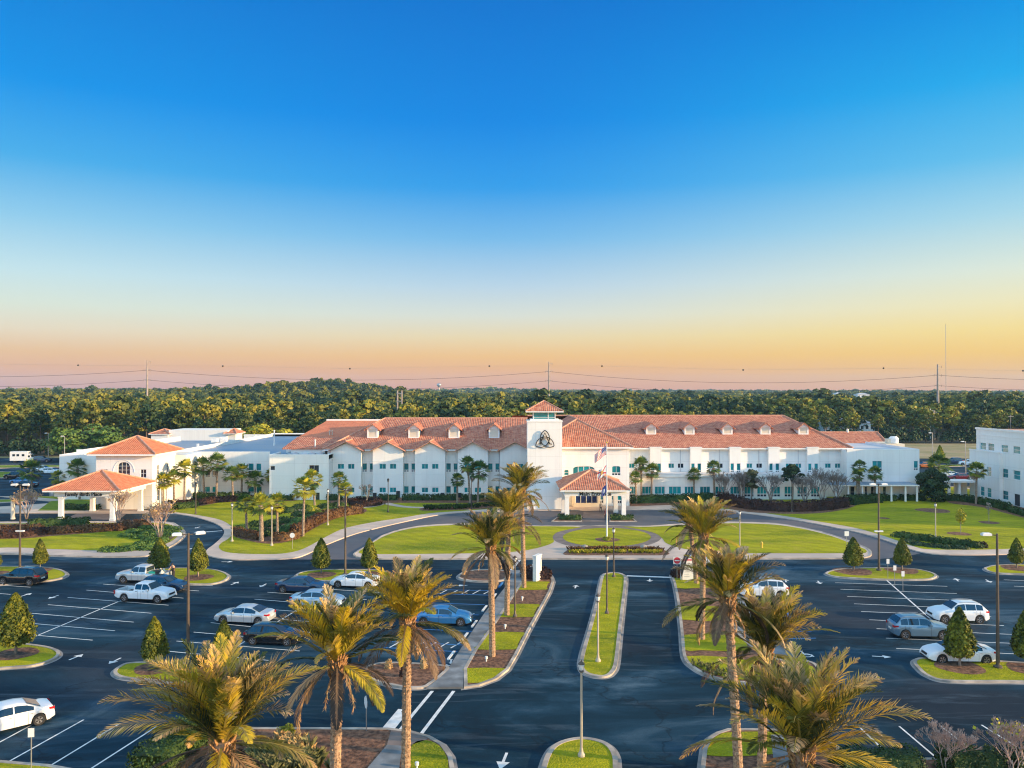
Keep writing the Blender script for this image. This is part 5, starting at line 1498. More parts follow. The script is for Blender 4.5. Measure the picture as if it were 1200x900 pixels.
zones = [(-200, -62, 247, 292, 92, 'tall sunlit pine in the dense woods beyond the left car park', 'pines beyond the left car park'),
         (-60, 62, 250, 288, 78, 'pine in the woods rising just behind the long tiled roofs', 'pines behind the tiled roofs'),
         (64, 225, 306, 342, 88, 'pine in the woods beyond the dry field on the right', 'pines beyond the dry field')]
taken = []
for x0, x1, y0, y1, n, lab, grp in zones:
    c = 0; tries = 0
    while c < n and tries < 6000:
        tries += 1
        x, y = rnd.uniform(x0, x1), rnd.uniform(y0, y1)
        if any((x-a)**2+(y-b)**2 < 5.2**2 for a, b in taken): continue
        taken.append((x, y)); c += 1
        plant(pines, rnd.randrange(6), x, y, rnd.uniform(0.62, 1.0) if x0 < -60 else rnd.uniform(0.56, 0.86), rnd.uniform(0, 6.28), lab, grp)
# ---- the forest beyond, which reads as one mass
def forest(name, y0, y1, spacing, n_leaf, leaf, h0, h1, style, label, seed, xk=0.72):
    r_ = np.random.default_rng(seed)
    tm = [tree_geo(r_, n_leaf, 1.0, style, leaf/((h0+h1)/2))[0] for _ in range(7)]
    Vs, Ts = [], []
    y = y0
    while y < y1:
        half = xk*y+30
        x = -half
        while x < half:
            px_, py_ = x+r_.uniform(-0.45, 0.45)*spacing, y+r_.uniform(-0.45, 0.45)*spacing
            ok = True
            if 60 < px_ < 340 and py_ < 344: ok = False
            if -62 < px_ < 62 and py_ < 290: ok = False
            if -200 < px_ < -60 and py_ < 294: ok = False
            if ok and not (abs(px_-90) < 26 and 322 < py_ < 352):
                h = (h0+(h1-h0)*r_.random()**0.8)*(1.0+0.16*math.sin(px_*0.05+py_*0.013)*math.sin(py_*0.031))*(1.18 if r_.random() < 0.06 else 1)
                a = r_.uniform(0, 6.28); co, si = math.cos(a), math.sin(a)
                T = tm[r_.integers(7)]
                W = T*h*np.array([r_.uniform(1.0, 1.5)]*2+[1.0])
                W = np.stack([W[:, 0]*co-W[:, 1]*si+px_, W[:, 0]*si+W[:, 1]*co+py_, W[:, 2]+hill(px_, py_)], axis=1)
                Vs.append(W.astype(np.float32)); Ts.append(np.full(len(W), r_.random(), dtype=np.float32))
            x += spacing
        y += spacing*0.95
    V = np.concatenate(Vs); F = np.arange(len(V)).reshape(-1, 4)
    tc_ = np.concatenate(Ts); o = link_mesh(name, np_mesh(name, V, F, M['pine'], col=np.stack([tc_]*3, axis=1)))
    return tag(o, label, 'forest', kind='stuff')
forest('forest', 248, 470, 7.4, 300, 1.05, 8.5, 15.5, 'pine', 'dense pine forest behind the hospital', 3)
forest('forest', 470, 1250, 10.5, 120, 1.6, 8.5, 16, 'pine', 'pine forest stretching back to the hill', 4)
forest('forest', 1250, 4300, 29, 44, 5.0, 11, 16, 'mound', 'far woods fading along the horizon', 5)
# understorey at the forest edge
def scrub_row(name, pts, n, h0, h1, mat, label):
    r_ = np.random.default_rng(len(pts)*7+n)
    Cs, Ns = [], []
    for i in range(n):
        t = r_.uniform(0, len(pts)-1.001); k = int(t); f = t-k
        x = pts[k][0]+(pts[k+1][0]-pts[k][0])*f+r_.normal(0, 1.6); y = pts[k][1]+(pts[k+1][1]-pts[k][1])*f+r_.uniform(0, 5)
        h = r_.uniform(h0, h1); m = 90
        d = r_.normal(0, 1, (m, 3)); d[:, 2] = np.abs(d[:, 2]); d /= np.linalg.norm(d, axis=1, keepdims=True)
        Cs.append(np.array([x, y, h*0.25])+d*np.array([h*0.5, h*0.5, h*0.72])*r_.uniform(0.75, 1.05, m)[:, None]); Ns.append(d)
    V, F = leaf_quads(np.concatenate(Cs), np.concatenate(Ns), 0.7, r_, 0.5)
    return tag(link_mesh(name, np_mesh(name, V, F, mat)), label, 'undergrowth', kind='stuff')
scrub_row('undergrowth', [(-210, 247), (-140, 246), (-60, 250)], 110, 2.5, 6, M['oak'], 'dark bushes along the foot of the left woods')
scrub_row('undergrowth', [(60, 304), (150, 306), (230, 306)], 130, 3, 8, M['oak'], 'dark bushes along the foot of the right woods')

# ---- broadleaf and conical trees
def place_tree(o, px, py, s=1.0, rz=0.0, z=0.1):
    c = G(px, py, z); o.location = c; o.scale = (s, s, s); o.rotation_euler = (0, 0, rz); return o
big = make_tree('evergreen_tree', 6.4, 'round', 5200, 0.26, M['oak'], 'large dark evergreen tree on the right lawn before the covered walkway', None, 31, 0.22)
place_tree(big, 1093, 597, z=-1.3); big.scale = (1.2, 1.1, 1.15)
for px, py, h, mat, lab in [(78, 538, 8.0, 'gold_leaf', 'bright green round tree rising behind the far left white block'), (128, 528, 7.0, 'gold_leaf', 'light green round tree behind the blue roof left of the hip-roofed block')]:
    Y = 226 if px < 100 else 232
    o = make_tree('leafy_tree', h+2, 'round', 1500, 0.5, M['juniper'], lab, 'round trees behind the west block', px, 0.25)
    o.location = (X150(px, Y), Y, 0); o.scale = (1.5, 1.3, 1)
for px, Y, h, lab in [(300, 236, 8.5, 'yellow-green tree rising behind the rooftop block'), (120, 234, 8.6, 'second light green round tree nearer the tiled hip roof'), (322, 238, 7.5, 'smaller golden tree beside the yellow-green one behind the flat roof')]:
    o = make_tree('leafy_tree', h+2, 'round', 1300, 0.5, M['gold_leaf'] if px > 200 else M['juniper'], lab, 'round trees behind the west block', px+3, 0.25)
    o.location = (X150(px, Y), Y, 0); o.scale = (1.6, 1.3, 1)
def cone_mesh(seed, h=3.3, r=1.05, n=5200, leaf=0.13):
    r_ = np.random.default_rng(seed)
    t = r_.random(n)**0.85; a = r_.uniform(0, 2*PI, n)
    prof = np.interp(t, [0, 0.06, 0.2, 0.45, 0.75, 0.92, 1.0], [0.55, 0.85, 1.0, 0.86, 0.50, 0.22, 0.03])
    wob = 1+0.08*np.sin(3*a+seed*2.1+2*t)+0.07*np.sin(7*a+9*t+seed)+0.06*np.sin(13*a-17*t+seed)+0.05*np.sin(23*a+31*t)
    rad = r*prof*wob*r_.uniform(0.80, 1.08, n)*(1+0.16*(r_.random(n) < 0.03))
    r = r*0.93
    P = np.stack([rad*np.cos(a), rad*np.sin(a), 0.62+h*t], axis=1)
    Nn = np.stack([np.cos(a), np.sin(a), 0.35+0*a], axis=1)
    V, F = leaf_quads(P, Nn, leaf, r_, 0.65)
    # dense inner body
    m = 14; zz = [(0.55, 0.0), (0.78, 0.12), (0.74, 0.35), (0.5, 0.65), (0.2, 0.9), (0.02, 0.98)]
    Vi = []
    for q, t_ in zz:
        for k in range(m):
            Vi.append((r*q*math.cos(2*PI*k/m), r*q*math.sin(2*PI*k/m), 0.66+h*t_))
    b = len(V); Fi = []
    for i in range(len(zz)-1):
        for k in range(m): Fi.append((b+i*m+k, b+i*m+(k+1) % m, b+(i+1)*m+(k+1) % m, b+(i+1)*m+k))
    return np_mesh('crown', np.concatenate([V, np.array(Vi)]), np.concatenate([F, np.array(Fi)]), M['cone'])
cones = [cone_mesh(i, h=[3.1, 3.0, 3.2, 3.1][i], r=[0.92, 0.80, 1.0, 0.86][i]) for i in range(4)]
cone_list = [(-6, 668, 30, 0, 'conical clipped tree cut by the left edge beside the far island'), (48, 666, 36, 1, 'conical tree behind the black car on the far left island'), (188, 671, 40, 2, 'dark conical tree behind the loaded silver pickup'),
             (233, 675, 44, 3, 'conical tree on the grass tip right of the pickups'), (377, 671, 41, 0, 'conical tree on the island above the dark sedan'), (433, 671, 42, 1, 'conical tree on the island above the white sedan'),
             (20, 765, 69, 2, 'large conical tree on the island at the left edge'), (182, 782, 60, 3, 'conical tree on the island left of the tall lamp post'), (263, 788, 64, 1, 'conical tree right of the tall lamp post'),
             (999, 668, 38, 2, 'conical tree at the left end of the right-hand island'), (1056, 667, 37, 0, 'conical tree beside the tall post on the right-hand island'), (1190, 665, 36, 1, 'conical tree on the island by the right edge'),
             (1123, 779, 68, 3, 'large conical tree in front of the white sedan'), (1204, 781, 72, 0, 'conical tree cut by the right edge')]
for px, py, hp_, k, lab in cone_list:
    c = G(px, py, 0.11)
    o = empty('conical_tree', c, rz=px*0.37, label=lab, cat='tree', group='clipped conical trees in the car park')
    sc = (hp_*c.y/FPX)/3.75
    o.scale = (sc*(1.0 if k != 2 else 1.05), sc, sc)
    link_mesh('crown', cones[k], o)
    MB().tube([(0, 0, -0.05), (0.02, 0, 0.4), (0, 0.02, 0.9)], [0.10, 0.075, 0.06], 8).tube([(0.08, 0.03, 0), (0.12, 0.05, 0.6)], [0.05, 0.04], 6).build('trunk', M['bark_grey'], o, smooth=True, local=True)
for px, py, h, lab in [(1101, 541, 4.8, 'golden conical tree at the far side of the right rear car park'), (1091, 551, 3.6, 'smaller golden conical tree by the corner of the end block')]:
    c = G(px, py, 0.0); o = empty('conical_tree', c, label=lab, cat='tree', group='golden conifers of the rear car park')
    me = cones[1].copy(); me.materials[0] = M['gold_leaf']; s_ = h/3.75; o.scale = (s_, s_, s_)
    link_mesh('crown', me, o)
    MB().tube([(0, 0, -0.05), (0, 0, 0.7)], [0.12, 0.08], 6).build('trunk', M['bark'], o, local=True)
# sapling with golden crown
def sapling(px, py, h, r, mat, n, lab, barem=None):
    c = G(px, py, 0.13); o = empty('young_tree', c, label=lab, cat='tree')
    r_ = np.random.default_rng(px)
    d = r_.normal(0, 1, (n, 3)); d /= np.linalg.norm(d, axis=1, keepdims=True)
    P = np.array([0, 0, h*0.68])+d*np.array([r, r, h*0.32])*r_.uniform(0.5, 1.0, n)[:, None]
    V, F = leaf_quads(P, d, 0.16, r_, 0.6)
    link_mesh('crown', np_mesh('crown', V, F, mat), o)
    mb = MB().tube([(0, 0, 0), (0, 0, h*0.9)], [0.05, 0.02], 5)
    for i in range(7): mb.tube([(0, 0, h*(0.4+0.06*i)), (r*0.7*math.cos(i*2.4), r*0.7*math.sin(i*2.4), h*(0.55+0.06*i))], [0.025, 0.01], 4)
    mb.build('trunk', M['bark_grey'], o, local=True)
    return o
sapling(1125, 625, 3.5, 0.75, M['gold_leaf'], 420, 'small golden-leaved sapling in a mulch ring on the right lawn')
sapling(1158, 612, 3.1, 0.5, M['twig_grey'], 60, 'thin leafless sapling in a mulch ring near the three-storey building')

# ---- bare and half-bare trees
def bare_tree(name, base, h, spread, mat, lab, group=None, seed=1, stems=4, levels=4, leaves=0, leafm=None, r0=0.07, tw=0.012, cat='tree'):
    rr = random.Random(seed)
    o = empty(name, base, label=lab, cat=cat, group=group)
    tr, br = MB(), MB(); tips = []
    def grow(p, d, L, r, lv):
        q = p+d*L*0.5+Vector((rr.uniform(-1, 1), rr.uniform(-1, 1), 0))*L*0.05
        e = p+d*L
        (tr if lv == 0 else br).tube([p, q, e], [r, r*0.85, r*0.7], 6 if lv == 0 else (4 if lv < 2 else 3), cap=lv == 0)
        if lv >= levels: tips.append(e); return
        for k in range(3 if lv < 2 else rr.choice((2, 3, 3))):
            a = rr.uniform(0, 2*PI); t = rr.uniform(0.25, 0.62)*(spread if lv < 2 else 1)
            nd = (d+Vector((math.cos(a)*t, math.sin(a)*t, rr.uniform(0.0, 0.18)))).normalized()
            grow(p+d*L*rr.uniform(0.65, 1.0), nd, L*rr.uniform(0.58, 0.78), max(tw, r*0.58), lv+1)
    for s in range(stems):
        a = 2*PI*s/stems+rr.uniform(-0.4, 0.4); t = rr.uniform(0.12, 0.30)*spread
        grow(Vector((0.12*math.cos(a), 0.12*math.sin(a), 0)), Vector((math.cos(a)*t, math.sin(a)*t, 1)).normalized(), h*0.38, r0, 0)
    tr.build('trunk', M['bark_grey'], o, smooth=True, local=True); br.build('branches', mat, o, local=True)
    if leaves:
        r_ = np.random.default_rng(seed); T = np.array([tuple(t) for t in tips])
        idx = r_.integers(0, len(T), leaves)
        P = T[idx]+r_.normal(0, h*0.035, (leaves, 3))
        V, F = leaf_quads(P, np.tile([0, 0, 1.0], (leaves, 1)), 0.16, r_, 1.0)
        link_mesh('foliage', np_mesh('foliage', V, F, leafm), o)
    return o
mg = 'bare crepe myrtles along the right wing'
for i, (px, py, h, sp, lab) in enumerate([(848, 588, 5.2, 0.9, 'leafless tree half hidden behind the right date palm'), (869, 587, 5.4, 0.9, 'leafless tree between the palm and the first grey-green crown'), (903, 589, 5.2, 1.0, 'leafless tree between the two leafy crowns'),
                                          (943, 590, 5.0, 1.1, 'low wide leafless tree right of the second leafy crown'), (962, 589, 6.2, 1.2, 'tallest leafless tree before the flat lower storey'), (980, 589, 5.6, 1.1, 'leafless tree at the right end of the dark hedge')]):
    bare_tree('crepe_myrtle', G(px, py, 0.12), h, sp, M['twig_grey'], lab, mg, 40+i, stems=5, levels=5, r0=0.09, tw=0.022)
for i, (px, py, h, lab) in enumerate([(880, 587, 5.6, 'grey-green leafy tree in front of the right wing'), (928, 588, 6.6, 'taller leafy tree with a green top in front of the right wing')]):
    o = make_tree('leafy_tree', h, 'pine', 1500, 0.3, M['oak'] if i else M['grey_leaf'] if 'grey_leaf' in M else M['oak'], lab, None, 60+i, 0.1, M['bark_grey'])
    o.location = G(px, py, 0.12); o.scale = (1.25, 1.1, 1)
bare_tree('bare_tree', G(428, 591, 0.12), 3.9, 1.2, M['twig_grey'], 'small grey leafless tree in the round dark hedge by the gabled wing', None, 71, 1, 5, r0=0.12, tw=0.03)
M['russet'] = leaf_mat('russet_leaves', (0.30, 0.19, 0.09), (0.46, 0.30, 0.13), (0.58, 0.42, 0.18), scale=0.5, fine=3)
bare_tree('crepe_myrtle', G(188, 632, 0.13), 5.0, 1.0, M['twig'], 'bare tan multi-stemmed tree at the right end of the left lawn', None, 72, 5, 5, 500, M['russet'], r0=0.09, tw=0.022)
bare_tree('crepe_myrtle', G(139, 616, 0.13), 5.2, 0.8, M['twig'], 'bare tan tree in front of the west portico corner', None, 73, 4, 5, 260, M['russet'], r0=0.08, tw=0.02)
bare_tree('crepe_myrtle', G(32, 608, 0.1), 4.6, 1.1, M['twig'], 'pinkish bare tree at the left of the west portico', None, 74, 4, 5, 400, M['russet'], r0=0.08, tw=0.02)
bare_tree('bare_tree', G(1108, 905, 0.13), 2.6, 1.5, M['twig'], 'pinkish bare shrub-like tree between the bottom right hedges', None, 75, 5, 6, 0, None, r0=0.035, tw=0.007)
bare_tree('bare_tree', G(1186, 912, 0.13), 2.9, 1.2, M['twig'], 'bare multi-stemmed tree with a few yellow leaves in the bottom right corner', None, 76, 5, 6, 90, M['gold_leaf'], r0=0.045, tw=0.007)

# ---- hedges and shrubs
def hedge(name, pts, w, h, mat, lab, group=None, leaf=0.2, dens=26, z=0.12, smooth=True, cat='hedge'):
    """clipped hedge along a ground line: dense core with leaves all over it"""
    P = smooth_poly(pts, 4, closed=False) if smooth and len(pts) > 2 else list(pts)
    r_ = np.random.default_rng(int(abs(pts[0][0]*31+pts[0][1]*7)) % 9999)
    L = [0.0]
    for a, b in zip(P, P[1:]): L.append(L[-1]+math.hypot(b[0]-a[0], b[1]-a[1]))
    tot = L[-1]
    per = w+2*h
    n = int((tot*per+2*w*h)*dens)
    s = r_.uniform(0, tot, n); q = r_.uniform(0, per, n)
    xs, ys = np.interp(s, L, [p[0] for p in P]), np.interp(s, L, [p[1] for p in P])
    e = 0.3
    dx = np.interp(np.minimum(s+e, tot), L, [p[0] for p in P])-np.interp(np.maximum(s-e, 0), L, [p[0] for p in P])
    dy = np.interp(np.minimum(s+e, tot), L, [p[1] for p in P])-np.interp(np.maximum(s-e, 0), L, [p[1] for p in P])
    m = np.hypot(dx, dy)+1e-9; nx_, ny_ = -dy/m, dx/m
    off = np.where(q < h, -w/2, np.where(q < h+w, q-h-w/2, w/2))
    zz = np.where(q < h, q, np.where(q < h+w, h, per-q))
    on = np.where(q < h, -1.0, np.where(q < h+w, 0.0, 1.0)); zn = np.where((q >= h) & (q < h+w), 1.0, 0.15)
    rr_ = np.clip((zz-(h-0.25))/0.25, 0, 1); off = off*(1-0.12*rr_**2)
    wob = 1+0.07*np.sin(s*1.9)+0.05*np.sin(s*5.1+1)
    nj = r_.normal(0, 0.05, n)
    C_ = np.stack([xs+nx_*(off*wob+on*nj), ys+ny_*(off*wob+on*nj), z+zz*wob+zn*nj], axis=1)
    Nn = np.stack([nx_*on, ny_*on, zn], axis=1)
    # leaves over both ends too
    ne = int(w*h*dens*1.3)
    for (a_, c_) in ((P[0], P[1]), (P[-1], P[-2])):
        dd = Vector((a_[0]-c_[0], a_[1]-c_[1])); dd.normalize()
        o_ = r_.uniform(-w/2, w/2, ne); zz_ = r_.uniform(0, h, ne); e_ = r_.normal(0.02, 0.06, ne)
        C_ = np.concatenate([C_, np.stack([a_[0]+dd.x*e_-dd.y*o_, a_[1]+dd.y*e_+dd.x*o_, z+zz_], axis=1)])
        Nn = np.concatenate([Nn, np.tile([dd.x, dd.y, 0.2], (ne, 1))])
    V, F = leaf_quads(C_, Nn, leaf, r_, 0.6)
    P = list(P)
    for i_, j_ in ((0, 1), (-1, -2)):
        dd = Vector((P[j_][0]-P[i_][0], P[j_][1]-P[i_][1])); l_ = min(0.2, dd.length*0.5); dd.normalize(); P[i_] = (P[i_][0]+dd.x*l_, P[i_][1]+dd.y*l_)
    Vi, Fi = [], []
    b = len(V); k = 0.84
    for i, p in enumerate(P):
        a, c = P[max(i-1, 0)], P[min(i+1, len(P)-1)]
        ddx, ddy = c[0]-a[0], c[1]-a[1]; mm = math.hypot(ddx, ddy)+1e-9; ux, uy = -ddy/mm*w/2*k, ddx/mm*w/2*k
        Vi += [(p[0]-ux, p[1]-uy, z-0.1), (p[0]-ux, p[1]-uy, z+h*0.86), (p[0]+ux, p[1]+uy, z+h*0.86), (p[0]+ux, p[1]+uy, z-0.1)]
    for i in range(len(P)-1):
        for j in range(3): Fi.append((b+4*i+j, b+4*i+j+1, b+4*i+5+j, b+4*i+4+j))
    Fi.append((b, b+1, b+2, b+3)); e_ = b+4*(len(P)-1); Fi.append((e_+3, e_+2, e_+1, e_))
    me = np_mesh(name, np.concatenate([V, np.array(Vi)]), np.concatenate([F, np.array(Fi)]), mat)
    return tag(link_mesh(name, me), lab, cat, group)
def bush_geo(r_, cx, cy, cz, rx, ry, rz_, n, leaf):
    d = r_.normal(0, 1, (n, 3)); d[:, 2] = np.abs(d[:, 2]); d /= np.linalg.norm(d, axis=1, keepdims=True)
    P = np.array([cx, cy, cz])+d*np.array([rx, ry, rz_])*r_.uniform(0.82, 1.05, n)[:, None]
    return P, d
def bush(name, px, py, rx, h, mat, lab, group=None, leaf=0.16, n=260, ry=None, z=0.12, lobes=3):
    r_ = np.random.default_rng(int(px*13+py)); c = G(px, py, z)
    Ps, Ds = [], []
    for i in range(lobes):
        a = 2.1*i+px; k = 0.32 if lobes > 1 else 0
        P, d = bush_geo(r_, k*rx*math.cos(a), k*(ry or rx)*math.sin(a), 0, rx*0.75, (ry or rx)*0.75, h*r_.uniform(0.75, 1.0), n, leaf)
        Ps.append(P); Ds.append(d)
    V, F = leaf_quads(np.concatenate(Ps), np.concatenate(Ds), leaf, r_, 0.6)
    m = 10; Vi = []; Fi = []; b = len(V); rings = [(0.8, 0.0), (0.78, 0.4), (0.5, 0.72), (0.05, 0.82)]
    for q, t in rings:
        for k in range(m): Vi.append((rx*q*0.85*math.cos(2*PI*k/m), (ry or rx)*q*0.85*math.sin(2*PI*k/m), h*t*0.9))
    for i in range(3):
        for k in range(m): Fi.append((b+i*m+k, b+i*m+(k+1) % m, b+(i+1)*m+(k+1) % m, b+(i+1)*m+k))
    me = np_mesh(name, np.concatenate([V, np.array(Vi)]), np.concatenate([F, np.array(Fi)]), mat)
    o = link_mesh(name, me); o.location = c
    return tag(o, lab, 'shrub', group)
hg = 'hedges along the west wings'
hedge('hedge', gp([(228, 585.5), (265, 585), (292, 584.5)]), 1.3, 1.1, M['hedge'], 'clipped green hedge against the flat-roofed white wing', hg)
hedge('hedge', gp([(198, 593.5), (232, 592), (250, 589.5), (276, 588), (312, 587.5)]), 1.5, 0.9, M['dark_hedge'], 'long dark hedge curving past the small palms left of centre', hg)
hedge('hedge', gp([(318, 586), (345, 586.5)]), 1.1, 0.9, M['hedge'], 'short green hedge below the windowless white wall', hg)
for a, b, lab in [(383.5, 401, 'green hedge piece below the first gable'), (444, 466, 'green hedge piece below the second gable'), (472, 504, 'green hedge piece below the middle gable, before the lone palm'), (506, 536, 'green hedge piece right of the middle gable'), (541, 566, 'green hedge piece behind the pair of palms'), (570, 600, 'green hedge piece nearest the tower')]:
    hedge('hedge', gp([(a, 586.8), ((a+b)/2, 586.8), (b, 586.8)]), 1.0, 1.0, M['hedge'], lab, hg)
ring = [(428+16*math.cos(t), 591.5+2.6*math.sin(t)) for t in [PI*i/8 for i in range(17)]]
hedge('hedge', gp(ring), 1.2, 0.9, M['dark_hedge'], 'round dark hedge circling the small leafless tree', None, smooth=False)
hedge('hedge', gp([(343, 629), (352, 626), (362, 620), (376, 612.5), (398, 606), (424, 602)]), 1.1, 1.35, M['red_hedge'], 'red-brown hedge sweeping up beside the loop drive', 'red-brown hedges around the palm bed')
hedge('hedge', gp([(276, 627), (290, 631), (305, 633)]), 1.0, 1.0, M['red_hedge'], 'short red-brown hedge at the left tip of the palm bed', 'red-brown hedges around the palm bed')
hedge('hedge', gp([(321, 634.5), (335, 634.5), (350, 631)]), 1.0, 1.0, M['red_hedge'], 'short red-brown hedge behind the round white sign', 'red-brown hedges around the palm bed')
k = 0
for px, py, m_, rx in [(283, 622, 'juniper', 1.3), (297, 625, 'juniper', 1.4), (312, 627, 'hedge', 1.3), (330, 624, 'juniper', 1.6), (343, 619, 'juniper', 1.6), (333, 612, 'hedge', 1.6), (352, 612, 'juniper', 1.7), (318, 616, 'hedge', 1.5), (300, 616, 'hedge', 1.2),
                       (365, 607, 'juniper', 1.6), (380, 603, 'gold_leaf', 1.5), (352, 604, 'hedge', 1.6), (367, 600, 'gold_leaf', 1.3), (392, 600, 'juniper', 1.4), (405, 599.5, 'gold_leaf', 1.2), (338, 600, 'hedge', 1.6), (352, 596, 'hedge', 1.6), (382, 595, 'hedge', 1.5), (322, 602, 'hedge', 1.2), (396, 594, 'hedge', 1.2)]:
    nm = {'juniper': 'bright green spreading shrub', 'hedge': 'dark green rounded shrub', 'gold_leaf': 'yellow-green shrub'}[m_]
    bush('shrub', px, py, rx, 0.95, M[m_], nm+' in the bed of palms between the two drives', {'juniper': 'bright green shrubs of the palm bed', 'hedge': 'dark green shrubs of the palm bed', 'gold_leaf': 'yellow-green shrubs of the palm bed'}[m_])
hedge('hedge', gp([(2, 631), (30, 629.5), (58, 626)]), 1.6, 0.9, M['dark_hedge'], 'dark hedge clump at the left of the west lawn', None)
hedge('hedge', gp([(34, 619), (70, 616.5), (105, 616)]), 1.2, 1.05, M['hedge'], 'olive hedge just below the portico columns', None)
for i, px in enumerate(range(62, 134, 7)):
    bush('shrub', px, 625-(px-62)*0.055, 1.05, 1.15, M['red_hedge'], 'red-brown shrub in the row before the west portico', 'red-brown shrubs before the west portico', n=150)
for px, py in [(8, 624), (18, 623), (30, 622.5), (44, 621), (140, 621), (147, 617), (154, 619), (162, 615.5), (170, 617)]:
    bush('shrub', px, py, 1.1, 1.15, M['red_hedge'], 'red-brown shrub at an end of the bed before the west portico', 'red-brown shrubs at the ends of the west bed', n=150)
for px, py in [(150, 628), (158, 624), (165, 630), (172, 625), (178, 632), (168, 638), (182, 638), (190, 634), (176, 643), (160, 642), (150, 644), (140, 645), (128, 645), (196, 628), (203, 626), (192, 624), (184, 627), (187, 619), (197, 620), (204, 621), (186, 643), (172, 619)]:
    bush('shrub', px, py, 1.25, 0.55, M['juniper'], 'low bright green juniper spilling over the right end of the west lawn', 'low junipers of the west lawn', n=170)
hedge('hedge', gp([(76, 597), (100, 598), (118, 597)]), 1.3, 0.8, M['hedge'], 'low green hedge behind the west portico', None)
hedge('hedge', gp([(205, 598), (216, 596), (232, 594.5)]), 1.4, 0.9, M['hedge'], 'green hedge right of the west portico', None)
# planting strip by the middle of the gabled wing
r_ = np.random.default_rng(5)
def tufts(name, pts, n, h, mat, lab, spread=0.6, kind='stuff', blades=14, cat='grass'):
    Vs = []
    for i in range(n):
        t = r_.uniform(0, len(pts)-1.001); k = int(t); f = t-k
        x = pts[k][0]+(pts[k+1][0]-pts[k][0])*f+r_.normal(0, spread); y = pts[k][1]+(pts[k+1][1]-pts[k][1])*f+r_.normal(0, spread)
        for b in range(blades):
            a = r_.uniform(0, 6.28); l = h*r_.uniform(0.6, 1.1); o = r_.uniform(0.3, 0.8)*l*0.7; w = 0.03*h+0.008
            tx, ty = math.cos(a), math.sin(a)
            Vs += [(x-ty*w, y+tx*w, 0.1), (x+ty*w, y-tx*w, 0.1), (x+tx*o*0.5+ty*w*0.8, y+ty*o*0.5-tx*w*0.8, 0.1+l*0.7), (x+tx*o, y+ty*o, 0.1+l*0.85)]
    V = np.array(Vs)
    return tag(link_mesh(name, np_mesh(name, V, np.arange(len(V)).reshape(-1, 4), mat)), lab, cat, kind=kind)
tufts('border_grass', gp([(498, 597.5), (540, 596.5), (600, 592)]), 150, 0.9, M['hedge'], 'dark green strappy border plants before the gabled wing', 0.5)
tufts('flowers', gp([(667, 648.5), (711, 648.2), (776, 648.5)]), 240, 0.45, M['gold_leaf'], 'yellow-green flowering plants in the front bed', 0.35)
tufts('flowers', gp([(669, 645.5), (711, 644.5), (774, 645.5)]), 170, 0.5, M['red_hedge'], 'dark red-brown plants at the back of the front bed', 0.4)
for px, lab in ((685, 'rounded boulder at the left end of the flower bed'), (754, 'rounded boulder at the right end of the flower bed')):
    c = G(px, 643, 0.13); o = MB().lathe([(0.42, 0), (0.5, 0.2), (0.36, 0.45), (0.1, 0.55)], (c.x, c.y, 0.12), 9).build('boulder', M['concrete'], None, smooth=True); tag(o, lab, 'rock')
hedge('hedge', gp([(846, 588), (858, 593), (880, 597), (910, 599.3), (940, 599.5), (968, 597.5), (990, 594)]), 1.7, 1.55, M['dark_hedge'], 'long dark plum hedge curving in front of the right wing', 'hedges along the right wing', leaf=0.2)
hedge('hedge', gp([(994, 592), (1010, 590), (1030, 589)]), 2.2, 1.35, M['hedge'], 'wide green hedge at the right end of the plum hedge', 'hedges along the right wing')
hedge('hedge', gp([(1030, 587.5), (1049, 587.5)]), 1.1, 1.0, M['hedge'], 'dark green hedge under the canopy, left of the narrow gap', 'hedges along the right wing')
hedge('hedge', gp([(1054, 587), (1082, 587)]), 1.1, 1.0, M['hedge'], 'dark green hedge under the canopy, right of the narrow gap', 'hedges along the right wing')
hedge('hedge', gp([(1104, 587), (1130, 588.5), (1152, 592), (1170, 596), (1180, 599)]), 1.3, 1.15, M['hedge'], 'green hedge running from the evergreen tree to the three-storey building', 'hedges along the right wing')
hedge('hedge', gp([(1184, 600), (1200, 605), (1225, 612)]), 1.3, 0.8, M['hedge'], 'lower green hedge at the right edge before the three-storey building', 'hedges along the right wing')
hedge('hedge', gp([(739, 590.5), (770, 589.5), (800, 588.5), (835, 587)]), 1.2, 1.3, M['hedge'], 'dark green hedge under the teal windows right of the entrance', 'hedges along the right wing')
for a, b in ((844, 862), (868, 888), (892, 916), (920, 946)):
    hedge('hedge', gp([(a, 584.5), (b, 584.5)]), 0.8, 0.75, M['dark_hedge'], 'low dark hedge under the teal windows behind the bare trees', 'low dark hedges behind the bare trees', smooth=False)
hedge('hedge', gp([(655, 609), (667, 609.6), (680, 609.5)]), 0.9, 0.7, M['hedge'], 'box hedge at the foot of the left portico column', 'box hedges at the entrance columns')
hedge('hedge', gp([(716, 609.5), (728, 609.6), (741, 609)]), 0.9, 0.7, M['hedge'], 'box hedge at the foot of the right portico column', 'box hedges at the entrance columns')
# blue-green shrubs beside the right mouth of the loop
for i, (px, py) in enumerate([(1054, 629), (1064, 630), (1074, 632), (1085, 633), (1096, 635), (1108, 636), (1120, 637.5), (1132, 639), (1143, 641), (1076, 638), (1092, 640), (1108, 641.5), (1124, 642), (1066, 635)]):
    top = i < 9
    bush('shrub', px, py, 1.15, 0.85 if top else 0.4, M['hedge'] if top else M['oak'], 'dark green shrub in the bed beside the right mouth of the loop drive' if top else 'low bluish ground shrub at the front of the bed beside the loop drive', 'upper shrubs of the loop drive bed' if top else 'lower shrubs of the loop drive bed', n=150)
bush('shrub', 1149, 641, 0.7, 0.8, M['dark_hedge'], 'single dark plum shrub at the right end of the loop drive bed')
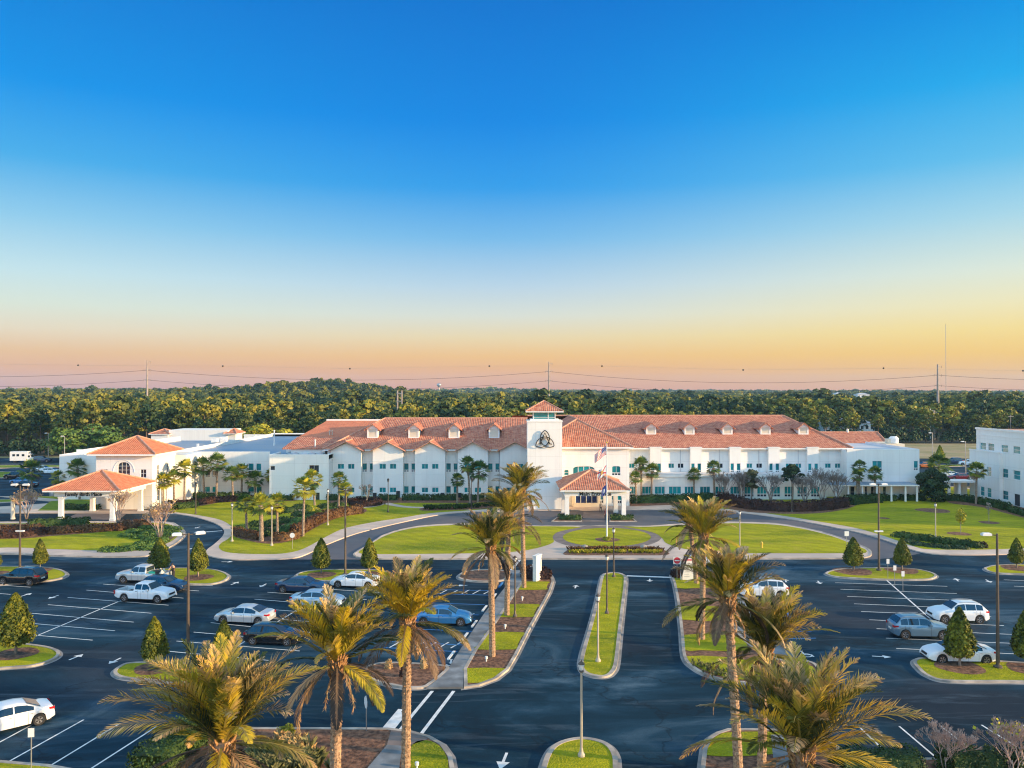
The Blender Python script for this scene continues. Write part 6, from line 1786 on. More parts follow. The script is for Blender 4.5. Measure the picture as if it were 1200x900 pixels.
# dark shrubs at both ends of the entrance drive
hedge('hedge', gp([(616, 676), (630, 677.5), (642, 677)]), 2.2, 0.95, M['dark_hedge'], 'dark plum hedge at the foot of the narrow white sign', None)
bush('shrub', 794, 675, 0.8, 0.9, M['dark_hedge'], 'dark plum shrub left of the hospital directory sign')
# bottom right and left hedges
def gps(a): return gp(a)
hedge('hedge', gp([(978, 907), (1010, 906), (1040, 906), (1074, 906)]), 1.6, 1.05, M['hedge'], 'clipped dark green hedge at the bottom, right of the big date palm', 'clipped hedges along the bottom right stalls', leaf=0.09, dens=110)
hedge('hedge', gp([(1104, 906), (1130, 905), (1168, 906)]), 1.6, 1.1, M['hedge'], 'clipped dark green hedge at the bottom between the two bare trees', 'clipped hedges along the bottom right stalls', leaf=0.09, dens=110)
hedge('hedge', gp([(1180, 906), (1210, 906), (1240, 906)]), 1.6, 1.0, M['hedge'], 'clipped dark green hedge at the bottom right corner', 'clipped hedges along the bottom right stalls', leaf=0.09, dens=110)
hedge('hedge', gp([(176, 912), (205, 884), (230, 868), (250, 862)]), 2.2, 1.15, M['hedge'], 'dark green hedge behind the huge left date palm', None, leaf=0.1, dens=90)
bush('shrub', 336, 864, 0.55, 0.85, M['gold_leaf'], 'small round yellow-green shrub on the mulch right of the huge left date palm', leaf=0.08, n=500)
tufts('ornamental_grass', gp([(296, 900), (330, 905), (372, 900)]), 110, 1.0, M['grass_tuft'], 'pale feathery ornamental grasses behind the mulch bed at bottom left', 0.55, blades=46)
tufts('ornamental_grass', gp([(318, 874), (345, 878), (352, 890)]), 26, 0.85, M['russet'], 'tawny ornamental grasses below the small round shrub', 0.3, blades=46)
tufts('border_grass', gp([(815, 780), (832, 787), (850, 793)]), 60, 0.35, M['grass_tuft'], 'low grassy plants at the tip of the right palm strip', 0.5, blades=20)
for px, py, lab in [(497, 782, 'dry brown shrub left of the trunk on the oval mulch bed'), (473, 791, 'small dark shrub beside the trunk on the oval mulch bed'), (456, 782, 'pale dry shrub at the back of the oval mulch bed')]:
    bush('shrub', px, py, 0.28, 0.8, M['russet'] if px != 473 else M['dark_hedge'], lab, leaf=0.07, n=200, lobes=2)

# ---- cabbage palms
M['green_fan'] = M['frond']
def cabbage_palm(base, top, lab, group, seed, gold=0.2, r=1.55, trunk_r=0.15, leaves=34):
    """base: ground point; top: crown centre in space"""
    rr = random.Random(seed); o = empty('cabbage_palm', base, label=lab, cat='palm tree', group=group)
    t = Vector(top)-Vector(base)
    pts, rad = [], []
    n = 14
    for i in range(n+1):
        f = i/n
        pts.append((t.x*f**1.3, t.y*f, t.z*f)); rad.append(trunk_r*(1.15-0.25*f+(0.28 if f > 0.8 else 0)*(f-0.8)*5)*(1+0.08*(i % 2)))
    mb = MB().tube(pts, rad, 10)
    for i in range(26):                                   # old leaf bases under the crown
        f = rr.uniform(0.74, 0.98); a = rr.uniform(0, 6.28); R_ = trunk_r*1.2
        p = Vector((t.x*f**1.3+R_*math.cos(a), t.y*f+R_*math.sin(a), t.z*f)); mb.tube([p, p+Vector((0.18*math.cos(a), 0.18*math.sin(a), 0.22))], [0.045, 0.02], 4)
    mb.build('trunk', M['cabbage_trunk'], o, smooth=False, local=True)
    V, Cc = [], []
    greens = [(0.045, 0.10, 0.025), (0.07, 0.14, 0.03), (0.12, 0.19, 0.035)]; golds = [(0.34, 0.33, 0.025), (0.45, 0.42, 0.04), (0.26, 0.27, 0.03)]
    dead = (0.20, 0.12, 0.06)
    for k in range(leaves):
        a = k*2.39996+rr.uniform(-0.2, 0.2); u = (k+0.5)/leaves
        el = R(88-138*u)
        d = Vector((math.cos(a)*math.cos(el), math.sin(a)*math.cos(el), math.sin(el)))
        c = rr.choice(golds) if rr.random() < gold else rr.choice(greens)
        if u > 0.93: c = dead
        side = d.cross(Vector((0, 0, 1)));
        if side.length < 0.05: side = Vector((1, 0, 0))
        side.normalize(); up = side.cross(d).normalized()
        pet = r*rr.uniform(0.38, 0.58); hub = t+d*pet+Vector((0, 0, -0.05))
        fr = r*rr.uniform(0.48, 0.68); tw_ = rr.uniform(-0.4, 0.4)
        s2_ = (side*math.cos(tw_)+up*math.sin(tw_))
        for j in range(11):
            an = (-1.3+2.6*j/10)
            e = (d*math.cos(an)+s2_*math.sin(an)).normalized()
            w = (s2_*math.cos(an)-d*math.sin(an))*0.042*r
            mid = hub+e*fr*0.6+Vector((0, 0, 0.03)); tip = hub+e*fr*(1-0.12*abs(an))*rr.uniform(0.85, 1.1)-Vector((0, 0, rr.uniform(0.0, 0.22)*fr))
            V += [tuple(hub), tuple(mid+w), tuple(tip), tuple(mid-w)]
            q = rr.uniform(0.85, 1.15); Cc += [tuple(x*q for x in c)]*4
        V += [tuple(t), tuple(t+side*0.03), tuple(hub+side*0.02), tuple(hub-side*0.02)]; Cc += [c]*4
    V = np.array(V); link_mesh('crown', np_mesh('crown', V, np.arange(len(V)).reshape(-1, 4), M['frond'], col=np.array(Cc)), o)
    return o
cab = [  # crown px, py, base px, py, gold, r, label
    (192, 565, 192, 594, .75, 1.6, 'leftmost golden palm beside the hip-roofed block'), (204, 560, 204.5, 593.5, .7, 1.5, 'second golden palm from the hip-roofed block'), (217, 550, 216.5, 592, .6, 1.8, 'taller third palm with a golden crown from the hip-roofed block'),
    (238, 547, 240, 584.5, .12, 1.8, 'dark green palm left of the small wall windows'), (255, 543, 254, 585, .12, 1.9, 'tallest dark green palm in front of the flat-roofed wing'), (272, 556, 273.5, 586, .1, 1.6, 'shorter green palm in the middle of the flat-roofed wing'),
    (284, 553, 283.5, 584, .3, 1.6, 'green palm just left of the teal upper windows'), (299, 562, 299.5, 584, .05, 1.7, 'low dark palm before the teal lower windows'), (321, 556, 322.5, 582, .45, 1.7, 'yellowish palm before the windowless white wall'),
    (288, 590, 290, 626, .12, 1.4, 'dark short palm in the bed between the drives'), (306, 592, 307, 634, .8, 1.6, 'golden palm with the thick shaggy trunk in the bed'), (325, 590, 325.5, 628, .75, 1.45, 'golden palm at the right of the trio in the bed'),
    (357, 572, 355.5, 628, .7, 1.7, 'tall golden palm above the red-brown hedge'), (366, 562, 369, 592, .65, 1.8, 'golden palm leaning before the corner of the flat wing'),
    (398, 562, 397, 598, .45, 1.4, 'slim palm at the left end of the gabled wing'), (405, 574, 405.5, 602, .6, 1.3, 'short golden palm crossing the dark lamp post'),
    (548, 545, 551, 592, .05, 1.6, 'tall palm of the pair before the right gables'), (561, 552, 560, 592, .05, 1.9, 'bushy palm at the right of the pair before the gables'), (536, 563, 536, 590, .12, 1.35, 'small palm standing alone before the middle gables'),
    (727, 550, 728, 588, .1, 1.35, 'palm just right of the flagpole behind the portico'), (751, 545, 751.5, 586, .1, 1.5, 'left tall palm right of the entrance'), (764, 552, 763, 586, .1, 1.5, 'right tall palm right of the entrance'), (744.5, 560, 745.5, 590, .1, 1.2, 'small palm below the two tall ones right of the entrance'),
    (813, 556, 813, 586, .1, 1.3, 'palm hidden behind the top of the right date palm'), (836, 548, 837, 586, .1, 1.4, 'palm showing right above the right date palm'),
    (1007, 547, 1006, 588, .1, 1.3, 'taller palm before the flat end block'), (1025, 555, 1025, 587, .15, 1.4, 'shorter palm before the flat end block'), (1004, 558, 1004.5, 588.5, .1, 1.2, 'small palm tucked below the taller one at the end block'),
    (1144, 552, 1143, 591, .4, 1.6, 'single palm in front of the three-storey building'), (91, 549, 94, 586, .3, 1.8, 'palm before the plain white block at the far left'), (37, 552, 38.5, 580, .1, 2.2, 'wide palm in the lot at the far left'), (70, 560, 70, 585, .6, 1.6, 'low golden palm left of the west portico roof'), (1100, 545, 1100, 566, .1, 2.6, 'dark palm rising from the rear car park behind the evergreen')]
for i, (cx, cy, bx_, by_, gold, r, lab) in enumerate(cab):
    b = G(bx_, by_, 0.1); t = D(cx, cy, b.y)
    cabbage_palm(b, t, lab, 'cabbage palms around the buildings', 200+i, gold, r*1.12, 0.26 if i == 10 else 0.16)

# ---- big date palms
def date_palm(base, top, lab, seed, n=60, L=3.35, tr=0.2, gold=0.35, dry=0.3, droop=2, upm=0.9, leafw=0.030, lean=None):
    rr = random.Random(seed); o = empty('date_palm', base, label=lab, cat='palm tree', group='tall date palms along the drives')
    t = Vector(top)-Vector(base)
    steps = max(24, int(t.z/0.14)); pts, rad = [], []
    for i in range(steps+1):
        f = i/steps
        pts.append((t.x*f**1.2, t.y*f**1.2, t.z*f)); rad.append(tr*((1.12-0.16*f) if f < 0.88 else 0.96+(f-0.88)*3.6)*(1+0.10*(i % 2)))
    mb = MB().tube(pts, rad, 12)
    for i in range(int(t.z*34)):                         # rough leaf scars all the way up
        f = rr.uniform(0.03, 0.9); a = rr.uniform(0, 6.28)
        p = Vector((t.x*f**1.2+tr*math.cos(a), t.y*f**1.2+tr*math.sin(a), t.z*f))
        q = Vector((math.cos(a)*0.055, math.sin(a)*0.055, 0.07)); s_ = Vector((-math.sin(a), math.cos(a), 0))*0.05
        mb.face([p-s_, p+s_, p+q]); mb.face([p+s_, p+Vector((0, 0, 0.1)), p+q]); mb.face([p-s_, p+q, p+Vector((0, 0, 0.1))])
    mb.build('trunk', M['palm_trunk'], o, local=True)
    bt = MB()
    for i in range(95):
        f = rr.uniform(-0.95, 0.15); a = rr.uniform(0, 6.28); R_ = tr*(1.05+0.35*(f+0.95))
        p = t+Vector((R_*math.cos(a), R_*math.sin(a), f*0.9)); e = p+Vector((0.17*math.cos(a), 0.17*math.sin(a), 0.26))
        bt.tube([p, e], [0.06, 0.028], 4)
    bt.build('leaf_bases', M['boots'], o, local=True)
    V, Cc = [], []
    greens = [(0.075, 0.09, 0.014), (0.13, 0.135, 0.018), (0.04, 0.06, 0.02)]; golds = [(0.50, 0.36, 0.02), (0.36, 0.30, 0.025), (0.60, 0.44, 0.04)]; drys = [(0.58, 0.37, 0.17), (0.44, 0.28, 0.14), (0.62, 0.43, 0.25)]; dark = (0.06, 0.048, 0.04)
    for k in range(n):
        u = (k+0.5)/n
        a = k*2.39996+rr.uniform(-0.25, 0.25)
        el = R(90-62*u**1.2) if u < 0.84 else R(10-45*(u-0.84)/0.16)+rr.uniform(-0.12, 0.12)
        ll = L*rr.uniform(0.82, 1.1)*(0.72+0.42*min(1, u*2.2))
        c1_ = rr.choice(golds) if rr.random() < gold else rr.choice(greens)
        tipc = rr.choice(drys) if rr.random() < 0.25+dry else c1_
        if u > 0.9: c1_ = tipc = rr.choice([dark, drys[1], (0.16, 0.10, 0.06)])
        if u < 0.30: tipc = rr.choice(drys)
        p = t+Vector((0.1*math.cos(a), 0.1*math.sin(a), -0.15*u)); e = el
        seg = 16; P_ = [p]; tb = 0.35+1.25*u*0.6
        for i in range(seg):
            e2 = e-(0.55+0.75*u)*(i/seg)**1.7
            d = Vector((math.cos(a)*math.cos(e2), math.sin(a)*math.cos(e2), math.sin(e2)))
            P_.append(P_[-1]+d*ll/seg)
        m = 64
        roll = rr.uniform(-0.5, 0.5)
        for j in range(m):
            f = 0.10+0.90*(j+0.5)/m; x = f*seg; i = min(seg-1, int(x)); w = x-i
            q = P_[i].lerp(P_[i+1], w); tg = (P_[i+1]-P_[i]).normalized()
            sd = tg.cross(Vector((0, 0, 1)));
            if sd.length < 0.05: sd = Vector((-math.sin(a), math.cos(a), 0))
            sd.normalize(); un = sd.cross(tg).normalized()
            lf = 0.60*(math.sin(PI*min(1, 0.16+0.84*f))**0.6)*(1.0 if f < 0.85 else 0.85)*ll/3.1
            for sg in (-1, 1):
                rl = rr.uniform(-0.15, 0.75)
                dr = (tg*rr.uniform(0.8, 1.15)+(sd*sg*math.cos(roll)+un*math.sin(roll)*sg)*0.62+un*rl*(1.0 if u < 0.75 else -0.2)).normalized()
                mid = q+dr*lf*0.55; tip = q+dr*lf-Vector((0, 0, 0.06*lf*rr.uniform(0.2, 2.5)))
                wv = dr.cross(un); wv.normalize(); wv *= leafw*rr.uniform(0.7, 1.2)
                V += [tuple(q), tuple(mid+wv), tuple(tip), tuple(mid-wv)]
                mm = min(1, max(0, (f-0.45)*2.0))*(0.9 if rr.random() < 0.75 else 0.2); br_ = rr.uniform(0.75, 1.25)
                Cc += [tuple((c1_[z_]*(1-mm)+tipc[z_]*mm)*br_ for z_ in range(3))]*4
        for i in range(seg):                               # the rachis itself
            s_ = Vector((-math.sin(a), math.cos(a), 0))*(0.035*(1-i/seg)+0.008)
            V += [tuple(P_[i]-s_), tuple(P_[i]+s_), tuple(P_[i+1]+s_*0.9), tuple(P_[i+1]-s_*0.9)]; Cc += [(0.34, 0.27, 0.06) if u < 0.88 else (0.22, 0.14, 0.08)]*4
    V = np.array(V); link_mesh('crown', np_mesh('crown', V, np.arange(len(V)).reshape(-1, 4), M['frond'], col=np.array(Cc)), o)
    # a few hanging dead fronds
    if droop:
        V, Cc = [], []
        for k in range(droop*3):
            a = rr.uniform(0, 6.28); p = t+Vector((0.3*math.cos(a), 0.3*math.sin(a), -0.3)); ln = rr.uniform(0.9, 1.7)
            for j in range(26):
                f = j/26; q = p+Vector((0.55*math.cos(a)*math.sin(f*1.6), 0.55*math.sin(a)*math.sin(f*1.6), -ln*f))
                for sg in (-1, 1):
                    tip = q+Vector((rr.uniform(-0.16, 0.16), rr.uniform(-0.16, 0.16), -rr.uniform(0.15, 0.35)))
                    V += [tuple(q), tuple(q+Vector((0.02, 0.02, -0.1))), tuple(tip), tuple(q+Vector((-0.02, -0.02, -0.1)))]; Cc += [(0.42*rr.uniform(0.7, 1.2), 0.27, 0.14)]*4
        V = np.array(V); link_mesh('dead_fronds', np_mesh('dead_fronds', V, np.arange(len(V)).reshape(-1, 4), M['frond'], col=np.array(Cc)), o)
    return o
def dpalm(cx, cy, bx_, by_, lab, seed, **kw):
    b = G(bx_, by_, 0.12); t = D(cx, cy, b.y)
    return date_palm(b, t, lab, seed, **kw)
dpalm(575, 641, 577, 768, 'date palm with the lowest crown of the three left of the entrance drive', 1, L=3.2, droop=3, gold=.45)
dpalm(596, 604, 594, 720, 'middle date palm of the three left of the entrance drive', 2, L=3.1, gold=.5, n=50)
dpalm(611, 576, 614, 688, 'farthest date palm of the three left of the entrance drive, nearest the tower', 3, L=3.2, gold=.6)
dpalm(478, 726, 476, 918, 'date palm with a tall trunk beside the striped crosswalk', 4, L=3.1, gold=.7, droop=3, n=56, tr=.20)
dpalm(396, 772, 393, 980, 'date palm standing between the huge left palm and the crosswalk', 5, L=3.1, gold=.6, n=60, tr=.22)
dpalm(262, 866, 262, 1100, 'huge date palm filling the bottom left of the picture', 6, L=3.75, gold=.55, dry=.6, n=66, tr=.24, droop=0)
dpalm(824, 628, 822, 748, 'date palm nearest the directory sign with the tall golden crown', 7, L=3.3, gold=.55, droop=3, n=56)
dpalm(808, 614, 815.5, 683, 'date palm behind the directory sign with a dim crown', 8, L=2.8, gold=.3, n=44)
dpalm(852, 700, 865, 925, 'date palm with a leaning trunk at the bottom right, crown farthest left', 9, L=2.85, gold=.45, n=44)
dpalm(896, 762, 891, 905, 'date palm behind the huge one at the bottom right', 10, L=3.4, gold=.55, droop=2, n=62)
dpalm(938, 880, 934, 1110, 'huge date palm filling the bottom right of the picture', 12, L=3.75, gold=.45, dry=.45, n=66, tr=.24, droop=0)
# ------------------------------------------------------------------ vehicles
def car_paint(name, c, metallic=0.3, rough=0.3):
    m, N, L, b = new_mat(name)
    t = N.new('ShaderNodeTexCoord'); n = N.new('ShaderNodeTexNoise'); n.inputs['Scale'].default_value = 1.5
    L.new(t.outputs['Object'], n.inputs['Vector'])
    r = N.new('ShaderNodeValToRGB'); r.color_ramp.elements[0].color = (*[x*0.9 for x in c], 1); r.color_ramp.elements[1].color = (*c, 1)
    L.new(n.outputs['Fac'], r.inputs[0]); L.new(r.outputs[0], b.inputs['Base Color'])
    b.inputs['Metallic'].default_value = metallic; b.inputs['Roughness'].default_value = rough
    b.inputs['Coat Weight'].default_value = 0.7; b.inputs['Coat Roughness'].default_value = 0.08
    return m
PT = {'white': car_paint('white_car_paint', (0.78, 0.80, 0.82), 0), 'silver': car_paint('silver_car_paint', (0.50, 0.56, 0.60), 0.35), 'black': car_paint('black_car_paint', (0.008, 0.009, 0.012), 0.1, 0.2),
      'navy': car_paint('dark_blue_car_paint', (0.010, 0.035, 0.09), 0.2), 'blue': car_paint('bright_blue_car_paint', (0.03, 0.18, 0.42), 0.3), 'steel': car_paint('blue_grey_car_paint', (0.15, 0.25, 0.34), 0.4),
      'paleblue': car_paint('pale_silver_blue_car_paint', (0.36, 0.48, 0.58), 0.3), 'red': car_paint('dark_red_car_paint', (0.20, 0.015, 0.02), 0.2), 'orange': car_paint('orange_car_paint', (0.6, 0.16, 0.02), 0.1)}
M['tyre'] = plain('rubber_tyre', (0.02, 0.02, 0.02), 0.85)
M['rim'] = plain('alloy_rim', (0.55, 0.56, 0.58), 0.3, 0.8)
M['car_glass'] = noise_mat('tinted_car_glass', (0.01, 0.018, 0.024), (0.02, 0.03, 0.04), scale=1, rough=0.04, spec=1.0)
M['head'] = plain('clear_headlight', (0.75, 0.75, 0.72), 0.12)
M['tail'] = plain('red_taillight', (0.45, 0.015, 0.02), 0.2)
M['black_trim'] = plain('black_plastic_trim', (0.025, 0.025, 0.028), 0.6)
M['plate'] = plain('licence_plate', (0.7, 0.7, 0.66), 0.5)
SPEC = {
 'sedan': dict(L=4.85, W=1.84, r=.335, sill=.22, belt=.93, top=[(0, .62), (.012, .86), (.03, .98), (.15, 1.05), (.30, 1.37), (.40, 1.45), (.52, 1.45), (.60, 1.40), (.735, 1.02), (.86, .93), (.95, .80), (.985, .64), (1, .5)], ws=(.60, .735), rw=(.155, .30), side=[(.23, .43), (.445, .665)], rear=.175, front=.815),
 'suv': dict(L=4.6, W=1.88, r=.365, sill=.27, belt=1.07, top=[(0, .66), (.01, .95), (.025, 1.12), (.045, 1.2), (.13, 1.60), (.20, 1.68), (.45, 1.71), (.555, 1.65), (.69, 1.20), (.85, 1.08), (.95, .96), (.985, .75), (1, .55)], ws=(.56, .685), rw=(.05, .13), side=[(.12, .235), (.25, .42), (.435, .625)], rear=.185, front=.81),
 'hatch': dict(L=4.35, W=1.80, r=.33, sill=.22, belt=.95, top=[(0, .6), (.01, .85), (.03, 1.02), (.06, 1.10), (.15, 1.42), (.25, 1.49), (.45, 1.50), (.56, 1.43), (.71, 1.02), (.86, .92), (.95, .80), (.985, .62), (1, .5)], ws=(.565, .71), rw=(.06, .15), side=[(.14, .25), (.265, .42), (.435, .645)], rear=.18, front=.81),
 'pickup': dict(L=5.4, W=1.9, r=.38, sill=.36, belt=1.16, top=[(0, .6), (.008, 1.05), (.03, 1.08), (.36, 1.08), (.375, 1.12), (.385, 1.66), (.42, 1.76), (.58, 1.77), (.62, 1.72), (.715, 1.22), (.87, 1.13), (.955, 1.05), (.985, .82), (1, .58)], ws=(.625, .712), rw=None, side=[(.40, .515), (.53, .665)], rear=.20, front=.825),
}
def vehicle(kind, paint, px, py, heading, lab, name=None, group='cars in the car park', wheels='rim', s=1.0, loc=None):
    """local frame: +x nose; px,py is the middle of the vehicle on the ground; heading in degrees, 0 = nose to the right"""
    p = SPEC[kind]; L, W = p['L'], p['W']
    c = G(px, py) if loc is None else Vector(loc)
    o = empty(name or {'sedan': 'parked_car', 'suv': 'parked_car', 'hatch': 'parked_car', 'pickup': 'pickup_truck'}[kind], c, R(heading), lab, {'pickup': 'pickup truck'}.get(kind, 'car'), group)
    o.scale = (s, s, s)
    T = p['top']; tx, tz = [a for a, b in T], [b for a, b in T]
    xs = sorted(set([i/64 for i in range(65)]+tx+[a for q in p['side'] for a in q]+([*p['rw']] if p['rw'] else [])+list(p['ws'])))
    top = lambda x: float(np.interp(x, tx, tz))
    R_ = p['r']+0.055
    wx = [p['rear'], p['front']]
    def bot(x):
        z = p['sill']+0.12*max(0, abs(2*x-1)-0.86)/0.14
        for q in wx:
            d = abs(x-q)*L
            if d < R_: z = max(z, p['r']+math.sqrt(R_*R_-d*d))
        return z
    def hw(x):
        e = abs(2*x-1)
        return W/2*(1-0.03*e**2-0.16*max(0, e-0.80)**1.5/0.2**1.5*0.9)
    def sect(x):
        zt = top(x); zb = min(bot(x), zt-0.12); w = hw(x); be = min(p['belt']+0.04*(0.5-x), zt-0.035)
        mid = max(zb+0.03, zb+(be-zb)*0.5)
        h = zt-be
        wr = 0.935*w-0.40*max(0, h-0.05) if h > 0.05 else 0.90*w
        return [(0.90*w, zb), (0.985*w, zb+0.02), (w, mid), (0.985*w, be-0.05), (0.945*w, be), (wr+0.0, zt-0.045 if h > 0.1 else zt-0.012), (wr-0.10, zt), (wr*0.5, zt+0.012), (0, zt+0.018)]
    S_ = [(x, sect(x)) for x in xs]
    mb = MB(); K = 9
    for sg in (1, -1):
        b = len(mb.v)
        for x, sc in S_:
            for y, z in sc: mb.v.append(((x-0.5)*L, sg*y, z))
        for i in range(len(S_)-1):
            if kind == 'pickup' and 0.03 <= S_[i][0] < 0.365:
                rows = range(5)               # open bed: no lid
            else: rows = range(K-1)
            for k in rows:
                f = (b+i*K+k, b+(i+1)*K+k, b+(i+1)*K+k+1, b+i*K+k+1)
                mb.f.append(f if sg < 0 else f[::-1]); mb.m.append(0)
    for (x, sc), fl in ((S_[0], 1), (S_[-1], -1)):
        pts = [((x-0.5)*L, y, z) for y, z in sc]+[((x-0.5)*L, -y, z) for y, z in sc[::-1]]
        mb.face(pts if fl > 0 else pts[::-1])
    if kind == 'pickup':
        xa, xb = (0.03-0.5)*L, (0.365-0.5)*L; w = hw(.2)*0.86
        mb.box(xa-0.02, xb, -w, w, 0.60, 0.66); mb.box(xa-0.03, xa+0.03, -w, w, 0.66, 1.075)
        for sg in (-1, 1): mb.face([(xa, sg*w, 0.66), (xb, sg*w, 0.66), (xb, sg*w, 1.07), (xa, sg*w, 1.07)]); mb.face([(xa, sg*w, 1.07), (xb, sg*w, 1.07), (xb, sg*hw(.2)*0.92, 1.085), (xa, sg*hw(.2)*0.92, 1.085)])
        mb.face([(xb, -w, .66), (xb, w, .66), (xb, w, 1.1), (xb, -w, 1.1)])
    body = mb.build('body', PT[paint], o, local=True, angle=38)
    # dark underside and wheel wells
    w = W/2*0.86
    MB().box(-L*0.46, L*0.46, -w, w, p['sill']-0.04, p['sill']+0.30).box((wx[0]-.5)*L-R_, (wx[0]-.5)*L+R_, -w, w, p['sill'], p['r']+R_*0.9).box((wx[1]-.5)*L-R_, (wx[1]-.5)*L+R_, -w, w, p['sill'], p['r']+R_*0.9).build('underbody', M['black_trim'], o, local=True)
    def glass_side(x0, x1, name):
        for sg in (1, -1):
            g = MB(); xx = [x for x in xs if x0 <= x <= x1]
            row = []
            for x in xx:
                sc = sect(x); (ya, za), (yb, zb) = sc[4], sc[5]
                if zb-za < 0.06: row.append(None); continue
                def q(t): return ((x-0.5)*L, sg*(ya+(yb-ya)*t+0.012), za+(zb-za)*t+0.004)
                row.append((q(0.10), q(0.90)))
            for a, b in zip(row, row[1:]):
                if a and b: g.face([a[0], b[0], b[1], a[1]] if sg < 0 else [a[0], a[1], b[1], b[0]])
            if g.f: g.build(name, M['car_glass'], o, local=True)
    for x0, x1 in p['side']: glass_side(x0, x1, 'side_window')
    def glass_across(x0, x1, name):
        g = MB(); xx = [x for x in xs if x0 <= x <= x1]; row = []
        for i, x in enumerate(xx):
            sc = sect(x); wr = sc[5][0]-0.05
            row.append([((x-0.5)*L, y, (sc[6][1] if abs(y) > wr*0.85 else sc[7][1])+0.014) for y in (-wr, -wr*0.8, -wr*0.4, 0, wr*0.4, wr*0.8, wr)])
        for a, b in zip(row, row[1:]):
            for k in range(6): g.face([a[k], b[k], b[k+1], a[k+1]][::-1])
        g.build(name, M['car_glass'], o, local=True)
    glass_across(*p['ws'], 'windshield')
    if p['rw']: glass_across(*p['rw'], 'rear_window')
    elif kind == 'pickup':
        w = hw(.38)*0.72; x = (0.3795-0.5)*L
        MB().box(x-0.03, x-0.005, -w, w, 1.22, 1.62).build('rear_window', M['car_glass'], o, local=True)
    for q in wx:
        for sg in (1, -1):
            y = sg*(W/2-0.12); x = (q-0.5)*L; r = p['r']
            tmb = MB()
            prof = [(r*0.62, -0.105), (r*0.93, -0.11), (r, -0.085), (r, 0.085), (r*0.93, 0.11), (r*0.62, 0.105)]
            n = 22; b = 0
            for rr_, yy in prof:
                for k in range(n):
                    a = 2*PI*k/n; tmb.v.append((x+rr_*math.cos(a), y+yy, r+rr_*math.sin(a)))
            for i in range(len(prof)-1):
                for k in range(n): tmb.f.append((i*n+k, i*n+(k+1) % n, (i+1)*n+(k+1) % n, (i+1)*n+k)); tmb.m.append(0)
            wh = tmb.build('wheel', M['tyre'], o, local=True, angle=40)
            rm = MB(); yo = y+sg*0.085
            for k in range(5):
                a = 2*PI*k/5+q; da = 0.24
                rm.face([(x+r*0.10*math.cos(a-da*2), yo, r+r*0.10*math.sin(a-da*2)), (x+r*0.60*math.cos(a-da), yo, r+r*0.60*math.sin(a-da)), (x+r*0.60*math.cos(a+da), yo, r+r*0.60*math.sin(a+da)), (x+r*0.10*math.cos(a+da*2), yo, r+r*0.10*math.sin(a+da*2))])
            for k in range(n):
                a, b2 = 2*PI*k/n, 2*PI*(k+1)/n
                rm.face([(x+r*0.56*math.cos(a), yo, r+r*0.56*math.sin(a)), (x+r*0.66*math.cos(a), yo, r+r*0.66*math.sin(a)), (x+r*0.66*math.cos(b2), yo, r+r*0.66*math.sin(b2)), (x+r*0.56*math.cos(b2), yo, r+r*0.56*math.sin(b2))])
            rm.build('rim', M['rim'] if wheels == 'rim' else M['black_trim'], wh, local=True)
            hb = MB()
            hb.face([(x+r*0.6*math.cos(2*PI*k/n), y+sg*0.04, r+r*0.6*math.sin(2*PI*k/n)) for k in range(n)])
            hb.build('brake_disc', M['black_trim'], wh, local=True)
    xf, xr = L/2, -L/2
    zf = top(.97)
    for sg in (1, -1):
        ya, yb = 0.52*W/2, 0.86*W/2
        z1 = zf-0.03; z0 = z1-0.17
        h = MB(); h.face([(xf-0.035, sg*ya, z0), (xf-0.26, sg*(yb+.045), z0+0.03), (xf-0.30, sg*(yb+.035), z1), (xf-0.05, sg*ya, z1-0.02)])
        h.face([(xf-0.05, sg*ya, z1-0.02), (xf-0.30, sg*(yb+.035), z1), (xf-0.34, sg*(yb-0.1), z1+0.035), (xf-0.12, sg*ya, z1+0.025)])
        h.build('headlight', M['head'], o, local=True)
        zt = min(top(.03), p['belt']+0.04)-0.05
        h = MB()
        if kind == 'pickup': h.box(xr-0.015, xr+0.10, sg*0.80*W/2 if sg > 0 else -W/2*0.93, W/2*0.93 if sg > 0 else -0.80*W/2, 0.72, 1.03)
        else:
            h.face([(xr-0.012, sg*0.55*W/2, zt-0.16), (xr+0.02, sg*0.86*W/2, zt-0.16), (xr+0.03, sg*0.86*W/2, zt), (xr+0.0, sg*0.55*W/2, zt)])
            h.face([(xr+0.02, sg*0.86*W/2, zt-0.16), (xr+0.36, sg*(hw(.06)+.012), zt-0.10), (xr+0.32, sg*(hw(.06)+.0), zt+0.02), (xr+0.03, sg*0.86*W/2, zt)])
        h.build('taillight', M['tail'], o, local=True)
        mx = (p['side'][-1][1]-0.5)*L-0.15
        MB().box(mx-0.06, mx+0.12, min(sg*(W/2-0.04), sg*(W/2+0.17)), max(sg*(W/2-0.04), sg*(W/2+0.17)), p['belt']-0.01, p['belt']+0.13).build('wing_mirror', PT[paint], o, local=True)
    MB().box(xf-0.06, xf+0.015, -0.42*W/2, 0.42*W/2, zf-0.22, zf-0.07).box(xf-0.10, xf+0.02, -0.62*W/2, 0.62*W/2, p['sill']+0.06, p['sill']+0.16).build('grille', M['black_trim'], o, local=True)
    MB().box(xr-0.02, xr+0.05, -0.26, 0.26, 0.62, 0.76).build('licence_plate', M['plate'], o, local=True)
    seam = MB()
    for sx in [p['side'][0][1]+0.008]+[p['side'][-1][1]-0.01]+([p['side'][0][0]+.06]):
        x = (sx-0.5)*L
        for sg in (1, -1):
            sc = sect(sx)
            P_ = [(x-0.008, sg*(y+0.003), z) for y, z in sc[1:5]]; Q_ = [(x+0.008, sg*(y+0.003), z) for y, z in sc[1:5]]
            for k in range(3): seam.face([P_[k], Q_[k], Q_[k+1], P_[k+1]])
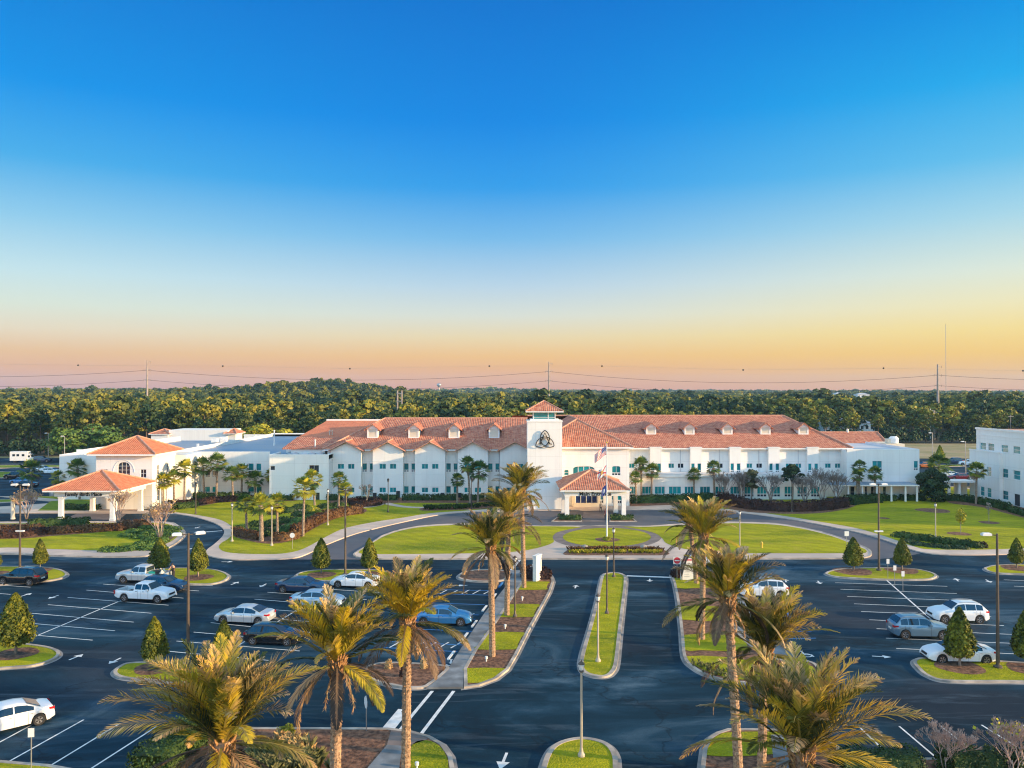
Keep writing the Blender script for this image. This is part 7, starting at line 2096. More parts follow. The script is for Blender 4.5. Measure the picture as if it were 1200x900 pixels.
    seam.build('door_seam', M['black_trim'], o, local=True)
    hd = MB()
    for sx in (p['side'][-1][0]+0.03, p['side'][-2][0]+0.03):
        x = (sx-0.5)*L
        for sg in (1, -1):
            y = sect(sx)[3][0]; hd.box(x-0.09, x+0.09, min(sg*y, sg*(y+0.03)), max(sg*y, sg*(y+0.03)), p['belt']-0.13, p['belt']-0.10)
    hd.build('door_handle', M['rim'] if kind != 'pickup' else M['black_trim'], o, local=True)
    if kind == 'suv':
        for sg in (1, -1):
            rl = MB()
            rl.tube([((x-0.5)*L, sg*(sect(x)[5][0]-0.06), top(x)+0.045) for x in (.15, .25, .4, .53)], 0.018, 5)
            rl.build('roof_rail', M['rim'], o, local=True)
    return o
pg = 'cars in the front car park'
A = -6.0
vehicle('suv', 'black', 27, 683.5, 180-6, 'black SUV parked at the far left beside the grass island', group=pg)
pk1 = vehicle('pickup', 'silver', 170, 681.5, 174, 'silver pickup truck with a loaded open bed, nose to the left', group='pickup trucks in the left car park')
vehicle('hatch', 'navy', 194, 691.5, -8, 'dark blue car half hidden behind the white pickup', group=pg)
vehicle('pickup', 'white', 172, 703, -10, 'white crew-cab pickup truck with an empty bed, nose to the right', group='pickup trucks in the left car park')
vehicle('sedan', 'navy', 354, 692.5, -8, 'dark blue-black sedan parked beside the island above the stalls', group=pg)
vehicle('sedan', 'white', 417, 686.5, 172, 'white sedan with its tail to the right, beside the island', group=pg)
vehicle('sedan', 'silver', 288, 728, 172, 'silver sedan alone near the top of the middle stalls, nose to the left', group=pg)
vehicle('hatch', 'black', 322, 752, -6, 'black hatchback partly behind the left date palm fronds', group=pg)
vehicle('sedan', 'paleblue', 373, 709, -6, 'pale blue car mostly hidden behind a date palm crown', group=pg)
vehicle('sedan', 'blue', 520, 729.5, -3, 'bright blue sedan in the blue-lined accessible bays', group=pg)
vehicle('sedan', 'white', 8, 852, 222, 'white coupe cut off by the left edge of the picture', group=pg)
vehicle('suv', 'white', 893, 698, 176, 'white SUV seen between the right date palms', group=pg)
vehicle('suv', 'white', 1120, 727, 178, 'white SUV with its nose to the left beside the spine line', group=pg)
vehicle('suv', 'steel', 1076, 745, -3, 'blue-grey SUV facing the white one across the spine line', group=pg)
vehicle('sedan', 'white', 1121, 773, 178, 'white sedan behind the large conical tree', group=pg)
vehicle('suv', 'white', 829, 662, -3, 'white car on the road just behind the directory sign', group=pg)
rg = 'cars in the rear lots'
for kind, paint, px, py, h, lab in [('suv', 'navy', 50, 541.5, 10, 'small blue car at the edge of the left woods'),
                                    ('sedan', 'white', 50, 552.5, 5, 'left white car in the far left lot behind the palms'), ('sedan', 'white', 60, 555, 5, 'right white car in the far left lot behind the palms'),
                                    ('suv', 'black', 18, 561, 170, 'black SUV in the far left lot above the post lamp'), ('hatch', 'blue', 25, 567, 170, 'blue hatchback in the far left lot beside the post lamp'), ('sedan', 'black', 31, 571, 170, 'black sedan in the far left lot beneath the wide palm'),
                                    ('suv', 'navy', 1117, 543.5, 175, 'dark SUV at the back of the right rear lot'), ('suv', 'white', 1134, 545.5, 160, 'white SUV at the back right of the right rear lot'), ('sedan', 'white', 1111, 559, 174, 'white sedan in the front row of the right rear lot'),
                                    ('suv', 'white', 1097, 558, 174, 'white SUV peeping over the evergreen tree in the right rear lot'), ('sedan', 'red', 1124, 562, 176, 'dark red car in the front row of the right rear lot'), ('sedan', 'black', 1136, 561.5, 176, 'black car next to the dark red one in the right rear lot'), ('hatch', 'orange', 1082, 548, 176, 'orange car at the corner of the right end block')]:
    vehicle(kind, paint, px, py, h, lab, group=rg)
# box van
c = G(27.5, 541.5); vn = empty('white_van', c, R(4), 'tall white box van at the edge of the left woods', 'van')
mb = MB(); mb.prism([(-3.0, -1.05), (1.6, -1.05), (1.6, 1.05), (-3.0, 1.05)], 0.5, 3.0)
mb.build('box_body', M['lamp_white'], vn, local=True)
mb = MB()
for sg in (1, -1):
    P_ = [(1.6, sg*0.95, 0.45), (3.0, sg*0.95, 0.45), (3.0, sg*0.95, 1.25), (2.6, sg*0.93, 1.4), (2.2, sg*0.88, 2.2), (1.6, sg*0.88, 2.3)]; mb.face(P_ if sg < 0 else P_[::-1])
Q_ = [(1.6, .45), (3.0, .45), (3.0, 1.25), (2.6, 1.4), (2.2, 2.2), (1.6, 2.3)]; yy = [.95, .95, .95, .93, .88, .88]
for i in range(5): mb.face([(Q_[i][0], -yy[i], Q_[i][1]), (Q_[i][0], yy[i], Q_[i][1]), (Q_[i+1][0], yy[i+1], Q_[i+1][1]), (Q_[i+1][0], -yy[i+1], Q_[i+1][1])][::-1])
mb.build('cab', M['lamp_white'], vn, local=True)
MB().face([(2.59, -.8, 1.46), (2.59, .8, 1.46), (2.24, .76, 2.15), (2.24, -.76, 2.15)]).box(1.75, 2.3, -0.96, -0.94, 1.4, 1.95).build('windshield', M['car_glass'], vn, local=True)
mb = MB()
for u in (-2.3, -1.2, 0.2): mb.box(u, u+0.7, -1.07, -1.055, 1.7, 2.3)
mb.build('side_window', M['car_glass'], vn, local=True)
for x in (-1.8, 2.2):
    for sg in (-1, 1):
        mb = MB(); mb.tube([(x, sg*0.75, .4), (x, sg*1.02, .4)], .4, 14); mb.build('wheel', M['tyre'], vn, local=True)
# the silver pickup's load
c = pk1.location
def rel(o, x, y, z):
    a = o.rotation_euler.z; return Vector((o.location.x+x*math.cos(a)-y*math.sin(a), o.location.y+x*math.sin(a)+y*math.cos(a), o.location.z+z))
for nm, mt, x, y, s_, lab in [('crate', car_paint('teal_plastic', (0.02, 0.42, 0.34), 0), -1.05, 0.25, .30, 'teal crate in the bed of the silver pickup'), ('crate', M['gold_leaf'], -0.85, -0.35, .26, 'yellow crate against the cab of the silver pickup'), ('crate', M['black_trim'], -1.6, 0.1, .36, 'black bin in the middle of the loaded pickup bed')]:
    q = rel(pk1, x, y, 0.67); k = s_
    mb = MB(); mb.box(-k, k, -k*.8, k*.8, 0, k*1.5); mb.box(-k-.03, k+.03, -k*.8-.03, k*.8+.03, k*1.5, k*1.5+.06); mb.box(-k*.5, k*.5, -k*.8-.05, -k*.8-.031, k*.9, k*1.05)
    o = mb.build(nm, mt, None); o.location = q; o.rotation_euler = (0, 0, pk1.rotation_euler.z+.1); tag(o, lab, 'crate')
for x, y, z in [(-1.95, -0.3, .67), (-2.1, 0.35, .67), (-1.5, -0.45, .67)]:
    q = rel(pk1, x, y, z); mb = MB().lathe([(.16, 0), (.27, .12), (.26, .38), (.1, .58), (.06, .68)], (0, 0, 0), 8); o = mb.build('sack', M['cream'], None, smooth=True); o.location = q
    tag(o, 'pale lumpy sack piled at the tail of the loaded pickup', 'sack', 'sacks in the pickup bed')

# ------------------------------------------------------------------ people
def person(loc, rz, lab, shirt, trousers, skin, hair, pose, group=None, h=1.74):
    """one skinned body; pose gives joint offsets in metres for a 1.74 m figure facing -y"""
    J = {'pel': (0, 0, .95), 'sp': (0, 0, 1.15), 'ch': (0, 0, 1.36), 'nk': (0, 0, 1.50), 'hd': (0, -.01, 1.60), 'tp': (0, -.01, 1.70)}
    for s, n in ((1, 'l'), (-1, 'r')):
        J['hip'+n] = (.09*s, 0, .90); J['kn'+n] = (.10*s, -.02, .49); J['an'+n] = (.10*s, .03, .09); J['to'+n] = (.11*s, -.12, .04)
        J['sh'+n] = (.18*s, 0, 1.42); J['el'+n] = (.24*s, .02, 1.14); J['wr'+n] = (.25*s, -.06, .90); J['ha'+n] = (.25*s, -.09, .81)
    J.update(pose)
    RD = {'pel': .14, 'sp': .13, 'ch': .145, 'nk': .06, 'hd': .095, 'tp': .085}
    for n in 'lr': RD.update({'hip'+n: .095, 'kn'+n: .065, 'an'+n: .045, 'to'+n: .04, 'sh'+n: .07, 'el'+n: .045, 'wr'+n: .033, 'ha'+n: .038})
    E_ = [('pel', 'sp'), ('sp', 'ch'), ('ch', 'nk'), ('nk', 'hd'), ('hd', 'tp')]
    for n in 'lr': E_ += [('pel', 'hip'+n), ('hip'+n, 'kn'+n), ('kn'+n, 'an'+n), ('an'+n, 'to'+n), ('ch', 'sh'+n), ('sh'+n, 'el'+n), ('el'+n, 'wr'+n), ('wr'+n, 'ha'+n)]
    names = list(J); idx = {k: i for i, k in enumerate(names)}
    me = bpy.data.meshes.new('person'); me.from_pydata([J[k] for k in names], [(idx[a], idx[b]) for a, b in E_], [])
    o = bpy.data.objects.new('person', me); COL.objects.link(o)
    m = o.modifiers.new('skin', 'SKIN'); me.skin_vertices or None
    for i, k in enumerate(names):
        sv = me.skin_vertices[0].data[i]; sv.radius = (RD[k], RD[k]*(.72 if k in ('ch', 'sp', 'pel') else 1)); sv.use_root = (k == 'pel')
    sb_ = o.modifiers.new('sub', 'SUBSURF'); sb_.levels = 2; sb_.render_levels = 2
    dg = bpy.context.evaluated_depsgraph_get(); m2 = bpy.data.meshes.new_from_object(o.evaluated_get(dg))
    o.modifiers.clear(); o.data = m2
    mats = [plain('person_shirt', shirt, .9), plain('person_trousers', trousers, .9), plain('person_skin', skin, .6), plain('person_shoes', (.03, .03, .03), .7)]
    m2.materials.clear()
    for q in mats: m2.materials.append(q)
    hz = J['nk'][2]
    for f in m2.polygons:
        c_ = f.center; f.use_smooth = True
        near_hand = min((Vector(J['wr'+n])-c_).length for n in 'lr')
        f.material_index = 2 if (c_.z > hz+.02 or near_hand < .12) else (3 if c_.z < .11 else (1 if c_.z < J['pel'][2]-.0 else 0))
    hr = MB().lathe([(.088, -.03), (.10, .03), (.085, .09), (.04, .125)], (J['tp'][0], J['tp'][1]+.02, J['tp'][2]-.06), 10).build('hair', plain('person_hair', hair, .8), o, smooth=True, local=True)
    fc = MB()
    hx, hy, hz2 = J['hd']
    for s in (-1, 1): fc.box(hx+s*.035-.012, hx+s*.035+.012, hy-.098, hy-.088, hz2+.015, hz2+.027)
    fc.box(hx-.025, hx+.025, hy-.098, hy-.088, hz2-.045, hz2-.038); fc.build('face', plain('person_face', tuple(x*.35 for x in skin), .7), o, local=True)
    nb = MB().box(hx-.012, hx+.012, hy-.112, hy-.09, hz2-.02, hz2+.015).build('nose', mats[2], o, local=True)
    for n, s in (('l', 1), ('r', -1)):
        q = Vector(J['ha'+n]); d_ = (q-Vector(J['wr'+n])).normalized(); fm = MB(); sd = Vector((0, 1, 0)).cross(d_)
        if sd.length < .1: sd = Vector((1, 0, 0))
        sd = Vector((0, 1, 0))-d_*d_.y; sd.normalize()
        for i, ln in enumerate((.065, .075, .07, .055)):
            b_ = q+sd*(i-1.5)*.02; fm.tube([b_, b_+d_*ln*.6, b_+d_*ln+Vector((0, -.012, 0))], [.010, .009, .007], 5)
        b_ = q-d_*.03-sd*.035; fm.tube([b_, b_-sd*.025+d_*.03, b_-sd*.028+d_*.055], [.011, .01, .008], 5)
        fm.build('fingers', mats[2], o, local=True)
    o.location = loc; o.rotation_euler = (0, 0, rz)
    return tag(o, lab, 'person', group)
q = rel(pk1, -3.05, -0.1, 0)
person((q.x, q.y, 0), R(-95), 'person in a dark top standing at the tail of the loaded pickup', (.012, .012, .016), (.02, .02, .03), (.45, .28, .2), (.5, .4, .28), {'ell': (.22, -.16, 1.22), 'wrl': (.17, -.38, 1.20), 'hal': (.16, -.46, 1.21), 'elr': (-.22, -.12, 1.18), 'wrr': (-.17, -.34, 1.12), 'har': (-.16, -.42, 1.12)})
q = rel(pk1, -2.4, -1.35, 0)
person((q.x, q.y, 0), R(-10), 'person in a pink top leaning over the side of the loaded pickup', (.5, .26, .2), (.03, .03, .05), (.45, .28, .2), (.04, .025, .02), {'ch': (0, -.10, 1.34), 'nk': (0, -.16, 1.47), 'hd': (0, -.20, 1.56), 'tp': (0, -.22, 1.66), 'shl': (.18, -.12, 1.39), 'shr': (-.18, -.12, 1.39), 'ell': (.22, -.30, 1.2), 'wrl': (.2, -.48, 1.12), 'hal': (.2, -.55, 1.1), 'elr': (-.22, -.30, 1.2), 'wrr': (-.2, -.48, 1.12), 'har': (-.2, -.55, 1.1)})
q = G(709.5, 609.5)
person((q.x, q.y, 0), R(15), 'small person in dark clothes standing beside the flagpole under the entrance portico', (.10, .04, .05), (.03, .03, .04), (.4, .25, .18), (.03, .02, .015), {})
q = G(704, 600, .1)
person((q.x, q.y, .01), R(-160), 'person in grey walking towards the entrance doors under the portico', (.20, .20, .22), (.04, .04, .05), (.4, .25, .18), (.03, .02, .015), {'knl': (.10, -.16, .50), 'anl': (.10, -.10, .10), 'tol': (.10, -.24, .06), 'knr': (-.10, .06, .49), 'anr': (-.10, .26, .14), 'tor': (-.10, .16, .05)})
for px, lab in ((851, 'dark post at the road edge, leftmost of three behind the palm fronds'), (863, 'dark post in the middle of three behind the palm fronds'), (874.5, 'dark post at the road edge, rightmost of three behind the palm fronds')):
    c = G(px, 667)
    o = empty('bollard', c, 0, lab, 'bollard', 'dark posts behind the right palm'); MB().lathe([(.17, 0), (.17, .08), (.12, .12), (.12, .85), (.15, .9)], (0, 0, 0), 10).build('post', M['dark'], o, local=True)
    MB().lathe([(.15, .9), (.15, 1.05), (.05, 1.12)], (0, 0, 0), 10).build('cap', M['bronze_pole'], o, local=True)

# ------------------------------------------------------------------ lamp posts
def lantern_post(px, py, h, lab, mat, dark=False, group='short lantern posts'):
    c = G(px, py, .12); o = empty('lamp_post', c, 0, lab, 'street lamp', group)
    MB().lathe([(.20, 0), (.20, .10), (.11, .25), (.075, .5), (.06, h-.55), (.055, h-.5)], (0, 0, 0), 10).build('post', mat, o, smooth=False, local=True)
    MB().lathe([(.10, 0), (.14, .05), (.10, .12)], (0, 0, h-.55), 10).build('collar', M['bronze_pole'], o, local=True)
    l = MB().lathe([(.11, 0), (.17, .25), (.15, .30)], (0, 0, h-.43), 8).build('lantern', M['lamp_white'] if not dark else M['dark'], o, local=True)
    MB().lathe([(.20, 0), (.12, .10), (.03, .16), (.02, .24)], (0, 0, h-.13), 8).build('lantern_cap', M['bronze_pole'] if not dark else M['dark'], l, local=True)
    # twin photocell arm
    MB().tube([(0, 0, h-.6), (.16, 0, h-.5)], .02, 5).build('bracket', mat, o, local=True)
    if not dark: pass
    return o
for px, py, h, lab, mt, dk in [(681, 884, 5.0, 'pale lantern post on the nearest median tip at the bottom centre', 'tan_pole', 0), (700.5, 774, 4.8, 'lantern post near the lower end of the long median', 'tan_pole', 0), (711, 718, 5.1, 'lantern post in the middle of the long median', 'bronze_pole', 0), (719, 675.5, 5.1, 'lantern post at the road end of the long median', 'bronze_pole', 0),
                               (603.5, 722, 5.2, 'lantern post between the three left date palms', 'bronze_pole', 0), (866.5, 645.5, 4.9, 'lantern post on the lawn right of the tall golden date palm', 'tan_pole', 0), (1095.5, 630, 4.6, 'lantern post before the dark evergreen tree', 'tan_pole', 0), (272.5, 634, 5.0, 'lantern post at the left tip of the palm bed', 'tan_pole', 0), (319, 639, 5.0, 'lantern post in front of the golden palm trio', 'tan_pole', 0),
                               (230, 602, 5.0, 'lantern post on the lawn right of the hip-roofed block', 'bronze_pole', 1), (384.5, 615, 5.2, 'lantern post behind the red-brown hedge', 'tan_pole', 0), (455, 600, 5.4, 'black lantern post before the second gable', 'dark', 1), (552.5, 600, 5.6, 'black lantern post before the pair of palms', 'dark', 1), (927.5, 600, 5.4, 'lantern post behind the dark plum hedge', 'bronze_pole', 1)]:
    lantern_post(px, py, h, lab, M[mt], dk)
def tall_post(px, py, h, lab, heads, mid=False, mat=None, group='tall car park lamp posts', hs=.85, head_mat=None):
    c = G(px, py, .1) if py > 640 else G(px, py, 0); o = empty('lamp_post', c, 0, lab, 'street lamp', group)
    mat = mat or M['bronze_pole']
    MB().lathe([(.30, -.05), (.30, .10), (.13, .20), (.12, 1.2), (.075, h-.2), (.07, h)], (0, 0, 0), 10).build('pole', mat, o, local=True)
    for ax, ay in heads:
        a = math.atan2(ay, ax); l = math.hypot(ax, ay)
        arm = MB(); arm.tube([(0, 0, h-.12), (ax*.5, ay*.5, h-.08)], .035, 6); arm.build('arm', mat, o, local=True)
        hd = MB(); hd.box(l*.45, l*.45+.75*hs, -.20*hs, .20*hs, h-.14, h+.02); hd.box(l*.45+.08, l*.45+.75*hs-.08, -.15*hs, .15*hs, h+.02, h+.06)
        hd.v = [(x*math.cos(a)-y*math.sin(a), x*math.sin(a)+y*math.cos(a), z) for x, y, z in hd.v]
        hd.build('lamp_head', head_mat or M['lamp_white'], o, local=True)
    if mid:
        MB().box(-.45, .45, -.12, .12, h*.445, h*.445+.14).build('mid_fixture', M['lamp_white'], o, local=True)
    return o
tall_post(221.5, 783, 9.5, 'tall lamp post with two white heads among the middle left stalls', [(-.9, -.3), (.9, .5)])
tall_post(24.5, 667, 9.3, 'tall lamp post with a bar of lamps on the far left island', [(-.7, 0), (.7, 0)], True)
tall_post(405, 673, 9.0, 'tall thin dark lamp post rising before the red-brown hedge', [(.5, .2)], hs=.6, head_mat=M['dark'])
tall_post(1029, 668, 9.4, 'tall lamp post with a mid-height bar on the right-hand island', [(-.7, 0), (.7, 0)], True)
tall_post(1167.5, 781, 9.4, 'tall lamp post near the right edge with one white head to the left', [(-1.0, 0)])
for px, py, h, lab in [(1131, 562, 8.5, 'distant lamp post in the right rear lot'), (1092.5, 548, 9, 'distant lamp post behind the golden conifers'), (57, 541, 8, 'distant lamp post at the edge of the left woods'), (76, 547, 8, 'distant lamp post beside the far left white block')]:
    tall_post(px, py, h, lab, [(-.7, 0)], group='distant lamp posts of the rear lots', mat=M['steel'])

# ------------------------------------------------------------------ signs and small street furniture
def sign_text(root, body, x, y, z, size, mat, rz=0.0):
    cu = bpy.data.curves.new('lettering', 'FONT'); cu.body = body; cu.size = size; cu.extrude = .003; cu.align_x = 'CENTER'; cu.align_y = 'CENTER'; cu.resolution_u = 2; cu.materials.append(mat)
    o = font_mesh(cu, 'lettering'); o.parent = root; o.location = (x, y, z); o.rotation_euler = (PI/2, 0, rz); return o
M['sign_red'] = plain('red_sign_face', (.62, .03, .06), .5)
M['sign_grey'] = plain('grey_sign_print', (.45, .47, .50), .6)
c = G(804.5, 679, .1)
o = empty('directory_sign', c, R(4), 'white hospital directory sign with a red header beside the exit drive', 'sign')
MB().prism([(-.65, -.16), (.62, -.16), (.62, .12), (-.65, .12)], 0, 2.25).build('panel', M['lamp_white'], o, local=True)
MB().box(-.40, .615, -.185, -.163, 1.98, 2.16).build('header', M['sign_red'], o, local=True)
sign_text(o, 'Emergency', .12, -.19, 2.07, .17, M['lamp_white'])
mb = MB()
for i, w in enumerate((.62, .5, .66, .44, .6, .5, .55)):
    z = 1.74-.23*i; mb.box(-.32, -.32+w, -.175, -.163, z, z+.06)
mb.build('text_rows', M['sign_grey'], o, local=True)
MB().box(-.652, -.50, -.166, -.1605, .03, 2.2).build('edge_band', M['steel'], o, local=True)
c = G(629.5, 679.5, .1)
o = empty('monument_sign', c, R(62), 'tall narrow white sign slab seen edge-on beside the entrance drive', 'sign')
MB().prism([(-.62, -.2), (.62, -.2), (.62, .2), (-.62, .2)], 0, 2.55).build('panel', M['lamp_white'], o, local=True)
MB().box(-.68, .68, -.24, .24, 2.55, 2.62).build('cap', M['wall_trim'], o, local=True)
c = G(793, 679, .1); o = empty('no_entry_sign', c, R(-3), 'small red no-entry sign left of the directory sign', 'sign')
MB().tube([(0, 0, 0), (0, 0, 2.3)], .03, 6).build('post', M['steel'], o, local=True)
pl = MB(); pl.box(-.38, .38, -.05, -.03, 1.62, 2.38); pl.build('plate', M['lamp_white'], o, local=True)
dk = MB(); dk.face([(.34*math.cos(a), -.055, 2.0+.34*math.sin(a)) for a in [2*PI*i/24 for i in range(24)]]); dk.build('disc', M['sign_red'], o, local=True)
MB().box(-.25, .25, -.062, -.056, 1.95, 2.05).build('bar', M['lamp_white'], o, local=True)
def small_sign(px, py, h, w, ph, lab, shape='rect', face='lamp_white', rz=0, group=None, text_=None):
    c = G(px, py, .1); o = empty('street_sign', c, R(rz), lab, 'sign', group)
    MB().tube([(0, 0, 0), (0, 0, h)], .03, 6).build('post', M['steel'], o, local=True)
    if shape == 'rect': P_ = [(-w/2, h-ph), (w/2, h-ph), (w/2, h), (-w/2, h)]
    elif shape == 'disc': P_ = [(w/2*math.cos(a), h-w/2+w/2*math.sin(a)) for a in [2*PI*i/20 for i in range(20)]]
    else: P_ = [(w/2*math.cos(a), h-w/2+w/2*math.sin(a)) for a in [PI/8+2*PI*i/8 for i in range(8)]]
    mb = MB(); mb.face([(x, -.045, z) for x, z in P_]); mb.face([(x, -.033, z) for x, z in P_[::-1]])
    for i in range(len(P_)):
        a_, b_ = P_[i], P_[(i+1) % len(P_)]; mb.face([(a_[0], -.045, a_[1]), (a_[0], -.033, a_[1]), (b_[0], -.033, b_[1]), (b_[0], -.045, b_[1])])
    mb.build('plate', M[face], o, local=True)
    return o
small_sign(343, 643, 2.0, .62, .62, 'round white sign on the grass before the red-brown hedge', 'disc')
small_sign(991.5, 641, 2.0, .55, .6, 'small square white sign at the right mouth of the loop drive')
for px, py, lab in [(1039.5, 677, 'white stall sign on the island, leftmost of three'), (1047.5, 685.5, 'white stall sign in the middle of three by the right-hand island'), (1057, 693, 'white stall sign nearest the camera of three by the right-hand island')]:
    small_sign(px, py, 2.0, .3, .5, lab, group='white stall signs of the right lot')
small_sign(39, 899, 2.1, .30, .46, 'pair of white plates on a post at the bottom left', rz=10)
o = small_sign(430, 855, 2.0, .72, .72, 'octagonal stop sign seen almost edge-on at the mulch bed', 'oct', rz=-66)
MB().box(-.12, .12, -.05, -.046, 1.5, 1.62).build('word_patch', M['sign_red'], o, local=True) if False else None
small_sign(120, 599, 1.3, .7, .5, 'low white notice left of the west portico bed') if False else None
c = G(892, 641.5, .13); o = empty('fire_hydrant', c, 0, 'yellow fire hydrant on the right oval lawn', 'fire hydrant')
M['hyd'] = plain('yellow_hydrant_paint', (.62, .42, .05), .5)
MB().lathe([(.17, 0), (.17, .06), (.12, .08), (.12, .55), (.16, .57), (.16, .62), (.11, .72), (.04, .78)], (0, 0, 0), 12).build('barrel', M['hyd'], o, local=True)
for sg in (-1, 1): MB().tube([(sg*.1, 0, .45), (sg*.22, 0, .45)], .06, 8).build('outlet', M['hyd'], o, local=True)
for px, py, lab in [(16, 608, 'cream wrapped post at the far left beside the drive')]:
    c = G(px, py, .1); o = MB().lathe([(.35, 0), (.30, .2), (.30, 3.0), (.2, 3.3)], (0, 0, 0), 10).build('gate_post', M['cream'], None); o.location = c; tag(o, lab, 'post')
# small uplights in the palm bed
for px, py, lab in [(592, 736, 'small white uplight below the middle palm trunk'), (570, 774, 'small white uplight on the lowest mulch patch'), (612, 703, 'small white uplight below the farthest palm trunk'), (489, 899, 'small white uplight at the edge of the bottom lawn')]:
    c = G(px, py, .12); o = MB().lathe([(.05, 0), (.05, .14), (.10, .18), (.11, .34), (.08, .36)], (0, 0, 0), 8).build('uplight', M['lamp_white'], None); o.location = c; tag(o, lab, 'garden light', 'uplights at the date palms')
c = G(646, 597.5, .12)
for px, lab in [(680, 'bench left of the entrance doors'), (646, 'bench against the foot of the tower')] if False else []:
    pass

# flagpole and flags
c = G(711, 632, .13); fp = empty('flagpole', c, 0, 'white flagpole in the round lawn before the entrance', 'flagpole')
MB().lathe([(.30, 0), (.30, .25), (.10, .35), (.075, 4), (.04, 12.6)], (0, 0, 0), 12).build('pole', M['white_pole'], fp, local=True)
MB().lathe([(.02, 0), (.10, .05), (.12, .12), (.10, .19), (.02, .24)], (0, 0, 12.6), 10).build('finial', M['hyd'], fp, local=True)
for k in range(7):
    a = k*.9; q = (c.x+.55*math.cos(a), c.y+.55*math.sin(a))
bush('shrub', 711, 632.5, .62, .45, M['gold_leaf'], 'golden plants circling the foot of the flagpole', leaf=.1, n=200)
def flag(z0, w, h, cells, mats, lab, droop=.5, seed=0):
    nx_, nz_ = 30, 26; mb = MB()
    def pt(i, j):
        u, v = i/nx_, j/nz_
        x = -u*w*.80; y = .12*math.sin(u*7+seed)*u+.08*math.sin(u*13+v*2+seed)*u
        z = z0-(1-v)*h-droop*u*w*(.7+.3*u)+.04*math.sin(u*9+v*3)
        return (c.x-.07+x, c.y-.02+y, z)
    idx = {}
    for i in range(nx_+1):
        for j in range(nz_+1): idx[i, j] = len(mb.v); mb.v.append(pt(i, j))
    for i in range(nx_):
        for j in range(nz_):
            mb.f.append((idx[i, j], idx[i+1, j], idx[i+1, j+1], idx[i, j+1])); mb.m.append(cells((i+.5)/nx_, (j+.5)/nz_))
    b = [(x, y, z) for x, y, z in mb.v]
    o = mb.build('flag', mats, None, smooth=True)
    return tag(o, lab, 'flag', 'flags on the white pole')
fr_, fwht, fb_ = plain('flag_red', (.60, .05, .06), .8), plain('flag_white', (.78, .76, .74), .8), plain('flag_blue', (.03, .05, .22), .8)
def us(u, v):
    if u < .40 and v > 6/13:
        return 1 if (int(u*30)+int(v*26)) % 3 == 0 and int(v*26) % 2 == 0 else 2
    return 0 if int(v*13) % 2 == 0 else 1
flag(12.4, 1.9, 1.15, us, [fr_, fwht, fb_], 'national flag with red and white stripes, topmost on the white pole', .62)
def fl(u, v):
    if ((u-.5)/.16)**2+((v-.5)/.24)**2 < 1: return 2
    return 0 if abs(u-v) < .10 or abs(u-(1-v)) < .10 else 1
flag(9.9, 1.45, 1.1, fl, [fr_, fwht, plain('flag_gold', (.5, .3, .08), .8)], 'white flag with a red saltire, second on the white pole', .75, 2)
flag(7.4, .8, 1.1, lambda u, v: 2 if ((u-.5)/.2)**2+((v-.5)/.25)**2 > 1 else 1, [fr_, fwht, fb_], 'small limp dark blue flag lowest on the white pole', 1.1, 4)

# ------------------------------------------------------------------ power line, masts, water tower
def pylon(px, ptop, Y, lab, w=.85):
    x = X150(px, Y); zt = Z150(ptop, Y); g = hill(x, Y)
    o = empty('power_pylon', (x, Y, g), 0, lab, 'pylon', 'steel power pylons')
    MB().lathe([(w, -1), (w*.55, (zt-g)*.6), (w*.36, zt-g)], (0, 0, 0), 10).build('shaft', M['conc_pole'], o, local=True)
    for k, dz in enumerate((1.2, 5.6, 11.0)):
        for sg in ((-1, 1) if k else (1,)):
            ar = MB(); z = zt-g-dz
            ar.tube([(0, 0, z), (sg*1.9, 0, z+.5)], [.14, .07], 6); a_ = ar.build('crossarm', M['steel'], o, local=True)
            MB().lathe([(.09, 0), (.16, .2), (.09, .4), (.16, .6), (.09, .8), (.16, 1.0), (.07, 1.2)], (sg*1.9, 0, z-.72), 6).build('insulator', M['conc_pole'], a_, local=True)
    return x, zt
p1 = pylon(172.5, 422, 450, 'tall pylon rising from the woods on the left')
p2 = pylon(643.3, 424, 470, 'thin tall pylon rising behind the tower')
p3 = pylon(1099, 427, 421, 'tall pylon rising from the woods on the right', 1.0)
def wire(a, b, sag, lab, r=.07, group='power lines'):
    n = 40; pts = []
    for i in range(n+1):
        t = i/n; pts.append((a[0]+(b[0]-a[0])*t, a[1]+(b[1]-a[1])*t, a[2]+(b[2]-a[2])*t-4*sag*t*(1-t)))
    o = MB().tube(pts, r, 4, cap=False).build('power_line', M['dark'], None)
    return tag(o, lab, 'power line', group)
q0 = (X150(-160, 440), 440, Z150(436, 440)); q9 = (X150(1420, 420), 420, Z150(432, 420))
for k, (dz, sag, nm) in enumerate(((5.6, 5.2, 'upper'), (11.0, 5.2, 'lower'))):
    z = [q0[2]-dz+4.5, p1[1]-dz, p2[1]-dz, p3[1]-dz, q9[2]-dz+2]
    P_ = [(q0[0], 440, z[0]), (p1[0], 450, z[1]), (p2[0], 470, z[2]), (p3[0], 421, z[3]), (q9[0], 420, z[4])]
    for (a, b), w_ in zip(zip(P_, P_[1:]), ('left of the left pylon', 'between the left and middle pylons', 'between the middle and right pylons', 'right of the right pylon')):
        wire(a, b, sag if 'between' in w_ else 2.5, nm+' cable '+w_)
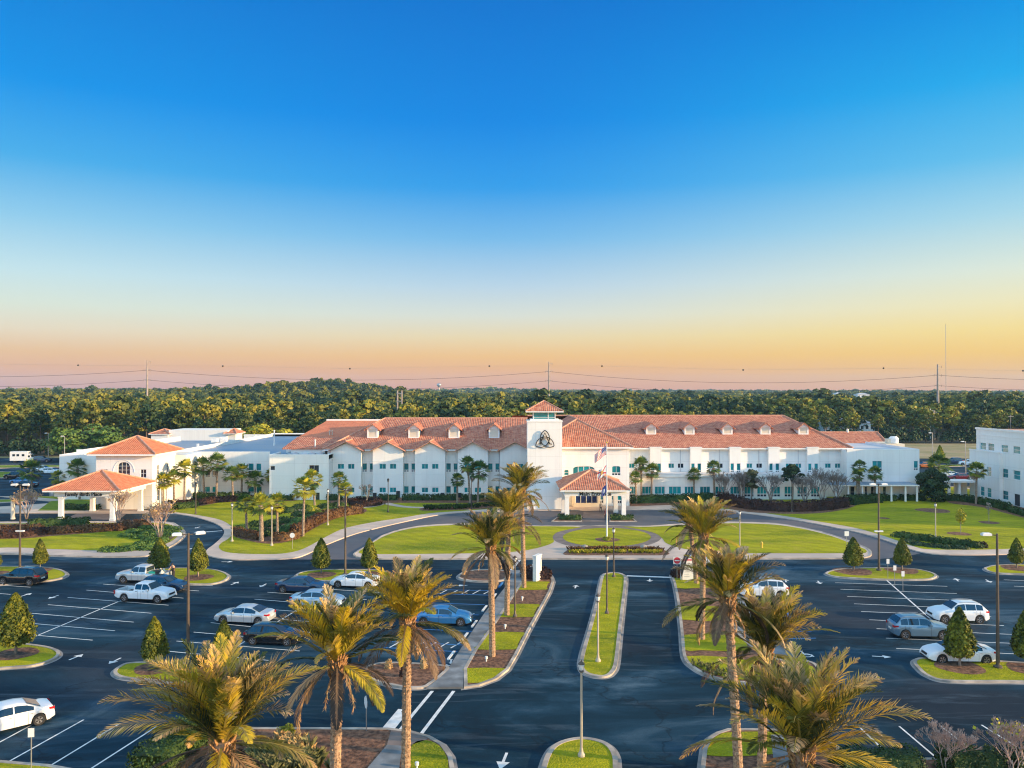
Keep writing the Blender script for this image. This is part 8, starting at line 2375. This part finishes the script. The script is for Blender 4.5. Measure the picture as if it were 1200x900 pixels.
# marker balls on a thin far line high over the woods
bl = [(91.5, 428), (261, 429), (410, 432), (573.5, 429), (705.5, 429), (871, 433.5), (1035.5, 431.5), (1199, 434.5)]
BY = 430
bp = [(X150(x, BY), BY, Z150(y, BY)) for x, y in bl]
mb = MB().tube([(X150(-150, BY), BY, Z150(425, BY))]+bp+[(X150(1400, BY), BY, Z150(437, BY))], .03, 4, cap=False)
tag(mb.build('power_line', M['steel'], None), 'hair-thin topmost cable carrying the dark marker balls', 'power line', 'power lines')
M['ball'] = plain('marker_ball', (.05, .04, .035), .6)
pos_ = ['farthest left', 'second from the left', 'third, above the wooded hill', 'fourth, left of the tower', 'fifth, right of the thin middle pylon', 'sixth, over the right wing', 'seventh, left of the right pylon', 'at the right edge']
for (x, y, z), w_ in zip(bp, pos_):
    o = MB().lathe([(.03, -.48), (.28, -.40), (.46, -.18), (.50, 0), (.46, .18), (.28, .40), (.03, .48)], (x, y, z), 10).build('marker_ball', M['ball'], None, smooth=True)
    tag(o, 'dark marker ball on the thin sky cable, '+w_, 'marker ball', 'marker balls on the sky cable')
# wooden H-frame poles behind the ridge
for i, px in enumerate((465.8, 470.8)):
    Y = 380; x = X150(px, Y); zt = Z150(457.5, Y)
    o = empty('utility_pole', (x, Y, 0), 0, ('left' if i == 0 else 'right')+' pole of the close pair standing behind the left ridge', 'utility pole', 'pair of poles behind the ridge')
    MB().lathe([(.42, 0), (.34, zt)], (0, 0, 0), 8).build('shaft', M['conc_pole'], o, local=True)
    MB().box(-1.0 if i else -.3, .3 if i else 1.0, -.5, -.35, zt-1.6, zt-1.3).box(-1.0 if i else -.3, .3 if i else 1.0, -.5, -.35, zt-5.2, zt-4.9).build('crossarm', M['steel'], o, local=True)
for px, pt_, Y, lab, w in [(1094.5, 481, 330, 'short thick pole with transformer drums left of the right pylon', .42), (1141, 482, 318, 'pale pole with transformer drums rising behind the three-storey building', .32), (1055, 478, 345, 'thin grey pole among the right woods', .16), (1184, 486, 315, 'thin pole with a crossarm at the right edge', .16), (1090, 479, 326, 'thin blue-white pole beside the transformer pole', .2)]:
    x = X150(px, Y); zt = Z150(pt_, Y); o = empty('utility_pole', (x, Y, 0), 0, lab, 'utility pole', 'utility poles in the right woods')
    MB().lathe([(w, 0), (w*.8, zt)], (0, 0, 0), 8).build('shaft', M['lamp_white'] if w < .25 and px < 1100 else M['conc_pole'], o, local=True)
    MB().box(-1.1, 1.1, -.3, -.15, zt-.8, zt-.6).build('crossarm', M['steel'], o, local=True)
    if w > .3:
        for sg in (-1, 1): MB().lathe([(.25, 0), (.27, .3), (.22, 1.0)], (sg*.55, 0, zt-2.6), 8).build('transformer', M['steel'], o, local=True)
for k, (dz) in enumerate((0.7, 1.3, 2.6)):
    wire((X150(1094.5, 330), 330, Z150(481, 330)-dz), (X150(1141, 318), 318, Z150(482, 318)-dz), .5, ['top', 'middle', 'lower'][k]+' slack cable between the two transformer poles', .035)
    wire((X150(1141, 318), 318, Z150(482, 318)-dz), (X150(1230, 312), 312, Z150(484, 312)-dz), .5, ['top', 'middle', 'lower'][k]+' slack cable running off right from the pale transformer pole', .035)
# radio mast
Y = 900; x = X150(1108.5, Y); o = empty('radio_mast', (x, Y, 0), 0, 'very tall hair-thin radio mast right of the right pylon', 'mast')
mb = MB(); zt = Z150(381, Y)
for a in range(3): mb.tube([(.35*math.cos(a*2.1), .35*math.sin(a*2.1), 0), (.35*math.cos(a*2.1), .35*math.sin(a*2.1), zt)], .10, 4)
for i in range(30): mb.tube([(.35, 0, zt*i/30), (-.2, .3, zt*(i+1)/30)], .05, 3)
mb.build('lattice', M['steel'], o, local=True)
MB().lathe([(.15, 0), (.15, 1.2)], (0, 0, zt), 6).build('beacon', M['dark'], o, local=True)
# water tower and a thin mast on the horizon
Y = 2350; x = X150(514.5, Y); g = hill(x, Y); o = empty('water_tower', (x, Y, g), 0, 'small round water tower standing on the far horizon left of centre', 'water tower')
zt = Z150(452.5, Y)-g
MB().lathe([(2.2, 0), (1.3, 5), (1.2, zt-4), (2.5, zt-2)], (0, 0, 0), 12).build('stem', M['steel'], o, local=True)
MB().lathe([(2.5, zt-2), (6.0, zt+1), (6.6, zt+4), (5.2, zt+7), (1.0, zt+8.6)], (0, 0, 0), 16).build('tank', M['steel'], o, smooth=True, local=True)
Y = 2200; x = X150(493, Y); g = hill(x, Y); o = empty('radio_mast', (x, Y, g), 0, 'short thin mast on the horizon left of the water tower', 'mast')
MB().lathe([(.5, 0), (.35, Z150(446, Y)-g)], (0, 0, 0), 6).build('shaft', M['steel'], o, local=True)
MB().lathe([(.9, 0), (.9, 2.0)], (0, 0, Z150(446, Y)-g-3), 6).build('antenna_drum', M['steel'], o, local=True)

# ------------------------------------------------------------------ evening air
hz, N, L, b = new_mat('haze')
N.remove(b)
pv = N.new('ShaderNodeVolumePrincipled')
pv.inputs['Color'].default_value = (0.38, 0.68, 1.0, 1); pv.inputs['Density'].default_value = 0.00010; pv.inputs['Anisotropy'].default_value = 0.0
L.new(pv.outputs[0], N['Material Output'].inputs['Volume'])
tag(MB().box(-5230, 5230, -620, 4720, -1.2, 112).build('haze', hz), kind='stuff')
SC.cycles.volume_bounces = 0
